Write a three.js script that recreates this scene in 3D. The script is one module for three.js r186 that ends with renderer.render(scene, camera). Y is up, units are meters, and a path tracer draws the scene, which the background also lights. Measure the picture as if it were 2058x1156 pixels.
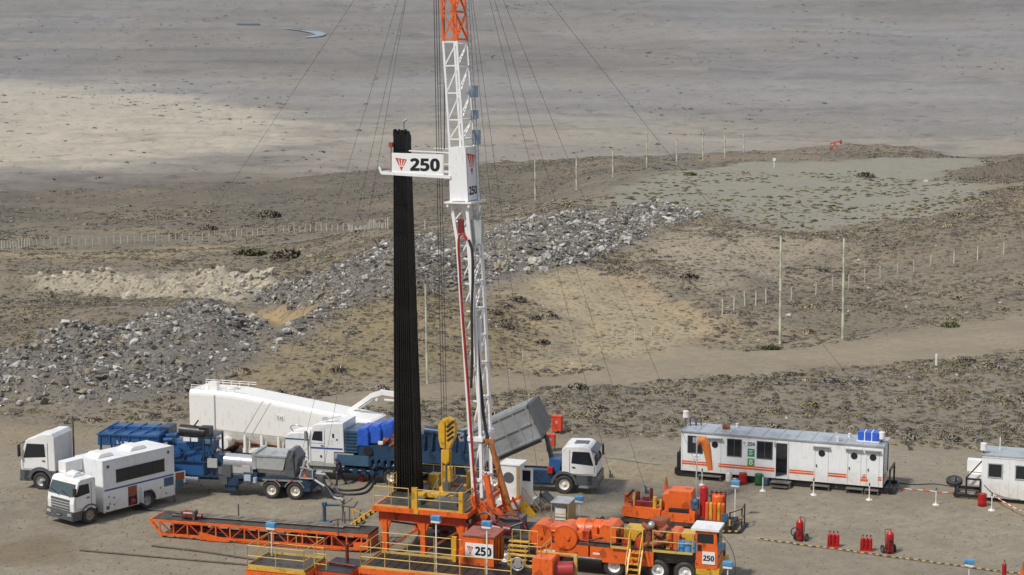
import * as THREE from 'three';
import { MarchingCubes } from 'three/addons/objects/MarchingCubes.js';
import { mergeGeometries } from 'three/addons/utils/BufferGeometryUtils.js';

// ------------------------------------------------------------------ camera, sky, sun, exposure
const scene = new THREE.Scene();
const CAM_H = 24.1, PITCH = THREE.MathUtils.degToRad(7.24), FPX = 3200, PW = 2058, PH = 1156;
const camera = new THREE.PerspectiveCamera(2 * Math.atan(PH / 2 / FPX) * 180 / Math.PI, PW / PH, 0.5, 40000);
camera.position.set(0, CAM_H, 0);
camera.rotation.set(-PITCH, 0, 0);
camera.updateMatrixWorld();
const SUN = new THREE.Vector3(-0.60, 0.95, 0.50).normalize();
const SKY = 0.66;   // brightness of the sky
const sun = new THREE.DirectionalLight(new THREE.Color(1, 0.955, 0.885), 3.3);
sun.name = 'sun'; sun.position.copy(SUN).multiplyScalar(300).add(new THREE.Vector3(0, 0, -120)); sun.target.position.set(0, 0, -120);
sun.castShadow = true; sun.shadow.radius = 11; sun.shadow.mapSize.set(4096, 4096);
Object.assign(sun.shadow.camera, { left: -120, right: 120, top: 120, bottom: -120, near: 1, far: 900 });
scene.add(sun, sun.target);
const renderer = new THREE.WebGLRenderer({ antialias: true });
renderer.toneMapping = THREE.LinearToneMapping; renderer.toneMappingExposure = 1.06;
renderer.shadowMap.enabled = true;
scene.fog = new THREE.FogExp2(new THREE.Color(0.70, 0.72, 0.76), 0.00005);

// ------------------------------------------------------------------ random numbers and noise
let seed = 20250;
const rnd = () => { seed = (seed + 0x6D2B79F5) | 0; let t = Math.imul(seed ^ (seed >>> 15), 1 | seed); t = (t + Math.imul(t ^ (t >>> 7), 61 | t)) ^ t; return ((t ^ (t >>> 14)) >>> 0) / 4294967296; };
const rr = (a, b) => a + (b - a) * rnd();
const pick = a => a[Math.floor(rnd() * a.length)];
const h2 = (i, j) => { let h = Math.imul(i, 374761393) + Math.imul(j, 668265263) | 0; h = Math.imul(h ^ (h >>> 13), 1274126177); return ((h ^ (h >>> 16)) >>> 0) / 4294967296; };
const vn = (x, y) => { const i = Math.floor(x), j = Math.floor(y); let a = x - i, b = y - j; a = a * a * (3 - 2 * a); b = b * b * (3 - 2 * b);
  return (h2(i, j) * (1 - a) + h2(i + 1, j) * a) * (1 - b) + (h2(i, j + 1) * (1 - a) + h2(i + 1, j + 1) * a) * b; };
const fbm = (x, y, o = 4) => { let s = 0, a = 0.5, n = 0; for (let k = 0; k < o; k++) { s += a * vn(x, y); n += a; a *= 0.5; x = x * 2.03 + 17.3; y = y * 2.03 - 9.1; } return s / n; };
const clamp = (x, a, b) => Math.min(b, Math.max(a, x));
const sst = (a, b, x) => { x = clamp((x - a) / (b - a), 0, 1); return x * x * (3 - 2 * x); };
const lerp = (a, b, t) => a + (b - a) * t;
const V = (x, y, z) => new THREE.Vector3(x, y, z);
const lin = (r, g, b) => new THREE.Color().setRGB(r, g, b);

// ------------------------------------------------------------------ sky: pale blue air with broken white cloud
{
  const W = 512, H = 256, d = new Float32Array(W * H * 4);
  for (let j = 0; j < H; j++) for (let i = 0; i < W; i++) {
    const th = (j + 0.5) / H * Math.PI - Math.PI / 2, ph = (i + 0.5) / W * Math.PI * 2, up = Math.sin(th);
    const x = Math.cos(th) * Math.cos(ph), z = Math.cos(th) * Math.sin(ph), e = Math.max(0, up);
    let c = [lerp(0.62, 0.20, Math.pow(e, 0.55)), lerp(0.70, 0.33, Math.pow(e, 0.55)), lerp(0.80, 0.60, Math.pow(e, 0.55))];
    const q = 1 / (e + 0.16), cl = sst(0.42, 0.62, fbm(x * q * 2.2 + 5, z * q * 2.2 + 3, 5)) * sst(-0.02, 0.08, up);
    const w = 0.92; c = [lerp(c[0], w, cl * 0.85), lerp(c[1], w, cl * 0.85), lerp(c[2], w * 1.03, cl * 0.85)];
    if (up < 0) c = [0.27, 0.245, 0.21];
    const k = (j * W + i) * 4; d[k] = c[0] * SKY; d[k + 1] = c[1] * SKY; d[k + 2] = c[2] * SKY; d[k + 3] = 1;
  }
  const t = new THREE.DataTexture(d, W, H, THREE.RGBAFormat, THREE.FloatType); t.mapping = THREE.EquirectangularReflectionMapping; t.magFilter = THREE.LinearFilter; t.wrapS = THREE.RepeatWrapping; t.needsUpdate = true;
  scene.background = t; scene.environment = t;
}

// ------------------------------------------------------------------ geometry collector
class B {
  constructor() { this.g = []; }
  add(g, m) { if (g.index) g = g.toNonIndexed(); if (m) g.applyMatrix4(m); for (const k of Object.keys(g.attributes)) if (!['position', 'normal', 'uv'].includes(k)) g.deleteAttribute(k); this.g.push(g); return this; }
  bx(x0, x1, y0, y1, z0, z1) { const g = new THREE.BoxGeometry(Math.abs(x1 - x0), Math.abs(y1 - y0), Math.abs(z1 - z0)); g.translate((x0 + x1) / 2, (y0 + y1) / 2, (z0 + z1) / 2); return this.add(g); }
  // box of size w,h,d at (x,y,z) turned by euler
  ob(x, y, z, w, h, d, rx = 0, ry = 0, rz = 0) { const m = new THREE.Matrix4().makeRotationFromEuler(new THREE.Euler(rx, ry, rz)); m.setPosition(x, y, z); return this.add(new THREE.BoxGeometry(w, h, d), m); }
  seg(a, b) { const d = b.clone().sub(a), L = d.length(); d.normalize(); const up = Math.abs(d.y) > 0.95 ? V(1, 0, 0) : V(0, 1, 0); const x = up.clone().cross(d).normalize(), y = d.clone().cross(x); return { m: new THREE.Matrix4().makeBasis(x, y, d).setPosition(a.clone().add(b).multiplyScalar(0.5)), L }; }
  bar(a, b, w, h = w) { const s = this.seg(V(...a), V(...b)); return this.add(new THREE.BoxGeometry(w, h, s.L), s.m); }
  rod(a, b, r, n = 7, r2 = r, open = false) { const s = this.seg(V(...a), V(...b)); const g = new THREE.CylinderGeometry(r2, r, s.L, n, 1, open); g.rotateX(Math.PI / 2); return this.add(g, s.m); }
  tube(pts, r, n = 6, k = 0) { const c = new THREE.CatmullRomCurve3(pts.map(p => V(...p)), false, 'centripetal'); return this.add(new THREE.TubeGeometry(c, k || pts.length * 6, r, n)); }
  prism(pts, z0, z1, bev = 0) { const s = new THREE.Shape(pts.map(p => new THREE.Vector2(p[0], p[1]))); const d = Math.abs(z1 - z0) - 2 * bev; const g = new THREE.ExtrudeGeometry(s, { depth: d, bevelEnabled: bev > 0, bevelThickness: bev, bevelSize: bev, bevelOffset: -bev, bevelSegments: 2, curveSegments: 4 }); g.translate(0, 0, Math.min(z0, z1) + bev); return this.add(g); }
  // prism lying flat: outline in (x,z), height y0..y1
  slab(pts, y0, y1) { const s = new THREE.Shape(pts.map(p => new THREE.Vector2(p[0], -p[1]))); const g = new THREE.ExtrudeGeometry(s, { depth: y1 - y0, bevelEnabled: false }); g.rotateX(-Math.PI / 2); g.translate(0, y0, 0); return this.add(g); }
  sph(x, y, z, rx, ry = rx, rz = rx, n = 12) { const g = new THREE.SphereGeometry(1, n, Math.ceil(n * 0.7)); g.scale(rx, ry, rz); g.translate(x, y, z); return this.add(g); }
  lathe(pts, m, n = 20) { return this.add(new THREE.LatheGeometry(pts.map(p => new THREE.Vector2(p[0], p[1])), n), m); }
  loft(secs) { const pos = [], n = secs[0].length; const P = (i, j) => secs[i][j % n]; for (let i = 0; i < secs.length - 1; i++) for (let j = 0; j < n; j++) { const a = P(i, j), b = P(i, j + 1), c = P(i + 1, j + 1), d = P(i + 1, j); pos.push(...a, ...b, ...c, ...a, ...c, ...d); }
    for (const [i, f] of [[0, 1], [secs.length - 1, 0]]) { const c = [0, 1, 2].map(k => secs[i].reduce((s, p) => s + p[k], 0) / n); for (let j = 0; j < n; j++) { const a = P(i, j), b = P(i, j + 1); f ? pos.push(...c, ...b, ...a) : pos.push(...c, ...a, ...b); } }
    const g = new THREE.BufferGeometry(); g.setAttribute('position', new THREE.Float32BufferAttribute(pos, 3)); g.computeVertexNormals(); g.setAttribute('uv', new THREE.Float32BufferAttribute(new Float32Array(pos.length / 3 * 2), 2)); return this.add(g); }
  geo() { const g = mergeGeometries(this.g, false); const p = g.attributes.position, u = g.attributes.uv;   // uv in metres by dominant axis
    const a = V(0, 0, 0), b = V(0, 0, 0), c = V(0, 0, 0), n = V(0, 0, 0);
    for (let i = 0; i < p.count; i += 3) { a.fromBufferAttribute(p, i); b.fromBufferAttribute(p, i + 1); c.fromBufferAttribute(p, i + 2); n.copy(b).sub(a).cross(c.clone().sub(a)); const x = Math.abs(n.x), y = Math.abs(n.y), z = Math.abs(n.z);
      for (let k = 0; k < 3; k++) { const q = [a, b, c][k]; if (x >= y && x >= z) u.setXY(i + k, q.z, q.y); else if (y >= z) u.setXY(i + k, q.x, q.z); else u.setXY(i + k, q.x, q.y); } }
    return g; }
  mesh(name, mat, parent) { const m = new THREE.Mesh(this.geo(), mat); m.name = name; m.castShadow = m.receiveShadow = true; if (parent) parent.add(m); return m; }
}
const mk = f => { const b = new B(); f(b); return b; };

// ------------------------------------------------------------------ naming and tagging
const used = {};
const numbered = n => { used[n] = (used[n] ?? -1) + 1; return used[n] ? `${n}_${String(used[n]).padStart(3, '0')}` : n; };
function tag(o, label, category, group) { o.userData.label = label; o.userData.category = category; if (group) o.userData.group = group; return o; }
function thing(name, label, category, p = [0, 0, 0], yawDeg = 0, group) { const o = new THREE.Group(); o.name = numbered(name); o.position.set(p.x ?? p[0], p.y ?? p[1], p.z ?? p[2]); o.rotation.y = THREE.MathUtils.degToRad(yawDeg); scene.add(o); return tag(o, label, category, group); }
function solo(b, name, mat, label, category, group) { const m = b.mesh(numbered(name), mat, scene); return tag(m, label, category, group); }
function dup(root, p, yawDeg, label, group) { const r = root.clone(); r.userData = { ...root.userData }; r.name = numbered(root.name.replace(/_\d\d\d$/, '')); r.position.copy(p); if (yawDeg !== null) r.rotation.y = THREE.MathUtils.degToRad(yawDeg); if (label) r.userData.label = label; if (group) r.userData.group = group; scene.add(r); return r; }

// ------------------------------------------------------------------ places: a pixel of the photograph's frame to a point of the world
const cP = Math.cos(PITCH), sP = Math.sin(PITCH);
const rayDir = (px, py) => { const u = (px - PW / 2) / FPX, v = -(py - PH / 2) / FPX; return V(u, v * cP - sP, -(cP + v * sP)); };
const gp = (px, py, y = 0) => { const d = rayDir(px, py), t = (y - CAM_H) / d.y; return V(d.x * t, y, d.z * t); };
const local = (o, yawDeg, px, py, y) => { const p = gp(px, py, y).sub(o), a = THREE.MathUtils.degToRad(yawDeg); return [p.x * Math.cos(a) - p.z * Math.sin(a), p.y, p.x * Math.sin(a) + p.z * Math.cos(a)]; };

// ------------------------------------------------------------------ textures and materials
function tex(n, f, srgb = false) { const d = new Uint8Array(n * n * 4); for (let j = 0; j < n; j++) for (let i = 0; i < n; i++) { const c = f(i, j); const k = (j * n + i) * 4; for (let q = 0; q < 3; q++) d[k + q] = clamp(Math.round((Array.isArray(c) ? c[q] : c) * 255), 0, 255); d[k + 3] = 255; }
  const t = new THREE.DataTexture(d, n, n); t.wrapS = t.wrapT = THREE.RepeatWrapping; t.magFilter = THREE.LinearFilter; t.minFilter = THREE.LinearMipmapLinearFilter; t.generateMipmaps = true; if (srgb) t.colorSpace = THREE.SRGBColorSpace; t.needsUpdate = true; return t; }
// tiling fractal noise
const tfbm = (i, j, n, f, o = 5, s = 0) => { let v = 0, a = 0.5, w = 0; for (let k = 0; k < o; k++) { const x = i / n * f, y = j / n * f; const I = Math.floor(x), J = Math.floor(y); let p = x - I, q = y - J; p = p * p * (3 - 2 * p); q = q * q * (3 - 2 * q); const H = (u, t) => h2(((u % f) + f) % f + s * 131 + k * 977, ((t % f) + f) % f + s * 57);
  v += a * ((H(I, J) * (1 - p) + H(I + 1, J) * p) * (1 - q) + (H(I, J + 1) * (1 - p) + H(I + 1, J + 1) * p) * q); w += a; a *= 0.55; f *= 2; } return v / w; };
const rep = (t, x, y = x) => { const c = t.clone(); c.repeat.set(x, y); c.needsUpdate = true; return c; };
const grimeT = tex(512, (i, j) => { const a = tfbm(i, j, 512, 4, 6, 1), b = tfbm(i, j, 512, 16, 4, 2); let v = 1 - 0.34 * sst(0.46, 0.78, a) - 0.14 * sst(0.52, 0.8, b); return [v, v * 0.985 + 0.0, v * 0.96]; });
const cleanT = tex(512, (i, j) => { const a = tfbm(i, j, 512, 4, 6, 1), b = tfbm(i, j, 512, 16, 4, 2); const v = 1 - 0.12 * sst(0.46, 0.8, a) - 0.06 * sst(0.52, 0.8, b); const h = j / 512 * 3.7, k = sst(1.35, 0.45, h + (a - 0.5) * 1.6) * (0.25 + 0.5 * b) * (h > 3.3 ? 0 : 1), st = 0.10 * sst(0.62, 0.8, tfbm(i, Math.floor(j / 40) * 40, 512, 40, 2, 33)); return [v * (1 - 0.22 * k) - st * 0.5, v * (0.99 - 0.30 * k) - st * 0.6, v * (0.975 - 0.40 * k) - st * 0.75]; });
const clean = rep(cleanT, 0.31, 1 / 3.7); const mastT = rep(tex(512, (i, j) => { const a = tfbm(i, j, 512, 10, 6, 61), b = tfbm(i, j, 512, 40, 3, 62); const r = sst(0.6, 0.74, a) * 0.5 + sst(0.66, 0.78, b) * 0.5; return [1 - 0.12 * r, 1 - 0.2 * r, 1 - 0.26 * r]; }), 0.6, 0.2);
const grime = rep(grimeT, 0.31, 0.27), grimeSmall = rep(grimeT, 0.9, 0.8);
const wearT = rep(tex(512, (i, j) => { const a = tfbm(i, j, 512, 8, 6, 5), b = tfbm(i, j, 512, 24, 4, 6); const v = 1 - 0.5 * sst(0.5, 0.72, a) - 0.25 * sst(0.55, 0.75, b); return [v, v * 0.93, v * 0.86]; }), 0.5, 0.45);
const paintWearT = rep(tex(512, (i, j) => { const a = tfbm(i, j, 512, 6, 6, 15), b = tfbm(i, j, 512, 30, 4, 16); const g = sst(0.60, 0.72, a), f = sst(0.42, 0.6, tfbm(i, j, 512, 3, 3, 17)); const v = 1 - 0.42 * g - 0.2 * sst(0.58, 0.74, b) - 0.10 * f; return [v, v * (0.97 + 0.03 * g) + 0.02 * f, v * 0.93 + 0.03]; }), 0.5, 0.45);
const roughT = rep(tex(256, (i, j) => 0.62 + 0.5 * (tfbm(i, j, 256, 6, 5, 9) - 0.4)), 0.7, 0.7);
const paint = (r, g, b, o = {}) => new THREE.MeshStandardMaterial({ color: lin(r, g, b), roughness: o.rough ?? 0.55, metalness: o.metal ?? 0, map: o.map === null ? null : (o.map ?? grime), roughnessMap: roughT });
const M = {
  whiteMast: paint(0.89, 0.89, 0.88, { map: mastT }), silo: paint(0.90, 0.885, 0.84, { map: mastT }),   white: paint(0.88, 0.88, 0.87, { map: clean }), whiteCool: paint(0.84, 0.87, 0.885, { map: clean }), cream: paint(0.89, 0.87, 0.81, { map: clean }), orange: paint(0.86, 0.155, 0.026, { map: paintWearT, rough: 0.6 }), orangeRed: paint(0.62, 0.075, 0.025, { map: paintWearT }), rust: paint(0.30, 0.09, 0.035, { map: wearT, rough: 0.85 }),
  yellow: paint(0.74, 0.43, 0.04, { map: paintWearT }), yellowPale: paint(0.66, 0.46, 0.13), tan: paint(0.50, 0.34, 0.15), red: paint(0.52, 0.018, 0.02), hoseRed: paint(0.45, 0.03, 0.035), darkRed: paint(0.19, 0.03, 0.03, { map: wearT }),
  navy: paint(0.022, 0.062, 0.135, { map: wearT }), blue: paint(0.025, 0.11, 0.29), brightBlue: paint(0.035, 0.13, 0.62, { rough: 0.4 }), steelBlue: paint(0.06, 0.13, 0.21), lampBlue: paint(0.09, 0.33, 0.62, { rough: 0.4 }), green: paint(0.02, 0.16, 0.05), signGreen: paint(0.03, 0.30, 0.15),
  grey: paint(0.30, 0.315, 0.32), greyLight: paint(0.46, 0.48, 0.48), greyDark: paint(0.11, 0.12, 0.13), black: paint(0.022, 0.022, 0.024, { rough: 0.6 }), pipeBlack: paint(0.0105, 0.010, 0.010, { rough: 0.5 }), pipeRust: paint(0.115, 0.085, 0.062, { rough: 0.85, map: wearT }), hopper: paint(0.50, 0.53, 0.535, { rough: 0.5, metal: 0.25 }), rubber: paint(0.030, 0.030, 0.030, { rough: 0.9 }), tyre: paint(0.055, 0.052, 0.048, { rough: 0.95 }),
  silver: paint(0.66, 0.67, 0.68, { rough: 0.35, metal: 0.65 }), galv: paint(0.42, 0.45, 0.47, { rough: 0.5, metal: 0.4 }), steel: paint(0.24, 0.23, 0.22, { rough: 0.55, metal: 0.5 }), deck: paint(0.075, 0.068, 0.062, { rough: 0.8, map: wearT }), wood: paint(0.36, 0.34, 0.24, { rough: 0.9 }), poleWood: paint(0.60, 0.62, 0.47, { rough: 0.9 }), wire: paint(0.09, 0.09, 0.09, { rough: 0.6, map: null }),
  glass: new THREE.MeshPhysicalMaterial({ color: lin(0.02, 0.025, 0.03), roughness: 0.06, metalness: 0, specularIntensity: 1 }), glassGreen: new THREE.MeshPhysicalMaterial({ color: lin(0.07, 0.10, 0.105), roughness: 0.08 }), dark: new THREE.MeshStandardMaterial({ color: lin(0.012, 0.012, 0.013), roughness: 0.7 }),
  sockOrange: new THREE.MeshStandardMaterial({ color: lin(0.95, 0.27, 0.06), roughness: 0.8, side: THREE.DoubleSide }), stripe: paint(0.78, 0.13, 0.03), stripeBlue: paint(0.05, 0.10, 0.33), cloth: paint(0.035, 0.035, 0.06, { rough: 0.95 }), skin: paint(0.45, 0.26, 0.18, { map: null }), helmet: paint(0.06, 0.13, 0.36, { map: null, rough: 0.4 }),
};
function canvasMat(w, h, draw, rough = 0.55) { const c = document.createElement('canvas'); c.width = w; c.height = h; const g = c.getContext('2d'); draw(g, w, h); const t = new THREE.CanvasTexture(c); t.colorSpace = THREE.SRGBColorSpace; return new THREE.MeshStandardMaterial({ map: t, roughness: rough }); }
// a printed plate: thin box, print on its +z face
function plate(name, mat, w, h, parent, x, y, z, ry = 0, rz = 0) { const g = new THREE.BoxGeometry(w, h, 0.02); const uv = g.attributes.uv; for (let i = 0; i < 24; i++) if (!(i >= 16 && i < 20)) uv.setXY(i, 0.01, 0.01); const m = new THREE.Mesh(g, mat); m.name = name; m.position.set(x, y, z); m.rotation.set(0, ry, rz); m.castShadow = m.receiveShadow = true; parent.add(m); return m; }
const drawLogo = (g, x, y, w, h) => { // inverted red triangle broken by pale strokes
  g.fillStyle = '#c9422c'; g.beginPath(); g.moveTo(x, y); g.lineTo(x + w, y + h * 0.12); g.lineTo(x + w * 0.52, y + h); g.closePath(); g.fill();
  g.strokeStyle = '#f2ece6'; g.lineWidth = w * 0.07; for (const [a, b, c, d] of [[0.28, 0.1, 0.42, 0.62], [0.55, 0.12, 0.52, 0.6], [0.8, 0.18, 0.62, 0.62], [0.3, 0.66, 0.72, 0.66]]) { g.beginPath(); g.moveTo(x + w * a, y + h * b); g.lineTo(x + w * c, y + h * d); g.stroke(); } };
const sign250 = canvasMat(512, 232, (g, w, h) => { g.fillStyle = '#f0f0ee'; g.fillRect(0, 0, w, h); drawLogo(g, 28, 46, 122, 148); g.fillStyle = '#15171b'; g.font = 'bold 186px sans-serif'; g.textBaseline = 'middle'; g.fillText('250', 178, 122, 312); g.strokeStyle = '#15171b'; g.lineWidth = 9; g.lineJoin = 'round'; g.strokeText('250', 178, 122, 312); });

// ------------------------------------------------------------------ terrain: profiles along sight lines, read off the slopes of the place
// each column: bearing (as pixel column) and levels [pixel row, distance]
const yOf = (py, d) => { const r = rayDir(PW / 2, py); return CAM_H + r.y / -r.z * d; };
const COLS = [
  [-420, [[850, 113], [812, 120.5], [750, 133], [738, 137], [708, 150], [640, 172], [608, 192], [566, 199], [500, 282], [443, 390], [401, 470]]],
  [0, [[850, 113], [812, 120.5], [745, 133], [735, 137], [714, 150], [640, 172], [606, 192], [560, 199], [500, 280], [440, 390], [397, 470]]],
  [250, [[862, 111], [828, 117], [740, 130], [700, 138], [668, 150], [640, 166], [607, 192], [556, 199], [490, 300], [430, 400], [388, 480]]],
  [500, [[850, 113], [800, 121], [740, 131], [700, 137], [667, 146], [658, 168], [612, 181], [552, 200], [480, 310], [425, 400], [374, 490]]],
  [790, [[880, 107], [802, 120], [760, 129], [690, 141], [600, 157], [512, 190], [495, 197], [478, 206], [462, 310], [415, 400], [347, 540]]],
  [1030, [[870, 109], [785, 123], [745, 132], [690, 144], [600, 162], [545, 178], [500, 192], [455, 207], [432, 300], [396, 390], [329, 560]]],
  [1250, [[880, 107], [782, 123.5], [738, 134], [690, 145], [620, 163], [545, 186], [480, 212], [428, 242], [372, 322], [342, 400], [318, 560]]],
  [1500, [[900, 104.5], [762, 126.5], [708, 139], [670, 149], [600, 168], [530, 188], [480, 205], [456, 222], [372, 322], [332, 405], [305, 580]]],
  [1700, [[900, 104.5], [748, 128.5], [686, 145], [652, 155], [600, 168], [530, 188], [480, 205], [452, 221], [372, 322], [331, 405], [293, 590]]],
  [1840, [[905, 104], [735, 130], [668, 149], [638, 158], [592, 169], [518, 187], [468, 203], [436, 221], [372, 320], [331, 400], [301, 575]]],
  [1920, [[912, 103], [728, 131], [658, 152], [630, 159], [584, 170], [510, 186], [456, 201], [420, 222], [368, 316], [332, 390], [321, 520]]],
  [2058, [[925, 101.5], [720, 131], [642, 155], [620, 160], [570, 170], [500, 184], [440, 199], [395, 225], [360, 310], [334, 370], [311, 440]]],
  [2480, [[940, 100], [720, 131], [620, 158], [600, 164], [545, 174], [470, 190], [410, 206], [370, 232], [345, 310], [322, 370], [300, 440]]],
].map(([px, lv]) => ({ px, d: lv.map(l => l[1]), y: lv.map((l, i) => i ? yOf(l[0], l[1]) : 0) }));
const PLAIN = [[720, -30], [900, -38], [1150, yOf(330, 1150)], [1500, yOf(250, 1500)], [2000, yOf(170, 2000)], [2600, yOf(100, 2600)], [3100, yOf(50, 3100)], [3700, yOf(0, 3700)], [4800, yOf(-60, 4800)], [8000, yOf(-140, 8000)], [14000, yOf(-160, 14000)]];
const NL = 11, D = new Float64Array(NL + 14), Y = new Float64Array(NL + 14);
const cr = (a, b, c, d, t) => 0.5 * ((2 * b) + (c - a) * t + (2 * a - 5 * b + 4 * c - d) * t * t + (3 * b - a - 3 * c + d) * t * t * t);
function profile(px) {
  let k = 0; while (k < COLS.length - 2 && px > COLS[k + 1].px) k++;
  const b = COLS[k], c = COLS[k + 1], t = clamp((px - b.px) / (c.px - b.px), 0, 1);
  D[0] = 3; Y[0] = 20; D[1] = 30; Y[1] = 8; D[2] = 66; Y[2] = 0;
  const s = t * t * (3 - 2 * t) * 0.5 + t * 0.5;
  for (let i = 0; i < NL; i++) { D[3 + i] = lerp(b.d[i], c.d[i], s); Y[3 + i] = lerp(b.y[i], c.y[i], s); }
  for (let i = 0; i < PLAIN.length; i++) { D[3 + NL + i] = PLAIN[i][0]; Y[3 + NL + i] = PLAIN[i][1]; }
  return 3 + NL + PLAIN.length;
}
function baseHeight(px, d) {
  const n = profile(px); if (d <= D[0]) return Y[0]; if (d >= D[n - 1]) return Y[n - 1];
  let i = 0; while (d > D[i + 1]) i++;
  const sl = k => (Y[k + 1] - Y[k]) / (D[k + 1] - D[k]);
  const m = k => { if (k <= 0 || k >= n - 1) return 0; const a = sl(k - 1), b = sl(k); return a * b <= 0 ? 0 : 2 * a * b / (a + b); };
  const h = D[i + 1] - D[i], t = (d - D[i]) / h, t2 = t * t, t3 = t2 * t;
  return (2 * t3 - 3 * t2 + 1) * Y[i] + (t3 - 2 * t2 + t) * h * m(i) + (-2 * t3 + 3 * t2) * Y[i + 1] + (t3 - t2) * h * m(i + 1);
}
const bearing = (x, d) => PW / 2 + FPX * x / d / 1.006;
const padEdge = px => { let k = 0; while (k < COLS.length - 2 && px > COLS[k + 1].px) k++; const b = COLS[k], c = COLS[k + 1]; return lerp(b.d[0], c.d[0], clamp((px - b.px) / (c.px - b.px), 0, 1)); };
let RELIEF = false;
function terr(x, z) {
  const d = Math.max(6, -z), px = clamp(bearing(x, d), -420, 2480);
  let y = baseHeight(px, d);
  const off = d < 66 ? sst(66, 50, d) : sst(padEdge(px) - 1, padEdge(px) + 7, d);
  const far = sst(240, 600, d), vf = sst(800, 1600, d);
  y += off * ((fbm(x / 9, z / 9, 4) - 0.5) * (0.9 + 1.5 * far) + (fbm(x / 34 + 7, z / 34, 3) - 0.5) * (0.8 + 2.5 * far)) + vf * (fbm(x / 260, z / 420, 4) - 0.5) * 16;
  if (RELIEF && d > 116 && d < 250) { const m = sst(118, 128, d) * sst(250, 215, d) * sst(1, 9, Math.min(sd(AREA.road, x, z, 10), sd(AREA.terrace, x, z, 10), 10)); if (m > 0) { const r = 1 - Math.abs(2 * fbm(x / 26 + 4, z / 15 + 2, 3) - 1); y += m * ((r - 0.75) * 2.2 + (fbm(x / 4.5, z / 4.5, 3) - 0.5) * 0.5); } }
  if (RELIEF && d > 105 && d < 300) { // heaps, cut and pit
    let s = Math.min(sd(AREA.rubbleLow, x, z, 9), sd(AREA.rubbleUp, x, z, 9)); if (s < 9) y += 1.9 * sst(2.5, -6.5, s) * (0.45 + 1.1 * fbm(x / 5.5 + 9, z / 5.5, 4)) + sst(2, -3, s) * (fbm(x / 1.6, z / 1.6, 3) - 0.5) * 0.55;
    s = sd(AREA.tan, x, z, 9); if (s < 9) y += 0.35 * sst(3, -9, s) * (0.6 + 0.8 * fbm(x / 15 + 2, z / 15, 2)) + sst(2, -3, s) * (fbm(x / 3.5, z / 9, 3) - 0.5) * 0.5;
    s = sd(AREA.cutbank, x, z, 4); if (s < 4) y += 0.55 * sst(1.2, -2.2, s) * sst(-10, -2, s) ;
    s = sd(AREA.grass, x, z, 9); if (s < 9) y += 1.0 * sst(4, -10, s) + sst(2, -4, s) * (fbm(x / 6 + 1, z / 6, 3) - 0.5) * 0.9;
    s = sd(AREA.pit, x, z, 6); if (s < 6) y -= 1.0 * sst(1, -3, s);
    s = sd(AREA.cliff, x, z, 6); if (s < 6) y += sst(1, -2, s) * (fbm(x / 2.0 + 6, z / 2.6, 4) - 0.5) * 2.4;
  }
  if (RELIEF && d > 330 && d < 460) { const s = sd(AREA.ridgeR, x, z, 12); if (s < 12) y += 2.6 * sst(3, -12, s) * (0.7 + 0.6 * fbm(x / 12, z / 12, 3)); }
  return y;
}
function hit(px, py) { // where the sight line through a pixel meets the ground
  const r = rayDir(px, py); let t0 = 70, t1 = 70;
  for (let t = 70; t < 9000; t *= 1.004) { if (CAM_H + r.y * t < terr(r.x * t, r.z * t)) { t1 = t; break; } t0 = t; t1 = t; }
  for (let k = 0; k < 24; k++) { const m = (t0 + t1) / 2; if (CAM_H + r.y * m < terr(r.x * m, r.z * m)) t1 = m; else t0 = m; }
  return V(r.x * t1, terr(r.x * t1, r.z * t1), r.z * t1);
}
// kinds of ground, outlined on the plan
const plan = pts => { const P = pts.map(p => { const h = hit(...p); return [h.x, h.z]; }); const xs = P.map(p => p[0]), zs = P.map(p => p[1]); return { P, x0: Math.min(...xs), x1: Math.max(...xs), z0: Math.min(...zs), z1: Math.max(...zs) }; };
function sd(r, x, z, m) { if (x < r.x0 - m || x > r.x1 + m || z < r.z0 - m || z > r.z1 + m) return 1e3; let d = 1e18, ins = false; const P = r.P;
  for (let i = 0, j = P.length - 1; i < P.length; j = i++) { const ex = P[j][0] - P[i][0], ez = P[j][1] - P[i][1], wx = x - P[i][0], wz = z - P[i][1]; const t = clamp((wx * ex + wz * ez) / (ex * ex + ez * ez), 0, 1); const dx = wx - ex * t, dz = wz - ez * t; d = Math.min(d, dx * dx + dz * dz); if ((P[i][1] > z) !== (P[j][1] > z) && x < (P[j][0] - P[i][0]) * (z - P[i][1]) / (P[j][1] - P[i][1]) + P[i][0]) ins = !ins; }
  return ins ? -Math.sqrt(d) : Math.sqrt(d); }
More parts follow.
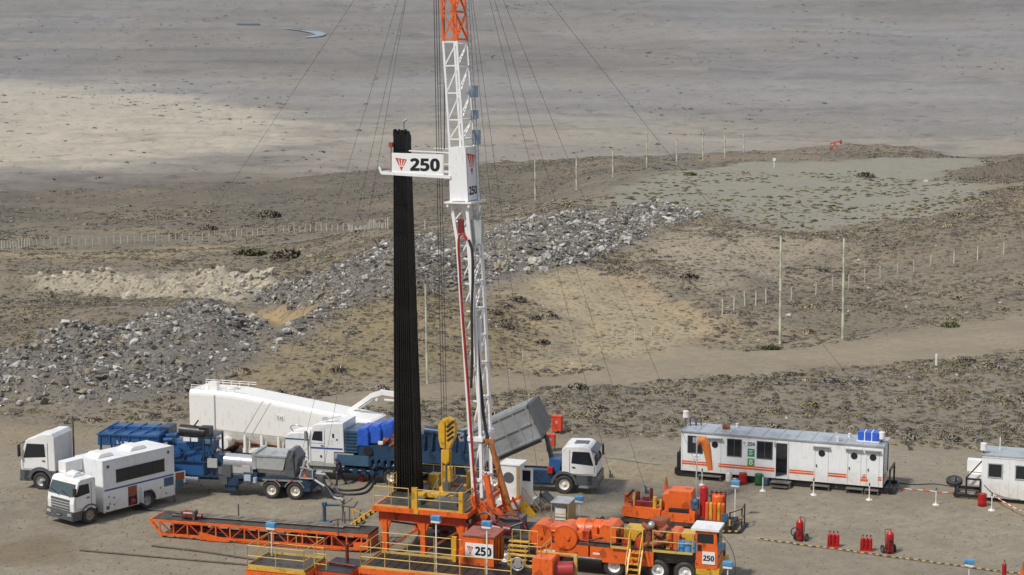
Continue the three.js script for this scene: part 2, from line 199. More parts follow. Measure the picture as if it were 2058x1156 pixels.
const AREA = {
  road: plan([[640, 800], [780, 783], [900, 772], [1030, 758], [1200, 745], [1350, 727], [1500, 708], [1700, 686], [1900, 655], [2058, 633], [2250, 612], [2250, 690], [2058, 704], [1900, 722], [1700, 738], [1500, 752], [1350, 764], [1200, 774], [1030, 786], [900, 800], [780, 812], [650, 822]]),
  track: plan([[1500, 706], [1400, 700], [1290, 715], [1200, 735], [1230, 750], [1400, 742], [1520, 722]]),
  tan: plan([[1000, 590], [1080, 560], [1180, 548], [1270, 572], [1330, 620], [1425, 655], [1410, 690], [1330, 718], [1200, 738], [1080, 745], [1110, 700], [1130, 650], [1060, 600]]),
  grass: plan([[490, 770], [560, 705], [690, 645], [790, 612], [930, 590], [1010, 592], [1070, 600], [1130, 660], [1100, 740], [1000, 757], [850, 770], [700, 782], [560, 792]]),
  rubbleLow: plan([[-300, 765], [0, 742], [100, 695], [220, 682], [330, 642], [400, 622], [470, 626], [560, 682], [520, 725], [470, 765], [400, 800], [250, 815], [100, 822], [0, 826], [-300, 835]]),
  rubbleUp: plan([[500, 606], [560, 582], [690, 552], [760, 512], [900, 487], [990, 468], [1110, 447], [1250, 424], [1370, 418], [1410, 440], [1300, 485], [1180, 540], [1050, 560], [930, 586], [800, 607], [690, 640], [600, 690], [545, 708], [556, 680], [650, 622], [560, 612]]),
  pit: plan([[455, 622], [560, 616], [665, 612], [610, 648], [545, 670], [500, 655]]),
  cliff: plan([[60, 562], [180, 554], [380, 553], [560, 545], [548, 585], [470, 612], [300, 608], [180, 600], [70, 590]]),
  terrace: plan([[1190, 405], [1262, 372], [1310, 352], [1360, 343], [1480, 330], [1560, 327], [1700, 324], [1860, 318], [1950, 316], [1985, 326], [1900, 345], [1880, 362], [1975, 372], [1985, 400], [1900, 428], [1820, 440], [1740, 447], [1700, 462], [1560, 466], [1440, 430], [1330, 420], [1240, 425]]),
  sandFlat: plan([[0, 510], [0, 525], [120, 530], [330, 520], [520, 500], [470, 490], [320, 500], [150, 508]]),
  brownR: plan([[1985, 395], [2100, 375], [2200, 400], [2058, 425], [1960, 415]]),
  ridgeR: plan([[1890, 362], [1960, 345], [2058, 330], [2200, 322], [2200, 372], [2058, 366], [1980, 368]]),
  cutbank: plan([[1262, 556], [1290, 590], [1335, 622], [1420, 652], [1426, 676], [1500, 660], [1560, 600], [1500, 550], [1380, 520], [1290, 525]]),
  lightSlope: plan([[1290, 500], [1400, 450], [1560, 470], [1640, 500], [1560, 560], [1420, 580], [1320, 560]]),
  paleR: plan([[560, 215], [900, 215], [1300, 232], [1700, 255], [2300, 285], [2300, 318], [1950, 310], [1500, 292], [1000, 300], [560, 325]]),
  stain: plan([[-80, 1098], [40, 1086], [110, 1084], [168, 1099], [150, 1122], [90, 1132], [-80, 1142]]),
  oil: plan([[500, 1062], [760, 1000], [960, 990], [1100, 1040], [1280, 1080], [1380, 1120], [1300, 1200], [700, 1200], [480, 1130]]),
  verge: plan([[-200, 862], [150, 850], [330, 858], [370, 880], [200, 890], [-200, 900]]),
  bank: plan([[1010, 800], [1300, 775], [1600, 752], [1900, 730], [2100, 716], [2250, 712], [2250, 850], [2058, 905], [1900, 880], [1500, 868], [1300, 852], [1100, 840]]),
  pale: plan([[-300, 175], [0, 168], [200, 165], [330, 185], [480, 212], [610, 245], [560, 290], [420, 320], [250, 350], [0, 345], [-300, 350]]),
};
RELIEF = true;
const COL = { pad: [0.255, 0.218, 0.158], stain: [0.181, 0.133, 0.078], oil: [0.172, 0.146, 0.111], verge: [0.272, 0.208, 0.123], bank: [0.191, 0.164, 0.123], road: [0.292, 0.240, 0.165], tan: [0.350, 0.283, 0.175], grass: [0.231, 0.181, 0.097], rubble: [0.172, 0.157, 0.136], pit: [0.336, 0.243, 0.123], cliff: [0.399, 0.350, 0.254], terrace: [0.259, 0.239, 0.184], scrub: [0.201, 0.168, 0.119], far: [0.168, 0.142, 0.105], plain: [0.250, 0.226, 0.195], pale: [0.430, 0.385, 0.305], brownR: [0.236, 0.168, 0.102], sandFlat: [0.317, 0.247, 0.140] , ridgeR: [0.14, 0.115, 0.088], cut: [0.35, 0.255, 0.15], lightSlope: [0.315, 0.272, 0.2]};
const TRACKS = [[[330, 1075], [120, 1010], [-60, 985]], [[900, 985], [620, 1035], [300, 1090], [-50, 1150]], [[1240, 1000], [1500, 1010], [1800, 1040], [2150, 1090]], [[1300, 985], [1600, 1030], [1900, 1080], [2150, 1140]], [[1180, 1010], [1250, 960], [1330, 915], [1500, 880]], [[1500, 1060], [1750, 1055], [2150, 1075]], [[760, 955], [860, 900], [900, 850], [960, 792]], [[240, 1010], [330, 1000], [480, 1030]]].map(l => l.map(p => gp(...p)));
const trackAt = (x, z) => { let w = 0; for (const l of TRACKS) for (let i = 0; i < l.length - 1; i++) { const a = l[i], b = l[i + 1], ex = b.x - a.x, ez = b.z - a.z, L2 = ex * ex + ez * ez, t = clamp(((x - a.x) * ex + (z - a.z) * ez) / L2, 0, 1), d = Math.hypot(x - a.x - ex * t, z - a.z - ez * t); for (const o of [0.35, 2.15]) w = Math.max(w, 1 - Math.abs(d - o) / 0.3); } return Math.max(0, w); };
const wArea = (k, x, z, soft, wob) => { const s = sd(AREA[k], x, z, soft + wob); return s > 500 ? 0 : sst(soft, -soft, s + (fbm(x / wob / 1.5 + 3, z / wob / 1.5, 3) - 0.5) * wob * 2); };
function groundAt(x, z) {
  const d = -z, px = bearing(x, d); let c, kind = 'hillside';
  const n1 = fbm(x / 6, z / 6, 4), n2 = fbm(x / 28 + 5, z / 28, 4), n3 = fbm(x / 140, z / 140, 3);
  const e = padEdge(clamp(px, -420, 2480)) + (n2 - 0.5) * 9 + (n1 - 0.5) * 3;
  const mix = (k, w) => { for (let q = 0; q < 3; q++) c[q] = lerp(c[q], COL[k][q], w); };
  c = [...COL.scrub];
  mix('far', sst(220, 420, d)); mix('plain', sst(640, 900, d));
  if (d < 640) { const v = 0.62 + 0.75 * n1 * 0.6 + 0.32 * n2; for (let q = 0; q < 3; q++) c[q] *= v; c[1] *= 1 + (n3 - 0.5) * 0.08; const p = sst(0.52, 0.7, n2); c[0] += p * 0.035; c[1] += p * 0.022; c[2] += p * 0.006; }
  else { const a = fbm(x / 420 + 2, z / 900, 5), b = fbm(x / 90, z / 200, 4), f = fbm(x / 1500 + 9, z / 500 + 4, 3); const st = fbm(x / 700 + 3, z / 70 + 8, 4), s2 = fbm(x / 300 + 11, z / 34, 3); const v = 0.92 + 0.42 * (a - 0.5) + 0.26 * (b - 0.5) + 0.6 * (f - 0.5) + 0.42 * (st - 0.5) + 0.22 * (s2 - 0.5); for (let q = 0; q < 3; q++) c[q] *= v; { const nb = sst(1250, 1000, d) * sst(900, 300, px) * 0.16; c[0] *= 1 - nb * 0.8; c[1] *= 1 - nb; c[2] *= 1 - nb * 1.15; } const pb = sst(900, 1050, d) * sst(1750, 1300, d) * sst(300, 800, px) * 0.24 - 0.10 * sst(1900, 2600, d); for (let q = 0; q < 3; q++) c[q] *= 1 + pb; const g = sst(0.5, 0.68, a); c[0] *= 1 - 0.10 * g; c[1] *= 1 - 0.07 * g; kind = 'valley_plain'; const w = wArea('pale', x, z, 60, 90); mix('pale', w * 0.9); mix('pale', wArea('paleR', x, z, 110, 120) * 0.3); { const ch = 1 - Math.abs(2 * fbm(x / 520 + 13, z / 260 + 7, 4) - 1), c2 = 1 - Math.abs(2 * fbm(x / 210 + 3, z / 120 + 17, 3) - 1); const q = 0.16 * sst(0.955, 0.99, ch) + 0.08 * sst(0.95, 0.99, c2) - 0.10 * sst(0.90, 0.94, ch) * sst(0.975, 0.95, ch); for (let i = 0; i < 3; i++) c[i] *= 1 - q; } { const nb = sst(1120, 960, d) * sst(1000, 300, px) * 0.2; for (let q = 0; q < 3; q++) c[q] *= 1 - nb * (0.8 + q * 0.15); } const wm = sst(2400, 1000, d); c[0] *= 1 + 0.03 * wm; c[2] *= 1 - 0.05 * wm; }  // broad darker bluish patches paint cloud shadow into the plain colour, among ground tones
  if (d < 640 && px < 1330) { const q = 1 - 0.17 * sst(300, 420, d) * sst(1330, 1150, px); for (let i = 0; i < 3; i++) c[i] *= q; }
  const setK = (w, k) => { if (w > 0.5) kind = k; };
  let w;
  if (d < 640) {
    w = wArea('bank', x, z, 3, 4); mix('bank', w * 0.8);
    w = wArea('grass', x, z, 4, 4); mix('grass', w * (0.55 + 0.45 * n1));
    w = wArea('tan', x, z, 3, 4); mix('tan', w * (0.75 + 0.25 * n2));
    w = wArea('brownR', x, z, 5, 5); mix('brownR', w); w = wArea('ridgeR', x, z, 4, 5); mix('ridgeR', w); w = wArea('lightSlope', x, z, 6, 5); mix('lightSlope', w * 0.6); { const s = sd(AREA.cutbank, x, z, 3), tn = sd(AREA.tan, x, z, 3); if (Math.abs(s) < 3 && tn < 3) mix('cut', sst(2.6, 0.6, Math.abs(s - 0.2)) * 0.45); } w = wArea('sandFlat', x, z, 5, 7); mix('sandFlat', w * 0.8);
    w = Math.max(wArea('rubbleLow', x, z, 2, 3), wArea('rubbleUp', x, z, 2, 3)); mix('rubble', w * (0.72 + 0.28 * sst(0.36, 0.56, fbm(x / 7 + 40, z / 7, 3)))); setK(w, 'rubble_bank');
    w = wArea('pit', x, z, 1.5, 2); mix('pit', w); w = wArea('cliff', x, z, 1.5, 2.5); mix('cliff', w * (0.6 + 0.4 * n1));
    w = wArea('terrace', x, z, 4, 5); mix('terrace', w); setK(w, 'gravel_terrace');
    w = Math.max(wArea('road', x, z, 1.8, 2.6), wArea('track', x, z, 1.5, 1.5)); if (w > 0) { mix('road', w * (0.45 + 0.4 * fbm(x / 9 + 70, z / 5, 3))); for (let q = 0; q < 3; q++) c[q] *= 0.9 + 0.2 * fbm(x / 22, z / 2.2, 3); } setK(w, 'dirt_road');
    w = d < 66 ? sst(52, 60, d) : sst(e + 2.5, e - 2.5, d);
    if (w > 0) { const k = [COL.pad[0], COL.pad[1], COL.pad[2]]; const t = fbm((x * 0.95 + z * 0.3) / 14, (z * 0.95 - x * 0.3) / 2.5, 4), s = fbm(x / 5 + 31, z / 5, 4), o = sst(0.6, 0.72, fbm(x / 4 + 80, z / 7, 3)); let v = 0.80 + 0.26 * t + 0.15 * s - 0.10 * o; for (let q = 0; q < 3; q++) c[q] = lerp(c[q], k[q] * v, w); { const g = d < 118 ? trackAt(x, z) * (0.4 + 0.9 * fbm(x / 3 + 12, z / 3, 3)) : 0; const q = w * 0.26 * (g - 0.25 * (g > 0)); for (let i = 0; i < 3; i++) c[i] *= 1 + q; const st = wArea('stain', x, z, 1, 1.5) * w; mix('stain', st * 0.75); mix('oil', wArea('oil', x, z, 3, 3) * w * 0.55 * sst(0.35, 0.65, fbm(x / 2.6, z / 2.6, 4))); mix('verge', wArea('verge', x, z, 1.5, 2.5) * 0.6 * w); } const b = sst(0.55, 0.75, fbm(x / 11 + 60, z / 11, 3)); c[0] *= 1 + 0.06 * b; c[2] *= 1 - 0.12 * b; } setK(w, 'gravel_pad');
  }
  return { c, kind };
}
{
  const rows = [], N = 760; for (let i = 0; i < 22; i++) rows.push(lerp(2, 70, i / 22));
  for (let d = 70; d < 640; d *= 1.0048) rows.push(d); for (let d = 640; d < 14000; d *= 1.014) rows.push(d); rows.push(14000);
  const nc = 500, R = rows.length, pos = new Float32Array(R * (nc + 1) * 3), col = new Float32Array(R * (nc + 1) * 3), kinds = [];
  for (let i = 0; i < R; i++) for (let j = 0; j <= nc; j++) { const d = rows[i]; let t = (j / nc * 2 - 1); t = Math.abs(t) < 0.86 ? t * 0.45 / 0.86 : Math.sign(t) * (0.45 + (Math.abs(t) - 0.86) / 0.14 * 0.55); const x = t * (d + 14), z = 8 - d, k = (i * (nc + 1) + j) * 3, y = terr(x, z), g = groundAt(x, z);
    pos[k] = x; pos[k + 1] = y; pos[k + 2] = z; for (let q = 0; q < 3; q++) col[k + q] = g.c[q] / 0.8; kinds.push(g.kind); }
  const by = {}; for (let i = 0; i < R - 1; i++) for (let j = 0; j < nc; j++) { const a = i * (nc + 1) + j, b = a + 1, c = a + nc + 1, e = c + 1; (by[kinds[a]] ??= []).push(a, b, e, a, e, c); }
  const all = new THREE.BufferGeometry(); all.setAttribute('position', new THREE.BufferAttribute(pos, 3)); all.setIndex(new THREE.BufferAttribute(new Uint32Array(Object.values(by).flatMap(v => v.length > 1e5 ? [] : v)), 1));
  // normals from the whole sheet so that neighbouring kinds of ground meet without a crease
  const nor = new Float32Array(pos.length); const A = V(0, 0, 0), C2 = V(0, 0, 0), at = (i, v) => v.set(pos[i * 3], pos[i * 3 + 1], pos[i * 3 + 2]);
  const p0 = V(0, 0, 0), p1 = V(0, 0, 0);
  for (let i = 0; i < R; i++) for (let j = 0; j <= nc; j++) { const k = i * (nc + 1) + j; at(i * (nc + 1) + Math.max(0, j - 1), p0); at(i * (nc + 1) + Math.min(nc, j + 1), p1); A.copy(p1).sub(p0); at(Math.max(0, i - 1) * (nc + 1) + j, p0); at(Math.min(R - 1, i + 1) * (nc + 1) + j, p1); C2.copy(p1).sub(p0); A.cross(C2).normalize(); if (A.y < 0) A.negate(); nor[k * 3] = A.x; nor[k * 3 + 1] = A.y; nor[k * 3 + 2] = A.z; }
  const gravT = tex(512, (i, j) => { const a = tfbm(i, j, 512, 32, 4, 21), b = tfbm(i, j, 512, 6, 4, 22), s = h2(i * 3 + 5, j * 7) ; return 0.8 + 0.34 * (a - 0.5) + 0.22 * (b - 0.5) + 0.16 * (s - 0.5); });
  const scrubT = tex(512, (i, j) => { const a = tfbm(i, j, 512, 24, 5, 31), b = tfbm(i, j, 512, 5, 4, 32); const k = sst(0.52, 0.68, a); const v = 0.86 - 0.36 * k + 0.25 * (b - 0.5); return [v, v * (1 - 0.02 * k), v * (1 - 0.04 * k)]; });
  const plainT = tex(512, (i, j) => { const a = tfbm(i, j, 512, 10, 6, 41), b = tfbm(i, j, 512, 48, 3, 42); return 0.84 - 0.2 * sst(0.55, 0.75, a) - 0.2 * sst(0.62, 0.74, b); });
  const bumpT = tex(512, (i, j) => 0.5 + 0.9 * (tfbm(i, j, 512, 20, 5, 51) - 0.5));
  const mats = { gravel_pad: [gravT, 4.3, 0.015], dirt_road: [gravT, 5.1, 0.02], hillside: [scrubT, 7.7, 0.12], rubble_bank: [gravT, 3.1, 0.12], gravel_terrace: [gravT, 9, 0.03], valley_plain: [plainT, 170, 0.5] };
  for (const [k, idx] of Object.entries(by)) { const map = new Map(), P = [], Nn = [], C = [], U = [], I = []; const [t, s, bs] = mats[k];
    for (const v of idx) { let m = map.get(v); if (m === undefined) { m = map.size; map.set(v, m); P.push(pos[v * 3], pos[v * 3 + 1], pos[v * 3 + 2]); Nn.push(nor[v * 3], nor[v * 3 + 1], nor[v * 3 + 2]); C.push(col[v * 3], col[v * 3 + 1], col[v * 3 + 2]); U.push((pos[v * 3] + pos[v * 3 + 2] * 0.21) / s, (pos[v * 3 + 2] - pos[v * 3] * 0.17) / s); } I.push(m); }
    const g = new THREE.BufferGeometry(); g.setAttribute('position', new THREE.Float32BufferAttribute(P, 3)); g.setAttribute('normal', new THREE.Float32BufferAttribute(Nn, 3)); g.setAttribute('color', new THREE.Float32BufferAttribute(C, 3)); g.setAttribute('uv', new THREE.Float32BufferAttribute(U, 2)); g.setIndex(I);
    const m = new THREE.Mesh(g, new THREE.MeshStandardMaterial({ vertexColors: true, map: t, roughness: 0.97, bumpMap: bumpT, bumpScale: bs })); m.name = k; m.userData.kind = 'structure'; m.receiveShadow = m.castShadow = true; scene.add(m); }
}

// ------------------------------------------------------------------ scrub, tussocks, rubble and the larger single bushes and boulders
function bushGeo(n, h, spread, leaf) { // leaf-sized blades through a dome
  const pos = [], nor = []; const q = V(0, 0, 0);
  for (let i = 0; i < n; i++) { const a = rnd() * 6.283, r = Math.sqrt(rnd()) * spread, hh = h * (1 - 0.75 * (r / spread) ** 2) * (0.25 + 0.75 * rnd()); const x = Math.cos(a) * r, z = Math.sin(a) * r, y = hh * 0.92;
    const l = leaf * (0.6 + 0.8 * rnd()), t = rnd() * 6.283, tx = Math.cos(t) * l * 0.5, tz = Math.sin(t) * l * 0.5, ux = (x / spread) * l * 0.7 + (rnd() - 0.5) * l * 0.6, uz = (z / spread) * l * 0.7 + (rnd() - 0.5) * l * 0.6, uy = l * (0.5 + 0.5 * rnd());
    pos.push(x - tx, y - uy * 0.4, z - tz, x + tx, y - uy * 0.4, z + tz, x + ux, y + uy, z + uz); q.set(x / spread, 0.9, z / spread).normalize(); for (let k = 0; k < 3; k++) nor.push(q.x, q.y, q.z); }
  const g = new THREE.BufferGeometry(); g.setAttribute('position', new THREE.Float32BufferAttribute(pos, 3)); g.setAttribute('normal', new THREE.Float32BufferAttribute(nor, 3)); return g; }
function rockGeo(s, det = 1, flat = 0.7) { const g = new THREE.IcosahedronGeometry(1, det); const p = g.attributes.position; const q = V(0, 0, 0); for (let i = 0; i < p.count; i++) { q.fromBufferAttribute(p, i); const n = 0.45 + 1.1 * h2(Math.round(q.x * 40 + s * 91), Math.round(q.y * 40 + q.z * 1700)) * (det ? 0.45 : 0.8) + (det ? 0.35 : 0.1); const c = Math.max(Math.abs(q.x), Math.abs(q.y), Math.abs(q.z)); q.multiplyScalar(n * lerp(1, 0.8 / c, 0.45)); p.setXYZ(i, q.x, q.y * flat, q.z * 0.85); } g.computeVertexNormals(); return g.index ? g.toNonIndexed() : g; }
const bushMat = c => new THREE.MeshStandardMaterial({ color: c, roughness: 1, side: THREE.DoubleSide });
const M4 = new THREE.Matrix4(), Q4 = new THREE.Quaternion(), E4 = new THREE.Euler();
function scatter(name, geo, mat, list, tint) { const m = new THREE.InstancedMesh(geo, mat, list.length); list.forEach((p, i) => { E4.set(p.rx ?? 0, p.a, p.rz ?? 0); Q4.setFromEuler(E4); M4.compose(V(p.x, p.y, p.z), Q4, V(p.s * (p.sx ?? 1), p.s * (p.sy ?? 1), p.s)); m.setMatrixAt(i, M4); m.setColorAt(i, tint(p)); }); m.name = name; m.userData.kind = 'stuff'; m.castShadow = m.receiveShadow = true; scene.add(m); return m; }
const inside = (k, x, z) => sd(AREA[k], x, z, 0.1) < 0;
const anyRubble = (x, z) => inside('rubbleLow', x, z) || inside('rubbleUp', x, z);
const bareAt = (x, z, d, px) => d < padEdge(px) + 1 || inside('road', x, z) || inside('track', x, z) || inside('pit', x, z) || inside('cliff', x, z);
const spot = (d0, d1, pw = 1) => { const d = Math.sqrt(lerp(d0 * d0, d1 * d1, Math.pow(rnd(), pw))), px = rr(-260, 2320), x = (px - PW / 2) / FPX * 1.006 * d; return { x, z: -d, d, px }; };
{
  const kinds = [[], [], []], tuss = [], farB = [], plainB = [];
  const dens = (x, z) => fbm(x / 13 + 3, z / 13, 4) * 0.7 + fbm(x / 3.5, z / 3.5, 2) * 0.3;
  for (let i = 0; i < 170000; i++) { const p = spot(101, 262); if (bareAt(p.x, p.z, p.d, p.px) || anyRubble(p.x, p.z) && rnd() > 0.05) continue; let q = dens(p.x, p.z); const tan = inside('tan', p.x, p.z), gr = inside('grass', p.x, p.z), te = inside('terrace', p.x, p.z); if (tan) q -= 0.2; if (inside('lightSlope', p.x, p.z)) q -= 0.12; if (gr) q -= 0.02; if (te) { if (rnd() > 0.10) continue; q += 0.1; } const bk = inside('bank', p.x, p.z); if (bk) q += 0.09; if (rnd() > sst(0.34, 0.70, q) * 0.72 + (bk ? 0.2 : tan ? 0.015 : 0.09)) continue;
    p.y = terr(p.x, p.z) - 0.03; p.s = (0.10 + 0.24 * Math.pow(rnd(), 1.8)) * (1 + (rnd() < 0.03 ? rr(0.6, 1.6) : 0)) * (0.7 + q * 0.6); p.a = rnd() * 6.28; p.sy = rr(0.45, 0.85); p.te = te; p.gr = gr; (te ? tuss : pick(kinds)).push(p); }
  for (let i = 0; i < 6500; i++) { const p = spot(215, 370); if (!inside('terrace', p.x, p.z) || fbm(p.x / 16, p.z / 30, 3) < 0.42) continue; p.y = terr(p.x, p.z) - 0.03; p.s = 0.18 + 0.5 * Math.pow(rnd(), 1.8); p.a = rnd() * 6.28; p.sy = rr(0.45, 0.7); tuss.push(p); }
  for (let i = 0; i < 120000; i++) { const p = spot(240, 660); if (inside('terrace', p.x, p.z) || anyRubble(p.x, p.z)) continue; const q = fbm(p.x / 22, p.z / 40 + 5, 4) + (inside('ridgeR', p.x, p.z) ? 0.2 : 0); if (rnd() > sst(0.36, 0.72, q) * 0.7 + 0.06) continue; p.y = terr(p.x, p.z) - 0.06; p.s = (0.20 + 0.45 * Math.pow(rnd(), 1.7)) * (rnd() < 0.02 ? 1.9 : 1); p.a = rnd() * 6.28; p.sy = rr(0.4, 0.75); farB.push(p); }
  for (let i = 0; i < 30000; i++) { const p = spot(850, 3600, 1.2); const q = fbm(p.x / 130 + 4, p.z / 240, 4); const pale = inside('pale', p.x, p.z); if (rnd() > (pale || p.d < 1150 && p.px < 900 ? 0.12 + 0.3 * sst(0.5, 0.65, q) : 0.02 + sst(0.52, 0.7, q) * (p.d < 1300 ? 0.4 : 0.2))) continue; p.y = terr(p.x, p.z) - 0.3; p.s = (0.4 + 1.0 * Math.pow(rnd(), 2)) * (0.8 + p.d / 2600); p.a = rnd() * 6.28; p.sy = rr(0.45, 0.85); p.sx = rr(1, 1.9); plainB.push(p); }
  const tintScrub = p => { const k = rnd(), v = rr(0.8, 1.25) * 1.55; return k < 0.07 ? lin(0.165 * v, 0.155 * v, 0.085 * v) : k < 0.6 ? lin(0.20 * v, 0.18 * v, 0.145 * v) : k < 0.85 ? lin(0.27 * v, 0.23 * v, 0.155 * v) : lin(0.155 * v, 0.142 * v, 0.13 * v); };
  const W = lin(1, 1, 1);
  kinds.forEach((l, i) => scatter(numbered('scrub'), bushGeo(230 + i * 40, 0.8, 1, [0.21, 0.18, 0.25][i]), bushMat(W), l, tintScrub).userData.label = 'low grey brown scrub scattered over the hillsides behind the pad');
  scatter(numbered('tussock_grass'), bushGeo(130, 0.8, 0.9, 0.26), bushMat(W), tuss, () => { const v = rr(0.7, 1.25); return rnd() < 0.6 ? lin(0.30 * v, 0.25 * v, 0.12 * v) : lin(0.17 * v, 0.155 * v, 0.09 * v); }).userData.label = 'yellow green tussocks dotted over the grey gravel terrace';
  scatter(numbered('scrub'), bushGeo(110, 0.75, 1, 0.3), bushMat(W), farB, tintScrub).userData.label = 'dark scrub on the farther hill and valley edge';
  scatter(numbered('scrub'), bushGeo(40, 0.8, 1, 0.55), bushMat(W), plainB, () => { const v = rr(0.8, 1.3); return lin(0.24 * v, 0.225 * v, 0.195 * v); }).userData.label = 'dark bushes dotted over the far plain';
  // rubble
  const rocks = [[], [], []], stones = [];
  const ridge = (x, z) => fbm(x / 7 + 40, z / 7, 3);
  for (let i = 0; i < 620000; i++) { const p = spot(112, 262); if (p.px > 1460 || !anyRubble(p.x, p.z)) continue; const q = ridge(p.x, p.z); const up = inside('rubbleUp', p.x, p.z); if (rnd() > 0.40 + 0.60 * sst(0.40, 0.57, q)) continue; p.s = (rnd() < 0.74 ? rr(0.045, 0.11) : 0.08 + 0.24 * Math.pow(rnd(), 3) * (0.6 + q)) + (rnd() < 0.035 ? rr(0.1, 0.42) : 0) + (up ? 0.035 : 0); p.y = terr(p.x, p.z) + p.s * 0.18; p.a = rnd() * 6.28; p.rx = rr(-0.7, 0.7); p.rz = rr(-0.7, 0.7); p.sy = rr(0.6, 1.1); p.sx = rr(0.8, 1.4); pick(rocks).push(p); }
  for (let i = 0; i < 9000; i++) { const p = spot(170, 230); if (!inside('cliff', p.x, p.z)) continue; p.s = 0.08 + 0.45 * Math.pow(rnd(), 2); p.pal = 1; p.y = terr(p.x, p.z) + p.s * 0.1; p.a = rnd() * 6.28; p.rx = rr(-0.6, 0.6); p.rz = rr(-0.6, 0.6); stones.push(p); }
  for (let i = 0; i < 14000; i++) { const p = spot(101, 215); if (bareAt(p.x, p.z, p.d, p.px)) continue; if (rnd() > 0.16) continue; p.s = rr(0.05, 0.16) + (rnd() < 0.03 ? 0.16 : 0); p.y = terr(p.x, p.z) + p.s * 0.15; p.a = rnd() * 6.28; stones.push(p); }
  const rockMat = new THREE.MeshStandardMaterial({ color: W, roughness: 0.95, flatShading: true, map: rep(grimeT, 0.6) });
  const tintRock = p => { const k = rnd(), v = rr(0.75, 1.25); if (p.pal) return lin(0.46 * v, 0.41 * v, 0.32 * v); return k < (p.px > 960 ? 0.30 : 0.13) ? lin(0.50 * v, 0.49 * v, 0.465 * v) : k < 0.66 ? lin(0.215 * v, 0.2 * v, 0.178 * v) : k < 0.84 ? lin(0.125 * v, 0.118 * v, 0.108 * v) : lin(0.30 * v, 0.255 * v, 0.18 * v); };
  rocks.forEach((l, i) => scatter(numbered('rubble'), rockGeo(i + 1, 0), rockMat, l, tintRock).userData.label = 'broken grey rock heaped along the rubble bank');
  scatter(numbered('loose_stone'), rockGeo(9, 0), rockMat, stones, tintRock).userData.label = 'small loose stones on the slopes and the pale cut face';
  // pebbles and clods that give the pad its grain
  const peb = []; for (let i = 0; i < 9000; i++) { const p = spot(74, 112); p.s = 0.018 + 0.05 * Math.pow(rnd(), 3); p.y = p.s * 0.2; p.a = rnd() * 6.28; if (p.d > padEdge(p.px) - 0.5) continue; peb.push(p); }
  scatter(numbered('pad_gravel'), rockGeo(12, 0), rockMat, peb, () => { const v = rr(0.8, 1.3); return lin(0.24 * v, 0.215 * v, 0.175 * v); }).userData.label = 'pebbles lying on the beige gravel pad';
  // boulders that stand out of the bank, one by one
  const bg = [3, 4, 5, 6].map(s => rockGeo(s * 3.7, 2, 0.78)); const bm = [[0.46, 0.45, 0.425], [0.26, 0.25, 0.235], [0.52, 0.49, 0.41], [0.38, 0.33, 0.25]].map(c => new THREE.MeshStandardMaterial({ color: lin(...c), roughness: 0.95, flatShading: true, map: rep(grimeT, 0.5) }));
  const bl = [[470, 556, 10, 2], [485, 572, 12, 2], [500, 560, 11, 2], [455, 585, 10, 2], [515, 575, 9, 2], [530, 556, 12, 2], [475, 592, 9, 0], [495, 587, 10, 2], [440, 572, 8, 2], [1075, 533, 16, 2], [1100, 520, 12, 0], [1120, 505, 11, 0], [1092, 545, 11, 0], [1060, 545, 9, 2], [1006, 540, 15, 3], [1143, 478, 9, 0], [1165, 490, 9, 1], [1215, 450, 12, 0], [1234, 470, 11, 1], [1258, 488, 16, 0], [1285, 470, 12, 1], [1300, 445, 14, 0], [1338, 425, 13, 1], [1402, 435, 11, 0], [1350, 448, 9, 0], [1265, 430, 8, 1], [1190, 510, 10, 1], [1150, 525, 9, 0], [1040, 500, 10, 1], [980, 520, 9, 0], [870, 487, 9, 0], [855, 492, 7, 1], [760, 515, 10, 0], [745, 530, 8, 1], [735, 560, 9, 0], [700, 590, 8, 0], [690, 620, 10, 0], [575, 670, 11, 0], [562, 690, 11, 0], [550, 705, 9, 0], [580, 655, 8, 0], [515, 603, 12, 1], [520, 592, 9, 0], [545, 548, 11, 2], [490, 560, 9, 3], [470, 575, 8, 2], [355, 667, 10, 0], [350, 632, 9, 1], [420, 620, 9, 1], [395, 655, 8, 1], [425, 775, 7, 0], [295, 715, 7, 0], [200, 735, 10, 0], [215, 742, 9, 0], [225, 755, 8, 0], [70, 700, 9, 3], [85, 672, 10, 1], [95, 690, 8, 0], [15, 765, 12, 0], [35, 765, 10, 3], [12, 785, 9, 3], [40, 812, 8, 0], [12, 808, 8, 0], [60, 805, 7, 0], [90, 745, 7, 0], [150, 735, 7, 1], [270, 760, 8, 0], [180, 790, 7, 0], [320, 690, 7, 1]];
  for (const [px, py, sz, k] of bl) { const h = hit(px, py), s = sz / (FPX / -h.z) * 0.86; const m = new THREE.Mesh(pick(bg), bm[k]); m.name = numbered('boulder'); m.position.set(h.x, h.y + s * 0.35, h.z); m.rotation.set(rr(-0.3, 0.3), rnd() * 6.28, rr(-0.3, 0.3)); m.scale.setScalar(s); m.castShadow = m.receiveShadow = true; scene.add(m); const col = ['pale grey', 'dark grey', 'cream white', 'brownish'][k], wh = px > 930 ? 'upper rubble bank right of the mast' : px > 480 ? 'rubble bank between pit and drill pipe' : 'low rubble heap at far left'; tag(m, `${col} angular boulder in the ${wh}`, 'boulder', `${col} boulders, ${wh}`); }
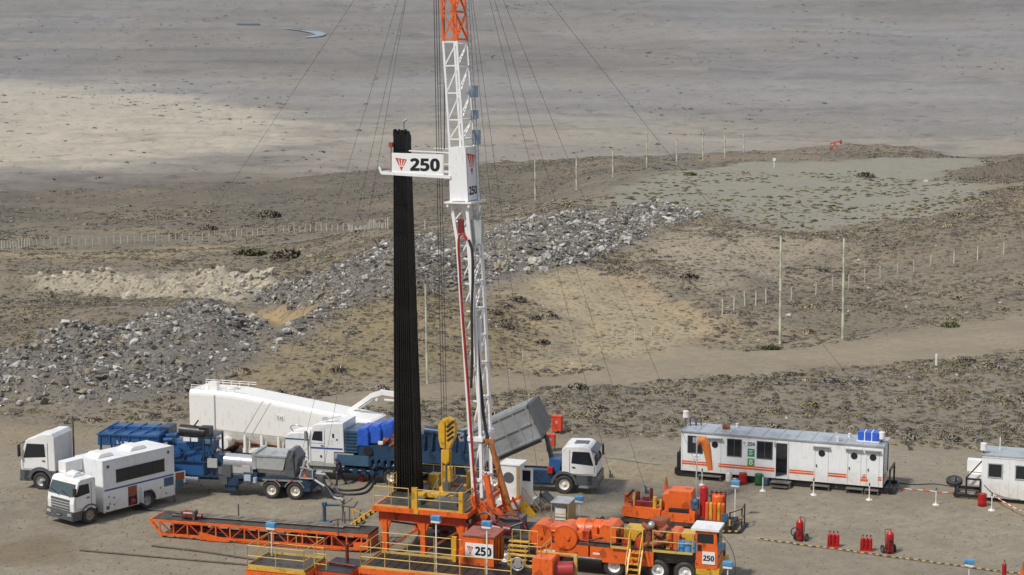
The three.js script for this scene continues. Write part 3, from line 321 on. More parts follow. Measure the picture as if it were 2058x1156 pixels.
  // single bushes one can point at
  const sb = [[1910, 657, 17, 'round dark green bush beside the dirt road at right', 0], [1545, 702, 24, 'wide low green bush at the foot of the left wooden pole', 0], [505, 513, 34, 'wide green bush below the fence on the left, left of a pair', 0], [578, 516, 40, 'dull green bush below the fence on the left, right of a pair', 1], [1265, 545, 12, 'small dark bush above the bare tan slope', 1], [1385, 560, 18, 'grey bush on the slope right of the bare tan ground', 1], [1040, 605, 17, 'flat dark bush on the tan mound beside the mast', 1], [1020, 660, 14, 'grey shrub right of the mast on the grassy slope', 1], [1075, 640, 12, 'small grey shrub at the left edge of the bare slope', 1], [1090, 690, 15, 'brown shrub low on the grassy slope right of the mast', 1], [680, 745, 16, 'grey shrub on the grassy slope above the white silo', 1], [420, 462, 16, 'dark bush on the far hill just above the fence', 1], [540, 437, 22, 'dark patch of bush high on the far left hill', 1], [1740, 357, 18, 'bush on the far edge of the gravel terrace', 1], [1387, 353, 12, 'small green bush at the left end of the gravel terrace', 0]];
  for (const [px, py, sz, label, k] of sb) { const h = hit(px, py), s = sz / (FPX / -h.z); const t = thing('bush', label, 'bush', [h.x, h.y - 0.05, h.z]); const geo = bushGeo(420, 0.85, 1, 0.24); const m = new THREE.Mesh(geo, bushMat(k ? lin(0.20, 0.175, 0.13) : lin(0.15, 0.155, 0.06))); m.name = 'foliage'; m.scale.set(s, s * (sz > 22 ? 0.45 : 0.8), s * 0.9); m.castShadow = m.receiveShadow = true; t.add(m); mk(b => { for (let i = 0; i < 5; i++) { const a = i * 1.256; b.rod([0, 0, 0], [Math.cos(a) * s * 0.5, s * 0.35, Math.sin(a) * s * 0.5], 0.03 * s, 5, 0.015 * s); } }).mesh('stem', M.wood, t); }
}

// ------------------------------------------------------------------ far plain: river bend and shed
{
  const out = [[558, 57], [580, 58.3], [604, 60.5], [628, 62], [646, 65], [656, 69.5], [648, 73.5], [630, 76.5], [610, 77], [620, 74.6], [634, 71.6], [626, 67.5], [604, 63], [580, 59.8]];
  const sg = new THREE.ShapeGeometry(new THREE.Shape(out.map(p => new THREE.Vector2(...p)))), sp2 = sg.attributes.position, pos = [];
  for (let i = 0; i < sg.index.count; i++) { const k = sg.index.getX(i), h = hit(sp2.getX(k), sp2.getY(k)); pos.push(h.x, h.y + 1.5, h.z); }
  const g = new THREE.BufferGeometry(); g.setAttribute('position', new THREE.Float32BufferAttribute(pos, 3)); g.computeVertexNormals();
  const m = new THREE.Mesh(g, new THREE.MeshPhysicalMaterial({ color: lin(0.24, 0.31, 0.36), roughness: 0.4, side: THREE.DoubleSide })); m.name = 'river'; m.userData.kind = 'structure'; scene.add(m);
  const h = hit(498, 52), k = -h.z / FPX; const t = thing('shed', 'long low dark shed far off on the plain left of the river bend', 'shed', [h.x, h.y - 1, h.z], -2);
  mk(b => b.bx(-17 * k, 22 * k, 0, 3.2 * k, -12, 0)).mesh('wall', M.greyLight, t); mk(b => b.prism([[-23 * k, 3.2 * k], [23 * k, 3.2 * k], [22 * k, 5.6 * k], [-22 * k, 5.6 * k]], -13, 1)).mesh('roof', M.steelBlue, t);
}

// ------------------------------------------------------------------ fences, posts and poles on the slopes
function fence(label, pts, step, hgt, r, mat, wires = 3) {
  const t = new THREE.Group(); const P = pts.map(p => hit(...p)); t.position.copy(P[0]); t.name = numbered('wire_fence'); scene.add(t); tag(t, label, 'fence'); const O = P[0]; const posts = [];
  for (let i = 0; i < P.length - 1; i++) { const L = Math.hypot(P[i + 1].x - P[i].x, P[i + 1].z - P[i].z), n = Math.max(1, Math.round(L / step)); for (let k = 0; k < n; k++) { const x = lerp(P[i].x, P[i + 1].x, k / n), z = lerp(P[i].z, P[i + 1].z, k / n); posts.push([x - O.x, terr(x, z) - O.y, z - O.z]); } } { const q = P[P.length - 1]; posts.push([q.x - O.x, q.y - O.y, q.z - O.z]); }
  const g = mk(b => b.rod([0, -0.2, 0], [0, hgt, 0], r, 6)).geo(); posts.forEach(p => { const m = new THREE.Mesh(g, mat); m.name = 'post'; m.position.set(...p); m.rotation.set(rr(-0.09, 0.09), rnd() * 6, rr(-0.09, 0.09)); m.scale.y = rr(0.85, 1.1); m.castShadow = true; t.add(m); });
  if (wires) mk(b => { for (let i = 0; i < posts.length - 1; i++) for (let w = 0; w < wires; w++) { const y = hgt * (0.35 + 0.28 * w); b.rod([posts[i][0], posts[i][1] + y, posts[i][2]], [posts[i + 1][0], posts[i + 1][1] + y, posts[i + 1][2]], 0.008, 3); } }).mesh('wire', M.wire, t); }
const postWood = paint(0.58, 0.55, 0.46, { map: null, rough: 0.9 });
fence('long fence of pale posts along the foot of the far left hill', [[-20, 503], [60, 494], [200, 492], [420, 480], [560, 468], [690, 464]], 1.45, 1.5, 0.10, postWood);
fence('sparser end of the far left fence, on both sides of the drill pipe', [[700, 463], [780, 460], [890, 457]], 4.2, 1.5, 0.10, postWood);
fence('fence of pale posts climbing the slope behind the two tall poles', [[1452, 632], [1540, 610], [1640, 592], [1770, 560], [1870, 535], [1965, 522], [2070, 505]], 3.15, 1.4, 0.075, postWood);
fence('short fence line of thin posts across the bare tan slope', [[965, 735], [1050, 728], [1160, 712], [1240, 692], [1310, 672]], 3.4, 1.15, 0.05, postWood);
const pole = (px, py, py2, label, group, r = 0.165, yTop = null) => { const h = hit(px, py), H = (py - py2) / (FPX / -h.z) * 1.0; const t = thing('utility_pole', label, 'pole', h, 0, group); mk(b => b.rod([0, -0.5, 0], [-H * 0.012, H, 0], r, 9, r * 0.8)).mesh('shaft', M.poleWood, t); mk(b => b.rod([-H * 0.012, H, 0], [-H * 0.012, H + 0.16, 0], r * 0.5, 6)).mesh('insulator', M.greyDark, t); return t; };
pole(1568, 691, 470, 'left of the two tall bare wooden poles by the road', null, 0.14);
pole(1694, 681, 475, 'right of the two tall bare wooden poles by the road', null, 0.14);
pole(859, 771, 566, 'tall bare pole standing between the drill pipe and the mast', null, 0.11);
pole(797, 775, 560, 'tall bare pole mostly hidden behind the racked drill pipe', null, 0.11);
{ const g = [[1076, 402, 320], [1159, 382, 315], [1232, 356, 302], [1300, 336, 262], [1360, 330, 280], [1413, 322, 264], [1457, 316, 260], [1495, 306, 268]], w = ['nearest of the far row of thin poles, right of the mast', 'second pole of the far row counted from the mast', 'third pole of the far row, before the slope crest', 'fourth pole of the far row, tall against the plain', 'fifth pole of the far row, short one on the crest', 'sixth pole of the far row on the hill crest', 'seventh and tallest pole of the far row on the crest', 'last faint pole of the far row, beyond the crest']; g.forEach(([x, y, y2], i) => pole(x, y, y2, w[i], null, 0.21)); }
{ // single white posts
  const wp = (px, py, hpx, label, r, head) => { const h = hit(px, py), k = -h.z / FPX; const t = thing('marker_post', label, 'post', h); mk(b => b.rod([0, -0.2, 0], [0, hpx * k, 0], r, 8)).mesh('shaft', M.white, t); if (head) mk(b => b.bx(-3 * k, 3 * k, hpx * k, (hpx + 5) * k, -0.05, 0.05)).mesh('plate', M.white, t); };
  wp(1882, 738, 27, 'white marker post on the near side of the dirt road', 0.11); wp(1556, 337, 14, 'white marker with plate at the far edge of the gravel terrace', 0.12, 1);
  const h = hit(1861, 365), k = -h.z / FPX; const t = thing('white_box', 'small white box at the right end of the gravel terrace', 'box', h, -10); mk(b => b.bx(-4 * k, 4 * k, 0, 4.5 * k, -0.6, 0)).mesh('body', M.white, t); mk(b => b.bx(-4.4 * k, 4.4 * k, 4.5 * k, 5.2 * k, -0.65, 0.05)).mesh('lid', M.greyLight, t);
}
{ // pump jack on the far ridge
  const h = hit(1678, 301), s = -h.z / FPX; const t = thing('pump_jack', 'red pump jack on the far ridge', 'pump jack', [h.x, h.y - 1 * s, h.z], -18); const p = (x, y, z = 0) => [x * s, y * s, z * s];
  mk(b => b.bx(-12 * s, 14 * s, 0, 2 * s, -4 * s, 4 * s)).mesh('base', M.rust, t);
  mk(b => { for (const z of [-3, 3]) { b.bar(p(-6, 2, z), p(0, 15, z * 0.2), 1.1 * s); b.bar(p(5, 2, z), p(0, 15, z * 0.2), 1.1 * s); } b.bar(p(-4, 7, 2), p(3, 7, 2), 0.8 * s); }).mesh('samson_post', M.orangeRed, t);
  mk(b => b.bar(p(-9, 13), p(10, 18), 1.8 * s, 2.4 * s)).mesh('walking_beam', M.orangeRed, t);
  mk(b => b.prism([p(9, 13), p(13, 12), p(14.5, 16), p(13, 20), p(10, 21)].map(q => [q[0], q[1]]), -1.2 * s, 1.2 * s)).mesh('horse_head', M.rust, t);
  mk(b => { b.bar(p(-9, 13, 2), p(-7, 4, 2), 0.7 * s); b.prism([p(-11, 2), p(-5, 2), p(-4, 6), p(-9, 7)].map(q => [q[0], q[1]]), 1 * s, 2.6 * s); }).mesh('counterweight', M.rust, t);
}

// ------------------------------------------------------------------ vehicle pieces (local axes: +x to the right of the picture, +z to the near side, origin on the ground at a near wheel)
const sideRot = new THREE.Matrix4().makeRotationX(Math.PI / 2);
function wheelGeos(r, w) { // axis along z, outer face towards +z
  const t = new B(); const h = w / 2; t.lathe([[r * 0.56, -h * 0.8], [r * 0.72, -h], [r * 0.9, -h], [r * 0.975, -h * 0.78], [r, -h * 0.45], [r, h * 0.45], [r * 0.975, h * 0.78], [r * 0.9, h], [r * 0.72, h], [r * 0.56, h * 0.8]], sideRot, 28);
  for (let i = 0; i < 22; i++) { const a = i / 22 * 6.283; t.ob(Math.cos(a) * r * 0.99, Math.sin(a) * r * 0.99, 0, 0.03, 0.06, w * 0.8, 0, 0, a); }
  const m = new B(); m.lathe([[0.001, h * 0.62], [r * 0.15, h * 0.62], [r * 0.17, h * 0.3], [r * 0.36, h * 0.12], [r * 0.44, h * 0.5], [r * 0.55, h * 0.72], [r * 0.58, h * 0.84], [r * 0.58, h * 0.6], [r * 0.56, -h * 0.8], [0.001, -h * 0.8]], sideRot, 24);
  for (let i = 0; i < 8; i++) { const a = i / 8 * 6.283; m.rod([Math.cos(a) * r * 0.27, Math.sin(a) * r * 0.27, h * 0.15], [Math.cos(a) * r * 0.27, Math.sin(a) * r * 0.27, h * 0.42], r * 0.035, 6); }
  return [t.geo(), m.geo()]; }
const WG = {};
function wheel(p, x, z, r, w, rim = M.greyLight, far = false, y = r) { const k = r + '_' + w; WG[k] ??= wheelGeos(r, w); const g = new THREE.Group(); g.name = 'wheel'; g.position.set(x, y, z + (far ? w / 2 : -w / 2)); if (far) g.rotation.y = Math.PI; const a = new THREE.Mesh(WG[k][0], M.tyre), b = new THREE.Mesh(WG[k][1], rim); a.name = 'tyre'; b.name = 'rim'; g.rotation.z = rnd() * 6; for (const m of [a, b]) { m.castShadow = m.receiveShadow = true; g.add(m); } p.add(g); }
const fender = (x, r, z0, z1, y = r, t = 0.05, a0 = 0.02, a1 = 0.98) => mk(b => { const n = 12; for (let i = 0; i < n; i++) { const a = Math.PI * lerp(a0, a1, i / n), c = Math.PI * lerp(a0, a1, (i + 1) / n); b.prism([[x - Math.cos(a) * r, y + Math.sin(a) * r], [x - Math.cos(a) * (r + t), y + Math.sin(a) * (r + t)], [x - Math.cos(c) * (r + t), y + Math.sin(c) * (r + t)], [x - Math.cos(c) * r, y + Math.sin(c) * r]], z0, z1); } });
// flat-fronted cab; s=-1 front to the left (-x), s=+1 front to the right. x0 rear, L length
function coeCab(t, xr, L, y0, y1, W, s, o = {}) {
  const X = u => xr + s * u; // u from 0 (rear) to L (front)
  const hw = o.sill ?? (y0 + (y1 - y0) * 0.52), prof = o.prof ?? [[0, y0], [L, y0], [L, hw], [L - 0.3, y1 - 0.22], [L - 0.55, y1 - 0.04], [L - 0.8, y1], [0.12, y1], [0, y1 - 0.12]];
  const body = mk(b => b.prism(prof.map(p => [X(p[0]), p[1]]), -W, 0, 0.05)).mesh('cab', M.white, t);
  // windscreen follows the sloping front
  const f0 = [L + 0.015, hw + 0.02], f1 = [L - 0.3 + 0.02, y1 - 0.28], ws = new B(); ws.loft([[[X(f0[0]), f0[1], -0.1], [X(f0[0]), f0[1], -W + 0.1], [X(f0[0] - 0.05), f0[1], -W + 0.1], [X(f0[0] - 0.05), f0[1], -0.1]], [[X(f1[0]), f1[1], -0.12], [X(f1[0]), f1[1], -W + 0.12], [X(f1[0] - 0.05), f1[1], -W + 0.12], [X(f1[0] - 0.05), f1[1], -0.12]]]); ws.mesh('windscreen', o.glass ?? M.glass, t);
  mk(b => { b.bar([X(L + 0.03), hw - 0.02, -0.3], [X(L - 0.02), hw + 0.22, -W * 0.45], 0.025); b.bar([X(L + 0.03), hw - 0.02, -W * 0.55], [X(L - 0.02), hw + 0.22, -W + 0.3], 0.025); }).mesh('wiper', M.black, t);
  for (const [nm, z0, z1] of [['side_window', -0.01, 0.014], ['side_window', -W - 0.014, -W + 0.01]]) mk(b => b.prism([[X(L * 0.28), hw + 0.04], [X(L - 0.16), hw - 0.06], [X(L - 0.4), y1 - 0.32], [X(L * 0.28 + 0.06), y1 - 0.32]], z0, z1)).mesh(nm, M.glass, t);
  const dr = mk(b => { const e = 0.022; b.bx(X(L * 0.22), X(L * 0.22) + 0.025, y0 + 0.1, y1 - 0.25, -0.01, e); b.bx(X(L - 0.1), X(L - 0.1) + 0.025, y0 + 0.2, hw - 0.1, -0.01, e); b.bx(X(L * 0.22), X(L - 0.1), y0 + 0.1, y0 + 0.125, -0.01, e); }).mesh('door', M.grey, t);
  mk(b => b.bx(X(L * 0.3), X(L * 0.3 + 0.18), hw - 0.22, hw - 0.17, 0, 0.05)).mesh('handle', M.black, dr);
  for (const z of [0.16, -W - 0.16]) mk(b => { b.bar([X(L - 0.12), y1 - 0.3, z > 0 ? 0 : -W], [X(L + 0.05), y1 - 0.35, z], 0.03); b.bx(X(L - 0.02), X(L + 0.08), hw + 0.05, y1 - 0.38, z - 0.1, z + 0.1); }).mesh('mirror', M.black, t);
  const gr = mk(b => b.bx(X(L - 0.02), X(L + 0.03), y0 + 0.06, hw - 0.22, -W + 0.35, -0.35)).mesh('grille', o.grille ?? M.greyDark, t);
  mk(b => { const n = o.slats ?? 5; for (let i = 0; i < n; i++) { const y = lerp(y0 + 0.12, hw - 0.3, (i + 0.5) / n); b.bx(X(L + 0.03), X(L + 0.05), y - 0.025, y + 0.025, -W + 0.38, -0.38); } }).mesh('grille_bar', o.bar ?? M.white, gr);
  const bp = mk(b => { b.bx(X(L - 0.5), X(L + 0.1), o.by ?? 0.42, y0 + 0.02, -W, 0); b.bx(X(L + 0.02), X(L + 0.14), (o.by ?? 0.42) + 0.04, (o.by ?? 0.42) + 0.16, -W - 0.02, 0.02); }).mesh('bumper', o.bump ?? M.greyDark, t);
  for (const z of [-0.42, -W + 0.08]) mk(b => b.bx(X(L + 0.1), X(L + 0.13), y0 - 0.24, y0 - 0.08, z, z + 0.34)).mesh('headlight', M.greyLight, bp);
  if (o.visor !== false) mk(b => b.prism([[X(L - 0.33), y1 - 0.26], [X(L + 0.02), y1 - 0.36], [X(L + 0.02), y1 - 0.32], [X(L - 0.33), y1 - 0.14]], -W + 0.05, -0.05)).mesh('sun_visor', M.greyDark, t);
  if (o.deflector) mk(b => b.prism([[X(0.1), y1 - 0.02], [X(L - 0.75), y1 - 0.02], [X(L * 0.5), y1 + 0.2], [X(0.2), y1 + 0.26]], -W + 0.2, -0.2, 0.06)).mesh('roof_deflector', M.white, t);
  return body; }

// ------------------------------------------------------------------ box van truck at the left
{
  const t = thing('box_truck', 'white box truck with long black side window and two white roof vents', 'truck', gp(182, 1053), 51.9); const W = 2.35;
  coeCab(t, 0.42, 1.5, 0.85, 2.62, W, -1, { glass: M.glassGreen, visor: false, sill: 1.72, by: 0.36, prof: [[0, 0.8], [1.5, 0.8], [1.52, 1.3], [1.45, 1.72], [1.14, 2.5], [1.0, 2.6], [0.1, 2.62], [0, 2.5]], slats: 3, bar: M.greyLight });
  mk(b => { b.bx(-1.1, 6.0, 0.55, 0.8, -1.7, -0.6); b.bx(0.5, 5.8, 0.35, 0.7, -2.2, -1.9); }).mesh('chassis', M.greyDark, t);
  const box = mk(b => { b.prism([[0.93, 0.42], [0.93, 3.34], [5.95, 3.34], [5.95, 0.42], [4.62, 0.42], [4.55, 0.85], [4.3, 1.1], [3.7, 1.1], [3.45, 0.85], [3.38, 0.42]], -2.42, 0); }).mesh('box_body', M.whiteCool, t);
  mk(b => { for (const x of [0.92, 5.9]) b.bx(x, x + 0.07, 0.4, 3.36, -0.03, 0.02); b.bx(0.92, 5.97, 3.3, 3.365, -0.03, 0.02); b.bx(0.9, 0.94, 0.5, 3.3, -0.04, 0.0); for (const x of [2.2, 3.45, 4.75]) b.bx(x, x + 0.012, 0.45, 3.3, 0, 0.006); b.bx(0.90, 0.935, 0.5, 3.34, -2.44, -2.36); }).mesh('edge_trim', M.white, box);
  mk(b => b.bx(0.95, 5.93, 1.61, 1.70, 0, 0.012)).mesh('stripe', M.stripeBlue, box);
  const win = mk(b => b.bx(1.82, 5.26, 2.0, 2.68, -0.02, 0.02)).mesh('long_window', M.glass, t); mk(b => { for (const x of [2.65, 3.5, 4.4]) b.bx(x, x + 0.03, 2.0, 2.68, 0.02, 0.03); b.bx(1.79, 5.29, 2.68, 2.71, 0, 0.035); b.bx(1.79, 5.29, 1.97, 2.0, 0, 0.035); }).mesh('frame', M.black, win);
  const hatch = mk(b => b.bx(2.62, 3.24, 0.46, 1.56, -0.03, 0.012)).mesh('open_hatch', M.rust, t); mk(b => { b.bx(2.62, 3.24, 0.46, 0.98, 0.012, 0.018); }).mesh('hatch_opening', M.dark, hatch); mk(b => { b.sph(2.95, 0.7, 0, 0.18, 0.17, 0.12); b.bx(2.72, 2.85, 0.5, 0.62, 0, 0.06); }).mesh('red_fitting', M.red, hatch);
  mk(b => b.ob(3.42, 0.95, 0.17, 0.03, 0.9, 0.34)).mesh('hatch_door', M.whiteCool, hatch);
  const ld = mk(b => b.ob(6.28, 1.42, 0.1, 0.72, 0.72, 0.03, 0, -0.25)).mesh('locker_door', M.whiteCool, t); mk(b => b.ob(6.28, 1.5, 0.13, 0.54, 0.42, 0.02, 0, -0.25)).mesh('door_lining', M.rust, ld); mk(b => b.ob(6.24, 1.05, 0.125, 0.5, 0.5, 0.03, 0, -0.25)).mesh('blue_bag', M.steelBlue, ld);
  mk(b => { b.bx(5.2, 5.9, 1.05, 1.55, -0.01, 0.014); }).mesh('locker_opening', M.steelBlue, t);
  for (const [x, l] of [[1.75, 1.15], [4.05, 1.25]]) mk(b => b.prism([[x - l / 2, 3.34], [x + l / 2, 3.34], [x + l / 2 - 0.12, 3.5], [x + l / 2 - 0.3, 3.58], [x - l / 2 + 0.3, 3.58], [x - l / 2 + 0.1, 3.5]], -1.9, -0.75, 0.06)).mesh('roof_vent', M.cream, t);
  mk(b => { b.prism([[-0.25, 2.64], [0.91, 2.64], [0.91, 3.3], [-0.25, 3.26]], -2.42, -1.75, 0.03); }).mesh('air_conditioner', M.white, t);
  mk(b => { b.bx(-0.5, 0.25, 2.62, 2.72, -1.6, -0.7); b.prism([[-0.4, 2.7], [0.1, 2.7], [0.0, 2.84], [-0.3, 2.8]], -1.5, -0.8); }).mesh('roof_hatch', M.white, t);
  fender(-0.02, 0.56, -0.55, 0.02, 0.5, 0.09).mesh('front_fender', M.greyDark, t); fender(4.0, 0.56, -0.2, 0.015, 0.5, 0.05).mesh('wheel_arch', M.greyDark, t);
  for (const z of [0, -W]) wheel(t, 0, z, 0.49, 0.27, paint(0.36, 0.28, 0.21), z < 0); for (const z of [0, -W]) wheel(t, 4.0, z, 0.49, 0.5, M.greyLight, z < 0);
  mk(b => { b.bar([5.93, 0.45, -0.02], [5.93, 0.0, 0.05], 0.07); b.bx(1.1, 1.3, 0.55, 0.75, 0, 0.02); for (const [x, y] of [[1.25, 1.2], [1.6, 1.1], [1.28, 0.8], [1.6, 0.7], [4.9, 1.0], [5.3, 0.6]]) b.bx(x, x + 0.07, y, y + 0.1, 0, 0.02); b.bx(1.2, 1.36, 2.9, 3.06, 0, 0.03); b.bx(5.5, 5.62, 2.95, 3.12, 0, 0.03); }).mesh('fitting', M.greyDark, t);
  plate('number_plate', canvasMat(128, 40, (g, w, h) => { g.fillStyle = '#20242a'; g.fillRect(0, 0, w, h); g.fillStyle = '#c9ccd0'; g.font = 'bold 30px sans-serif'; g.fillText('CSM 618', 4, 31); }), 0.42, 0.14, t, -1.24, 0.62, -1.2, -Math.PI / 2);
}
// ------------------------------------------------------------------ blender truck: white cab far left, blue bin and machinery, tandem at the right
{
  const o = gp(545, 1003), yaw = -11, t = thing('blender_truck', 'blue blender truck with white flat cab at far left and grey hopper over its tandem', 'truck', o, yaw); const q = local(o, yaw, 87, 982, 0); const fx = q[0], W = 2.35;
  const C = new THREE.Group(); C.name = 'cab_unit'; C.position.set(0, 0, q[2] + 0.3); t.add(C);
  const xr = fx + 0.98;
  coeCab(C, xr, 2.2, 1.15, 3.12, W, -1, { sill: 1.98, by: 0.5, prof: [[0, 1.15], [2.2, 1.15], [2.26, 1.5], [2.2, 2.0], [1.9, 2.95], [1.7, 3.1], [1.3, 3.2], [0.8, 3.42], [0.2, 3.42], [0.03, 3.2]] });
  fender(fx, 0.64, -0.5, 0.03, 0.56, 0.2, 0.05, 0.95).mesh('front_fender', M.greyDark, C); mk(b => { b.bx(fx - 1.05, fx - 0.6, 0.5, 1.15, -0.5, 0.0); b.bx(fx + 0.62, fx + 1.0, 0.6, 1.15, -0.45, -0.02); }).mesh('lower_cab', M.greyDark, C);
  for (const z of [0, -W]) wheel(C, fx, z, 0.52, 0.3, M.greyLight, z < 0);
  mk(b => { b.rod([xr + 0.15, 0.9, -2.15], [xr + 0.15, 4.1, -2.15], 0.05, 10); }).mesh('exhaust_stack', M.pipeRust, C);
  mk(b => { for (const z of [-0.75, -1.7]) b.bx(xr - 1.8, 2.2, 0.82, 1.12, z, z + 0.12); b.bx(-7, 2.3, 1.1, 1.2, -2.3, -0.05); b.bx(xr + 0.3, xr + 1.5, 0.7, 1.5, -2.0, -0.2); }).mesh('chassis', M.navy, t);
  const bin = mk(b => { b.prism([[-10.9, 2.72], [-7.0, 2.85], [-6.95, 3.5], [-10.88, 3.42]], -2.3, -0.15); for (let i = 0; i < 7; i++) b.bx(-10.75 + i * 0.62, -10.69 + i * 0.62, 2.78, 3.4, -0.15, -0.08); b.bx(-10.9, -6.95, 3.36, 3.46, -0.15, -0.05); }).mesh('blue_bin', M.blue, t);
  mk(b => { for (let i = 0; i < 5; i++) b.bar([-10.8 + i * 0.92, 3.47, -0.2], [-10.5 + i * 0.92, 3.72, -2.3], 0.07); b.prism([[-10.9, 3.44], [-7, 3.5], [-7.1, 3.68], [-10.8, 3.62]], -2.34, -1.5); }).mesh('bin_lid', M.blue, bin); mk(b => b.bx(-7.4, -6.8, 2.9, 3.75, -2.4, -1.2)).mesh('bin_end_gear', M.navy, bin);
  plate('lettering', canvasMat(160, 64, (g, w, h) => { g.fillStyle = '#1c4a86'; g.fillRect(0, 0, w, h); g.fillStyle = '#dfe7ee'; g.fillRect(6, 10, 9, 44); g.fillRect(6, 46, 30, 9); g.fillRect(44, 22, 20, 32); g.fillRect(100, 22, 48, 26); }), 0.8, 0.26, bin, -9.3, 2.97, -0.135);
  mk(b => { for (const x of [-10.8, -10.1, -8.9, -7.3]) b.bx(x, x + 0.1, 1.1, 2.75, -0.3, -0.2); for (const x of [-10.8, -7.3]) b.bx(x, x + 0.1, 1.1, 2.75, -2.2, -2.1); b.bx(-10.6, -8, 1.2, 2.3, -1.9, -0.8); }).mesh('bin_stand', M.navy, t);
  // engine and pump tower
  mk(b => { b.bx(-6.9, -4.1, 1.2, 2.0, -2.1, -0.2); b.bx(-6.6, -3.9, 2.5, 3.0, -1.9, -0.5); b.cylz = 0; for (const x of [-5.15, -4.62]) b.rod([x, 3.05, -0.35], [x, 3.05, -0.9], 0.24, 14); for (let i = 0; i < 6; i++) b.rod([-6.6 + i * 0.5, 1.4 + (i % 3) * 0.3, -0.3], [-6.3 + i * 0.5, 2.5 + (i % 2) * 0.3, -0.35], 0.06, 6); b.bx(-6.4, -5.7, 2.0, 2.6, -1.6, -0.25); b.bx(-5.3, -4.4, 2.0, 2.5, -1.4, -0.3); b.rod([-6.9, 3.25, -1.0], [-6.0, 3.42, -0.7], 0.16, 10); b.rod([-7.1, 3.1, -0.5], [-6.2, 3.2, -0.4], 0.14, 10); b.bx(-7.2, -6.6, 1.4, 2.3, -1.2, -0.1); }).mesh('pump_engine', M.blue, t);
  mk(b => { for (const x of [-4.25, -3.75]) for (const z of [-0.1, -1.9]) b.bx(x, x + 0.1, 1.1, 3.5, z - 0.1, z); b.bx(-4.25, -3.65, 2.35, 2.45, -0.2, -0.1); b.bx(-6.9, 2.0, 1.1, 1.22, -0.4, -0.3); b.bx(-4.25, -3.65, 3.4, 3.5, -2, -0.1); b.bx(-6.9, -3.7, 1.95, 2.05, -0.18, -0.08); b.bar([-6.8, 2.05, -0.12], [-4.2, 2.95, -0.12], 0.06); b.bx(-3.7, -2.9, 1.75, 2.45, -1.2, -0.2); b.bx(-1.7, -0.9, 1.2, 1.55, -1.6, -0.1); b.bx(-2.9, -2.0, 0.7, 1.15, -0.8, 0.0); b.bx(1.9, 2.4, 0.55, 1.12, -2.2, 0.02); b.bx(-2.9, -2.2, 0.35, 0.7, -0.5, -0.1); }).mesh('equipment_frame', M.navy, t);
  const sil = mk(b => { b.rod([-5.75, 3.78, -0.5], [-4.15, 3.68, -0.5], 0.36, 18); b.bx(-4.5, -3.85, 3.35, 4.05, -0.9, -0.2); b.rod([-4.9, 4.05, -0.5], [-4.55, 4.45, -0.3], 0.05, 6); }).mesh('silencer', M.black, t); mk(b => { b.bx(-5.45, -5.05, 3.2, 3.42, -0.2, -0.13); b.bx(-4.95, -4.55, 3.2, 3.42, -0.2, -0.13); }).mesh('plate', M.white, sil);
  mk(b => b.rod([-5.7, 0.88, 0.0], [-4.5, 0.86, 0.0], 0.24, 16)).mesh('silver_air_tank', M.silver, t); mk(b => b.bx(-3.9, -3.3, 1.72, 2.25, -0.1, 0.06)).mesh('grey_panel', M.greyLight, t);
  mk(b => b.rod([-2.95, 2.05, -0.5], [-1.15, 1.98, -0.5], 0.47, 22)).mesh('silver_mixing_drum', M.silver, t); mk(b => { b.bx(-2.9, -1.15, 1.45, 1.8, -0.95, -0.06); b.bx(-1.75, -1.25, 1.55, 1.9, -0.06, 0.02); }).mesh('drum_cradle', M.greyLight, t);
  mk(b => { b.bx(-3.0, -2.45, 1.2, 1.95, -0.3, 0.06); b.bx(-3.2, -2.7, 0.75, 1.2, -0.2, 0.05); }).mesh('control_cabinet', M.greyDark, t);
  const hop = mk(b => { b.prism([[-1.0, 1.8], [0.75, 1.74], [0.95, 2.58], [-1.0, 2.66]], -1.9, 0.0); b.bx(-1.15, -0.9, 1.75, 2.75, -1.95, 0.03); b.bx(-1.0, 1.0, 2.52, 2.6, -1.95, 0.05); b.prism([[-0.8, 1.5], [0.5, 1.5], [0.7, 1.75], [-0.95, 1.78]], -1.7, -0.2); }).mesh('grey_hopper', M.hopper, t);
  mk(b => { b.prism([[0.85, 1.5], [1.5, 1.35], [1.7, 2.5], [1.35, 2.95], [1.1, 2.95], [0.98, 2.6]], -1.4, 0.02); b.rod([1.25, 2.4, 0.05], [1.5, 3.0, 0.05], 0.09, 8); b.rod([1.45, 1.4, 0.05], [1.35, 2.6, 0.05], 0.07, 8); }).mesh('auger_drive', M.greyDark, t);
  mk(b => { b.bx(1.75, 2.6, 1.3, 1.36, -1.8, 0.0); b.bar([1.75, 1.36, 0], [2.0, 2.2, -0.1], 0.06); b.bar([2.55, 1.36, 0], [2.55, 1.9, 0], 0.05); b.bar([1.8, 2.0, 0], [2.55, 1.9, 0], 0.05); b.rod([1.8, 1.7, -0.3], [1.95, 2.3, -0.5], 0.14, 10); b.rod([2.4, 1.55, -0.4], [3.2, 1.5, -0.5], 0.08, 8); b.rod([2.5, 1.3, -0.2], [3.3, 0.95, 0.1], 0.07, 8); }).mesh('rear_pipework', M.greyLight, t);
  mk(b => { b.bx(2.0, 2.55, 1.42, 1.75, -0.7, -0.1); b.bx(2.7, 3.1, 1.0, 1.4, -0.6, -0.2); b.rod([2.9, 0.6, -0.4], [2.9, 1.2, -0.4], 0.13, 10); }).mesh('rear_manifold', M.greyDark, t);
  const mf = new B(); for (const x of [0, 1.45]) mf.g.push(...fender(x, 0.6, -0.6, 0.05, 0.53, 0.05, 0.12, 0.88).g); mf.bx(-0.5, 1.95, 1.1, 1.18, -0.6, 0.05); mf.mesh('rear_fender', M.galv, t);
  mk(b => { for (const x of [0.3, 1.2]) b.bx(x, x + 0.16, 1.12, 1.2, 0.05, 0.07); }).mesh('marker_light', M.red, t);
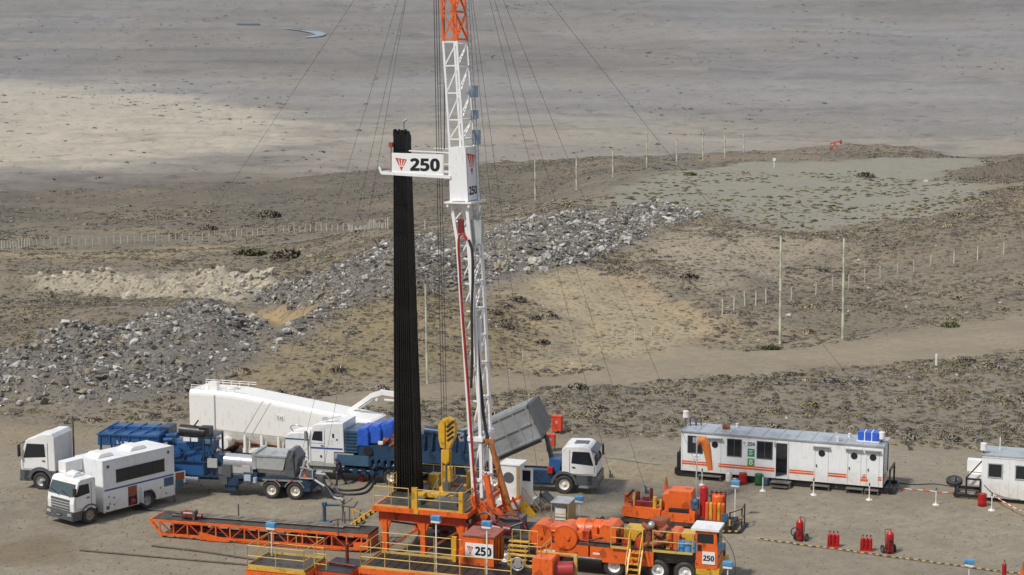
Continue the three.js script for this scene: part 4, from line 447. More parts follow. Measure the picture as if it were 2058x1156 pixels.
  for (const x of [0, 1.45]) for (const z of [0, -W]) wheel(t, x, z, 0.52, 0.55, M.cream, z < 0);
  mk(b => { b.bx(-1.6, -1.2, 1.05, 1.4, 0, 0.18); b.rod([-0.95, 0.95, 0.05], [-0.95, 1.25, 0.05], 0.13, 10); }).mesh('water_can', paint(0.45, 0.55, 0.65), t);
}
{ // orange cone standing on the tail of the blender truck
  const o = gp(545, 1003), a = THREE.MathUtils.degToRad(-11), lx = 2.05, lz = -0.2; const p = V(o.x + lx * Math.cos(a) + lz * Math.sin(a), 1.37, o.z - lx * Math.sin(a) + lz * Math.cos(a)); const t = thing('traffic_cone', 'red orange cone standing on the tail of the blender truck', 'traffic cone', p); mk(b => b.bx(-0.16, 0.16, 0, 0.04, -0.16, 0.16)).mesh('base', M.stripe, t); mk(b => b.rod([0, 0.04, 0], [0, 0.62, 0], 0.13, 14, 0.03)).mesh('cone', M.stripe, t);
}
// ------------------------------------------------------------------ white silo trailer
{
  const t = thing('silo_trailer', 'huge white silo trailer sloping down to the right behind the trucks', 'silo trailer', gp(470, 925), -18); const W = 2.5;
  const sec = x => { const k = clamp((x + 0.3) / 9.9, 0, 1), top = lerp(4.45, 3.22, k), bot = x < 0.2 ? lerp(1.25, 0.95, clamp((x + 3.2) / 3, 0, 1)) : 0.95, c = -W / 2, h = W / 2; const L = []; const ring = [[1, 0.28], [1, 0.9], [0.97, 0.95], [0.88, 1], [-0.88, 1], [-0.97, 0.95], [-1, 0.9], [-1, 0.28], [-0.8, 0.10], [-0.4, 0.0], [0.4, 0.0], [0.8, 0.10]]; for (const [u, v] of ring) L.push([x, lerp(bot, top, v), c + u * h]); return L; };
  mk(b => b.loft([-3.15, -2.6, -1.3, -1.28, 0, 2, 4, 6, 8, 9.6, 9.75].map((x, i) => i === 10 ? sec(9.6).map(p => [9.75, lerp(p[1], 2.2, 0.08), lerp(p[2], -W / 2, 0.08)]) : sec(x)))).mesh('tank', M.silo, t);
  mk(b => { b.bx(-1.34, -1.27, 1.5, 4.2, -0.02, 0.04); b.bx(8.1, 8.18, 2.6, 3.1, -0.02, 0.06); for (let i = 0; i < 12; i++) b.bx(-1.0 + i * 0.62, -0.72 + i * 0.62, 1.62 - i * 0.005, 1.66 - i * 0.005, -0.02, 0.02); }).mesh('seam', M.greyLight, t);
  mk(b => { for (const x of [2.2, 2.8]) b.bar([x, 4.1, 0.0], [x - 1.6, 1.6, 0.015], 0.018); }).mesh('strap', M.greyLight, t);
  mk(b => { const y = 4.45; for (const [a, c] of [[-3.1, 0.6]]) { for (let x = a; x <= c; x += 0.62) b.rod([x, y - 0.1, -0.25], [x, y + 0.3, -0.25], 0.025, 5); for (const h of [0.16, 0.3]) b.rod([a, y + h, -0.25], [c, y + h, -0.25], 0.02, 5); for (const h of [0.16, 0.3]) b.rod([a, y + h, -2.2], [c, y + h, -2.2], 0.02, 5); for (let x = a; x <= c; x += 0.62) b.rod([x, y - 0.1, -2.2], [x, y + 0.3, -2.2], 0.025, 5); } b.rod([-2.2, y, -1.2], [-2.2, y + 0.22, -1.2], 0.4, 14); b.rod([-0.6, y, -1.2], [-0.6, y + 0.18, -1.2], 0.36, 14); b.bx(-2, -1.4, y, y + 0.5, -0.9, -0.5); }).mesh('top_railing', M.silo, t);
  mk(b => { b.rod([-0.55, 1.12, 0.35], [-0.55, 1.12, -1.1], 0.36, 20); }).mesh('air_tank', M.white, t);
  mk(b => { b.bx(0.55, 4.4, 0.5, 0.8, -0.6, -0.2); for (const x of [0.7, 1.9, 3.1, 4.2]) { b.bx(x, x + 0.16, 0.7, 1.75, -0.4, -0.02); b.rod([x + 0.35, 0.8, -0.2], [x + 0.35, 1.3, -0.2], 0.06, 6); } }).mesh('support_beam', M.silo, t);
  mk(b => { b.bx(-3.0, 9.4, 0.85, 1.1, -2.0, -0.6); b.bx(-3.1, -0.6, 0.6, 1.0, -2.0, -0.3); }).mesh('chassis', M.rust, t);
  for (const x of [-2.5, -1.3]) for (const z of [-0.15, -W + 0.1]) wheel(t, x, z, 0.5, 0.5, M.greyLight, z < -1);
  mk(b => { b.rod([8.9, 0, -0.5], [8.9, 1.2, -0.5], 0.08, 8); b.rod([8.9, 0, -2], [8.9, 1.2, -2], 0.08, 8); }).mesh('landing_leg', M.greyDark, t);
  const bm = mk(b => { b.bar([7.35, 3.3, -1.6], [9.1, 4.55, -1.6], 0.24, 0.28); b.bar([9.0, 4.5, -1.6], [9.75, 4.75, -1.6], 0.3, 0.3); b.bar([9.65, 4.78, -1.6], [11.9, 4.55, -1.6], 0.22, 0.3); b.bar([9.9, 4.3, -1.6], [11.6, 4.25, -1.6], 0.1); b.bar([9.35, 4.2, -1.6], [9.5, 4.6, -1.6], 0.14); b.bx(11.6, 12.0, 4.1, 4.65, -1.75, -1.45); }).mesh('loading_boom', M.silo, t);
  mk(b => { b.rod([8.2, 3.6, -1.45], [9.2, 4.25, -1.45], 0.06, 8); }).mesh('hydraulic_ram', M.greyLight, bm);
  plate('lettering', canvasMat(96, 64, (g, w, h) => { g.fillStyle = '#ece9df'; g.fillRect(0, 0, w, h); g.fillStyle = '#5d6873'; g.fillRect(8, 4, 10, 44); g.fillRect(8, 40, 26, 8); g.fillRect(40, 20, 12, 30); g.fillRect(64, 16, 12, 44); }), 0.5, 0.36, t, 3.4, 3.0, 0.012);
}
// ------------------------------------------------------------------ pump truck with long white bonnet
{
  const t = thing('pump_truck', 'white bonneted truck with blue pump deck and bright blue tanks, partly behind the drill pipe', 'truck', gp(600, 964), -14.4); const W = 2.4;
  const hood = mk(b => { b.prism([[-1.0, 1.15], [-1.0, 2.4], [-0.85, 2.75], [-0.5, 2.84], [0.75, 2.95], [0.75, 1.2], [0.62, 0.95], [0.55, 1.2], [0.3, 1.42], [-0.05, 1.5], [-0.4, 1.4], [-0.6, 1.15]], -2.0, -0.35, 0.06); }).mesh('bonnet', M.white, t);
  fender(0, 0.62, -0.55, 0.02, 0.62, 0.12, 0.02, 0.98).mesh('front_fender', M.white, t); mk(b => b.bx(-1.06, -0.98, 1.2, 2.35, -1.9, -0.45)).mesh('grille', M.galv, hood); mk(b => b.bx(-1.2, -0.95, 0.55, 0.95, -2.4, 0)).mesh('bumper', M.white, t);
  mk(b => { b.bx(-0.98, 0.7, 2.42, 2.5, -0.36, -0.335); b.bx(0.8, 2.9, 2.02, 2.12, 0.0, 0.015); }).mesh('stripe', M.stripeBlue, t);
  const cab = mk(b => { b.prism([[0.7, 1.1], [0.7, 2.72], [0.98, 3.42], [1.2, 3.55], [2.95, 3.7], [3.0, 1.85], [2.35, 1.85], [2.35, 1.1]], -2.3, 0, 0.05); }).mesh('cab', M.white, t);
  mk(b => b.prism([[0.9, 2.55], [1.06, 3.1], [1.6, 3.12], [1.6, 2.5]], -0.01, 0.016)).mesh('side_window', M.glass, t); mk(b => b.prism([[0.9, 2.55], [1.06, 3.1], [1.6, 3.12], [1.6, 2.5]], -2.316, -2.29)).mesh('side_window', M.glass, t);
  mk(b => b.loft([[[0.66, 2.7, -0.15], [0.66, 2.7, -2.15], [0.72, 2.7, -2.15], [0.72, 2.7, -0.15]], [[0.92, 3.36, -0.2], [0.92, 3.36, -2.1], [0.98, 3.36, -2.1], [0.98, 3.36, -0.2]]])).mesh('windscreen', M.glass, t);
  const dr = mk(b => { for (const x of [0.82, 1.72]) b.bx(x, x + 0.02, 1.2, 3.2, 0, 0.02); b.bx(0.82, 1.72, 1.2, 1.22, 0, 0.02); b.bx(0.82, 1.72, 2.36, 2.375, 0, 0.02); }).mesh('door', M.grey, t); mk(b => { b.bx(1.5, 1.66, 2.2, 2.25, 0, 0.04); b.bx(1.45, 1.55, 1.5, 1.62, 0, 0.04); }).mesh('handle', M.black, dr);
  mk(b => { b.bx(2.25, 2.36, 2.75, 3.0, 0, 0.02); b.bx(2.5, 2.6, 2.6, 2.68, 0, 0.02); b.bx(-0.1, 0.05, 1.75, 1.9, -0.35, -0.32); }).mesh('marker', M.black, cab);
  mk(b => { b.rod([1.4, 3.6, -0.5], [2.5, 3.78, -0.5], 0.05, 6); b.rod([1.2, 3.6, -1.6], [2.2, 3.78, -1.6], 0.05, 6); b.bx(1.3, 1.5, 3.5, 3.75, -1.2, -0.8); }).mesh('roof_horn', M.silver, t);
  mk(b => { b.rod([0.62, 1.2, -0.1], [0.62, 3.0, -0.02], 0.035, 6); b.bx(0.5, 0.62, 2.5, 3.1, 0.0, 0.22); }).mesh('mirror', M.silver, t); mk(b => { b.rod([0.72, 1.3, -0.25], [0.72, 2.5, -0.25], 0.13, 12); }).mesh('air_cleaner', M.greyDark, t); mk(b => { b.tube([[-0.55, 2.85, -0.6], [-0.7, 3.15, -0.55], [-0.35, 3.3, -0.5], [0.1, 3.25, -0.5]], 0.03); }).mesh('grab_rail', M.silver, t);
  mk(b => { b.bx(0.75, 3.0, 0.95, 1.1, -0.5, 0.02); b.bx(2.4, 3.6, 1.15, 1.8, -0.6, 0.0); b.bx(0.9, 2.2, 0.55, 0.95, -0.5, -0.15); }).mesh('step', M.greyLight, t);
  mk(b => { for (const z of [-0.75, -1.7]) b.bx(-0.9, 10.8, 0.8, 1.15, z, z + 0.15); b.bx(3.0, 11.0, 1.55, 1.75, -2.4, 0.0); }).mesh('chassis', M.navy, t);
  const lv = mk(b => { b.bx(3.05, 3.85, 1.9, 3.25, -2.3, -0.02); }).mesh('radiator_cabinet', M.steelBlue, t); mk(b => { for (let i = 0; i < 6; i++) b.bx(3.1, 3.8, 2.05 + i * 0.2, 2.13 + i * 0.2, -0.02, 0.02); }).mesh('louvre', M.navy, lv);
  mk(b => { b.bx(2.55, 3.9, 1.1, 1.75, -0.7, 0.05); b.bx(3.9, 4.6, 1.1, 1.75, -0.7, 0.05); }).mesh('side_box', M.steelBlue, t);
  for (let i = 0; i < 4; i++) mk(b => { const x = 4.2 + i * 0.72, y = 3.1 + i * 0.17; b.prism([[x - 0.38, y - 0.8], [x + 0.38, y - 0.8], [x + 0.39, y + 0.12], [x + 0.2, y + 0.38], [x - 0.2, y + 0.38], [x - 0.39, y + 0.12]], -1.7 - i * 0.15, 0.02 - i * 0.2, 0.11); }).mesh('blue_tank', M.brightBlue, t);
  mk(b => { b.bx(3.9, 7.2, 1.75, 2.4, -2.2, -0.05); b.bx(7.0, 11.0, 1.75, 2.2, -2.3, -0.05); b.bx(7.6, 9.2, 2.2, 3.2, -1.9, -0.4); b.bx(9.4, 10.8, 2.2, 2.9, -1.8, -0.3); b.rod([8.0, 3.4, -0.6], [10.4, 3.25, -0.6], 0.28, 14); for (let i = 0; i < 7; i++) b.rod([7.5 + i * 0.5, 2.2, -0.25], [7.6 + i * 0.5, 3.0 + (i % 3) * 0.2, -0.3], 0.07, 6); b.rod([10.6, 2.0, -0.4], [10.6, 3.6, -0.4], 0.12, 8); }).mesh('pump_deck', M.navy, t);
  mk(b => { b.rod([4.55, 2.05, 0.06], [4.55, 2.05, -0.1], 0.28, 18); }).mesh('fan_opening', M.dark, t);
  mk(b => { for (let i = 0; i < 6; i++) { const x = 2.6 + i * 0.55; b.rod([x, 0.75, -0.3], [x, 0.75, 0.05], 0.17, 12); b.rod([x, 0.75, -0.15], [x + 0.55, 0.75, -0.15], 0.1, 8); } b.rod([4.6, 1.15, -0.1], [6.8, 1.2, -0.1], 0.16, 10); b.rod([4.8, 1.0, 0.0], [5.4, 1.3, 0.05], 0.12, 8); for (let i = 0; i < 4; i++) b.rod([4.7 + i * 0.4, 1.2, 0.1], [4.7 + i * 0.4, 1.55, 0.1], 0.13, 10); b.bx(2.4, 5.3, 0.55, 0.7, -0.9, -0.2); }).mesh('suction_manifold', M.navy, t);
  mk(b => { b.sph(5.6, 2.75, -0.15, 0.16); b.rod([5.3, 2.4, -0.1], [5.9, 2.9, -0.1], 0.09, 8); b.rod([5.9, 2.4, -0.1], [6.5, 2.8, -0.15], 0.11, 8); b.bx(6.0, 6.5, 2.4, 3.1, -0.5, -0.15); b.rod([6.6, 2.3, -0.1], [6.6, 3.5, -0.1], 0.08, 8); }).mesh('valve_gear', M.rust, t);
  mk(b => { b.bx(6.2, 6.9, 2.9, 3.3, -0.7, -0.3); b.bx(5.2, 5.5, 2.5, 2.7, -0.1, 0.02); }).mesh('white_gauge_box', M.white, t);
  fender(5.99, 0.6, -0.6, 0.03, 0.52, 0.06).mesh('rear_fender', M.navy, t);
  for (const z of [0, -W]) wheel(t, 0, z, 0.52, 0.3, M.greyLight, z < 0); for (const x of [5.99, 7.35]) for (const z of [0, -W]) wheel(t, x, z, 0.52, 0.55, M.cream, z < 0);
}
// ------------------------------------------------------------------ tipper with its body raised
{
  const t = thing('tipper_truck', 'white cab tipper truck with its grey body raised, facing right', 'truck', gp(1133, 993), -12); const W = 2.4;
  coeCab(t, -0.12, 2.05, 1.15, 2.92, W, 1, { sill: 1.85, by: 0.46, slats: 5, bar: M.white, grille: M.black, prof: [[0, 1.2], [2.05, 1.12], [2.1, 1.45], [2.05, 1.86], [1.78, 2.66], [1.55, 2.86], [1.3, 2.93], [0.2, 2.88], [0.0, 2.7]] });
  fender(0.02, 0.66, -0.5, 0.03, 0.56, 0.16, 0.02, 0.98).mesh('front_fender', M.greyDark, t); mk(b => b.bx(0.5, 1.3, 2.9, 2.95, -1.6, -0.8)).mesh('roof_hatch', M.greyDark, t); mk(b => { b.bx(0.75, 1.7, 0.62, 1.18, -0.45, 0.0); }).mesh('lower_cab', M.greyDark, t); mk(b => b.bx(0.9, 1.5, 0.42, 0.5, -0.3, 0.05)).mesh('step', M.silver, t);
  mk(b => { for (const z of [-0.7, -1.75]) b.bx(-6.4, 0.5, 0.8, 1.2, z, z + 0.12); b.bx(-2.4, -0.65, 0.5, 1.35, -0.7, -0.1); b.bx(-2.3, -0.7, 0.6, 1.1, -0.1, -0.02); }).mesh('chassis', M.navy, t);
  mk(b => { b.bx(-0.95, -0.3, 1.2, 2.0, -1.9, -0.3); }).mesh('air_intake', M.blue, t); mk(b => b.bx(-1.0, -0.7, 1.2, 1.55, -0.3, 0.0)).mesh('red_box', M.red, t);
  const body = new THREE.Group(); body.name = 'tipping_body'; body.position.set(-5.55, 1.12, 0); body.rotation.z = 0.455; t.add(body);
  mk(b => { b.bx(-0.4, 4.75, 0.2, 2.25, -0.08, 0); b.bx(-0.4, 4.75, 0.2, 2.25, -2.4, -2.32); b.bx(-0.4, 4.75, 0.12, 0.24, -2.4, 0); }).mesh('side_panel', M.galv, body);
  mk(b => b.prism([[4.75, 0.15], [5.1, 0.5], [5.1, 2.3], [4.75, 2.25]], -2.4, 0)).mesh('front_panel', M.greyDark, body);
  mk(b => { for (let i = 0; i < 6; i++) b.bx(0.1 + i * 0.9, 0.2 + i * 0.9, 0.2, 2.2, 0, 0.07); for (const y of [0.2, 1.15, 2.17]) b.bx(-0.4, 4.75, y, y + 0.09, 0, 0.08); b.bx(-0.4, 4.8, 2.25, 2.33, -2.42, 0.06); }).mesh('rib', M.galv, body);
  mk(b => { for (const z of [-0.7, -1.75]) b.bx(-0.2, 4.5, -0.15, 0.12, z, z + 0.12); }).mesh('sub_frame', M.greyDark, body);
  mk(b => { b.rod([-0.75, 1.2, -1.1], [-1.25, 3.2, -1.1], 0.14, 10); b.rod([-0.9, 1.2, -1.25], [-1.4, 3.4, -1.25], 0.09, 8); }).mesh('hoist_ram', M.greyDark, t);
  mk(b => { b.bx(-0.05, 0.5, 1.02, 1.2, 0, 0.02); }).mesh('fitting', M.black, body);
  for (const z of [0, -W]) wheel(t, 0.02, z, 0.56, 0.32, M.cream, z < 0); for (const x of [-4.3, -5.65]) for (const z of [0, -W]) wheel(t, x, z, 0.53, 0.55, M.cream, z < 0);
}

// ------------------------------------------------------------------ the rig; local frame of everything around the well
const RO = V(-1.805, 0, -81.65), RY = -18, RA = THREE.MathUtils.degToRad(RY), RX = V(Math.cos(RA), 0, -Math.sin(RA)), RZ = V(Math.sin(RA), 0, Math.cos(RA));
const toW = (x, y, z) => RO.clone().addScaledVector(RX, x).addScaledVector(RZ, z).setY(y);
// the point of the upright plane z = const of that frame seen at a pixel
function L(px, py, z) { const d = rayDir(px, py), o = V(0, CAM_H, 0).sub(RO); const t = (z - o.dot(RZ)) / d.dot(RZ); const p = o.addScaledVector(d, t); return [p.dot(RX), p.y, z]; }
// railing along a line of local points
function railing(p, name, pts, h = 1.05, step = 1.5, mat = M.yellowPale, r = 0.024, post0 = true) { const b = new B(); for (let i = 0; i < pts.length - 1; i++) { const a = pts[i], c = pts[i + 1], l = Math.hypot(c[0] - a[0], c[1] - a[1], c[2] - a[2]), n = Math.max(1, Math.round(l / step)); for (let k = 0; k <= n; k++) { const t = k / n, x = lerp(a[0], c[0], t), y = lerp(a[1], c[1], t), z = lerp(a[2], c[2], t); b.rod([x, y, z], [x, y + h, z], r, 6); } for (const f of [1, 0.52]) b.rod([a[0], a[1] + h * f, a[2]], [c[0], c[1] + h * f, c[2]], r, 6); b.bar([a[0], a[1] + 0.06, a[2]], [c[0], c[1] + 0.06, c[2]], 0.02, 0.12); } return b.mesh(name, mat, p); }
function stairs(p, name, a, c, w, mat, treadMat) { // from top a to bottom c, width along z
  const s = mk(b => { for (const z of [0, -w]) b.bar([a[0], a[1], a[2] + z], [c[0], c[1], c[2] + z], 0.06, 0.2); }).mesh(name, mat, p); const n = Math.max(3, Math.round((a[1] - c[1]) / 0.25)); for (let i = 0; i < n; i++) { const t = (i + 0.5) / n; mk(b => b.bx(lerp(a[0], c[0], t) - 0.12, lerp(a[0], c[0], t) + 0.12, lerp(a[1], c[1], t) - 0.015, lerp(a[1], c[1], t) + 0.015, a[2] - w, a[2])).mesh('tread', treadMat ?? mat, s); } return s; }
const FY = 2.65;
{ // ---- working floor over the well
  const t = thing('rig_floor', 'orange steel working floor on legs with yellow railings under the drill pipe', 'rig floor', RO, RY);
  mk(b => { b.bx(-4.45, 0.6, FY - 0.12, FY, -1.9, 3.5); }).mesh('deck', M.deck, t);
  mk(b => { for (const z of [3.42, -1.9]) b.bx(-4.55, 0.7, FY - 0.22, FY + 0.03, z, z + 0.12); for (const x of [-4.55, 0.6]) b.bx(x, x + 0.1, FY - 0.22, FY + 0.02, -1.8, 3.42); }).mesh('edge_beam', M.orange, t);
  mk(b => { for (const z of [3.0, -1.5]) b.bx(-4.3, 0.45, FY - 0.75, FY - 0.24, z, z + 0.18); for (const x of [-4.1, -2, 0.1]) b.bx(x, x + 0.18, FY - 0.7, FY - 0.24, -1.4, 3.0); }).mesh('girder', M.orangeRed, t);
  for (const z of [2.95, -1.55]) for (const x of [-4.1, -2.0, 0.1]) mk(b => { b.bx(x, x + 0.26, 0.1, FY - 0.75, z, z + 0.26); b.prism([[x - 0.22, FY - 0.75], [x + 0.48, FY - 0.75], [x + 0.26, FY - 1.3], [x, FY - 1.3]], z + 0.03, z + 0.2); b.bx(x - 0.15, x + 0.4, 0, 0.1, z - 0.1, z + 0.36); }).mesh('leg', M.orange, t);
  mk(b => { for (const [x0, x1] of [[-3.85, -2.0], [-1.75, 0.1]]) { b.bar([x0, 0.4, 3.05], [x1, FY - 1.0, 3.05], 0.1); } b.bar([-4, 0.4, -1.4], [-4, 1.8, 3.0], 0.1); b.bar([0.2, 0.4, -1.4], [0.2, 1.8, 3.0], 0.1); b.bx(-4.2, 0.5, 0.35, 0.5, -1.5, -1.35); }).mesh('brace', M.rust, t);
  railing(t, 'railing', [[-4.45, FY, 3.4], [-2.55, FY, 3.4]], 1.05, 1.0); railing(t, 'railing', [[-2.1, FY, 3.45], [0.45, FY, 3.45], [0.5, FY, 1.0]], 1.05, 1.2); railing(t, 'railing', [[-4.45, FY, -1.8], [-4.45, FY, 1.4]], 1.05, 0.55); railing(t, 'railing', [[-4.4, FY, -1.85], [0.5, FY, -1.85]], 1.05, 1.2);
  mk(b => { b.bx(-2.35, -2.05, FY, FY + 1.15, 3.36, 3.5); b.bx(0.2, 0.42, FY, FY + 1.1, 3.38, 3.5); b.bx(-2.2, -1.95, FY - 0.2, FY + 0.0, 3.5, 3.6); }).mesh('corner_post', M.yellow, t);
  mk(b => { b.rod([-1.75, 0.2, 0.3], [-1.75, FY, 0.3], 0.24, 14); b.bx(-2.2, -1.3, 0.3, 0.7, -0.2, 0.8); b.bx(-2.25, -1.25, 0.9, 1.2, -0.2, 0.8); b.bx(-2.3, -1.2, 1.5, 2.2, -0.1, 0.7); b.rod([-2.8, 1.8, 0.3], [-0.7, 1.8, 0.3], 0.16, 10); }).mesh('blowout_preventer', M.darkRed, t);
  // machinery on the floor
  mk(b => { b.bx(-3.1, -2.55, FY, FY + 0.75, -1.5, -0.9); b.bx(-2.45, -1.9, FY + 0.35, FY + 1.15, -1.45, -1.1); b.bx(-0.95, -0.35, FY, FY + 1.05, -1.45, -0.9); b.bx(-2.75, -0.9, FY + 0.1, FY + 0.28, 0.6, 1.3); b.bx(-2.9, -2.4, FY + 0.1, FY + 0.35, 1.2, 1.7); b.rod([-1.75, FY, 0.3], [-1.75, FY + 0.45, 0.3], 0.3, 16); }).mesh('power_tong', M.yellow, t);
  mk(b => { b.rod([-2.2, FY, -0.6], [-1.2, FY + 0.9, -0.5], 0.05, 6); b.rod([-1.2, FY, 1.0], [-0.6, FY + 0.8, 0.6], 0.05, 6); b.rod([-2.4, FY, 0.9], [-2.0, FY + 0.9, 0.4], 0.05, 6); b.bx(-3.2, -2.2, FY, FY + 0.25, 1.8, 2.6); b.bx(-1.6, -0.3, FY, FY + 0.3, 1.6, 2.4); b.rod([-0.2, FY, -0.6], [-0.2, FY + 1.2, -0.6], 0.09, 8); b.tube([[-1.5, FY + 0.1, 1.5], [-0.8, FY + 0.5, 1.7], [-0.2, FY + 0.2, 2.2], [0.3, FY + 0.5, 2.5]], 0.05); }).mesh('floor_tool', M.greyDark, t);
  mk(b => { b.bx(-0.75, -0.25, FY + 1.2, FY + 1.6, -1.8, -1.75); }).mesh('blue_panel', M.steelBlue, t);
}
{ // ---- striped stair from catwalk to floor
  const t = thing('ramp_stair', 'yellow and black striped ramp climbing from catwalk to working floor', 'stair', RO, RY); const a = L(755, 1022, 2.0), c = L(690, 1066, 2.0);
  const fr = mk(b => { for (const z of [0, -0.9]) b.bar([a[0], a[1] - 0.08, 2 + z], [c[0], c[1] - 0.08, 2 + z], 0.08, 0.2); }).mesh('frame', M.black, t); const n = 7; for (let i = 0; i < n; i++) { const u = (i + 0.5) / n; mk(b => { const x = lerp(a[0], c[0], u), y = lerp(a[1], c[1], u); b.ob(x, y - 0.06, 2.05, 0.17, 0.2, 0.03); b.ob(x, y + 0.04, 1.55, 0.16, 0.05, 0.98); }).mesh('stripe', M.yellow, fr); }
  mk(b => { b.bar([c[0] + 0.2, c[1], 1.0], [c[0] + 0.1, c[1] + 0.9, 1.0], 0.05); b.bar([c[0] + 0.1, c[1] + 0.9, 1.0], [c[0] + 1.0, c[1] + 0.6, 1.0], 0.05); b.bx(c[0] - 0.4, c[0] - 0.15, c[1] - 0.4, c[1] + 0.2, 1.5, 1.9); }).mesh('guard', M.yellow, t);
}
{ // ---- stands of drill pipe racked upright
  const g = mk(b => { b.rod([0, 0, 0], [0, 19.1, 0], 0.047, 8); for (const y of [0.05, 9.4, 18.75]) b.rod([0, y, 0], [0, y + 0.35, 0], 0.06, 8); }).geo(); const nx = 9, nz = 6, up = V(0, 1, 0);
  const bl = L(800, 986, -0.1)[0], br = L(840, 986, -0.1)[0], tl = L(796, 262, 0.5)[0], tr = L(818, 262, 0.5)[0];
  for (let j = 0; j < nz; j++) for (let i = 0; i < nx; i++) { const u = i / (nx - 1), v = j / (nz - 1); const a = toW(lerp(bl, br, u) + rr(-0.02, 0.02), FY + 0.01, lerp(-0.75, 0.35, v) + rr(-0.03, 0.03)), hv = rr(-0.22, 0.12), c = toW(lerp(tl, tr, u) + rr(-0.01, 0.01), FY + 19.1, lerp(0.1, 0.75, v)); const m = new THREE.Mesh(g, M.pipeBlack); m.scale.y = 1 + hv / 19.1; m.name = numbered('drill_pipe_stand'); m.position.copy(a); m.quaternion.setFromUnitVectors(up, c.sub(a).normalize()); m.castShadow = m.receiveShadow = true; scene.add(m); tag(m, 'tall black stand of drill pipe racked upright beside the mast', 'drill pipe', 'black drill pipe stands racked on the working floor'); }
  { const m = mk(b => { b.rod([0, 0, 0], [0, 0.5, 0], 0.07, 8); b.rod([0, 0.5, 0], [0.2, 0.62, 0], 0.05, 6); }); const s = solo(m, 'lifting_nubbin', M.greyLight, 'pale lifting cap on top of the racked black drill pipe', 'pipe cap'); s.position.copy(toW(lerp(tl, tr, 0.6), FY + 19.1, 0.4)); }
}
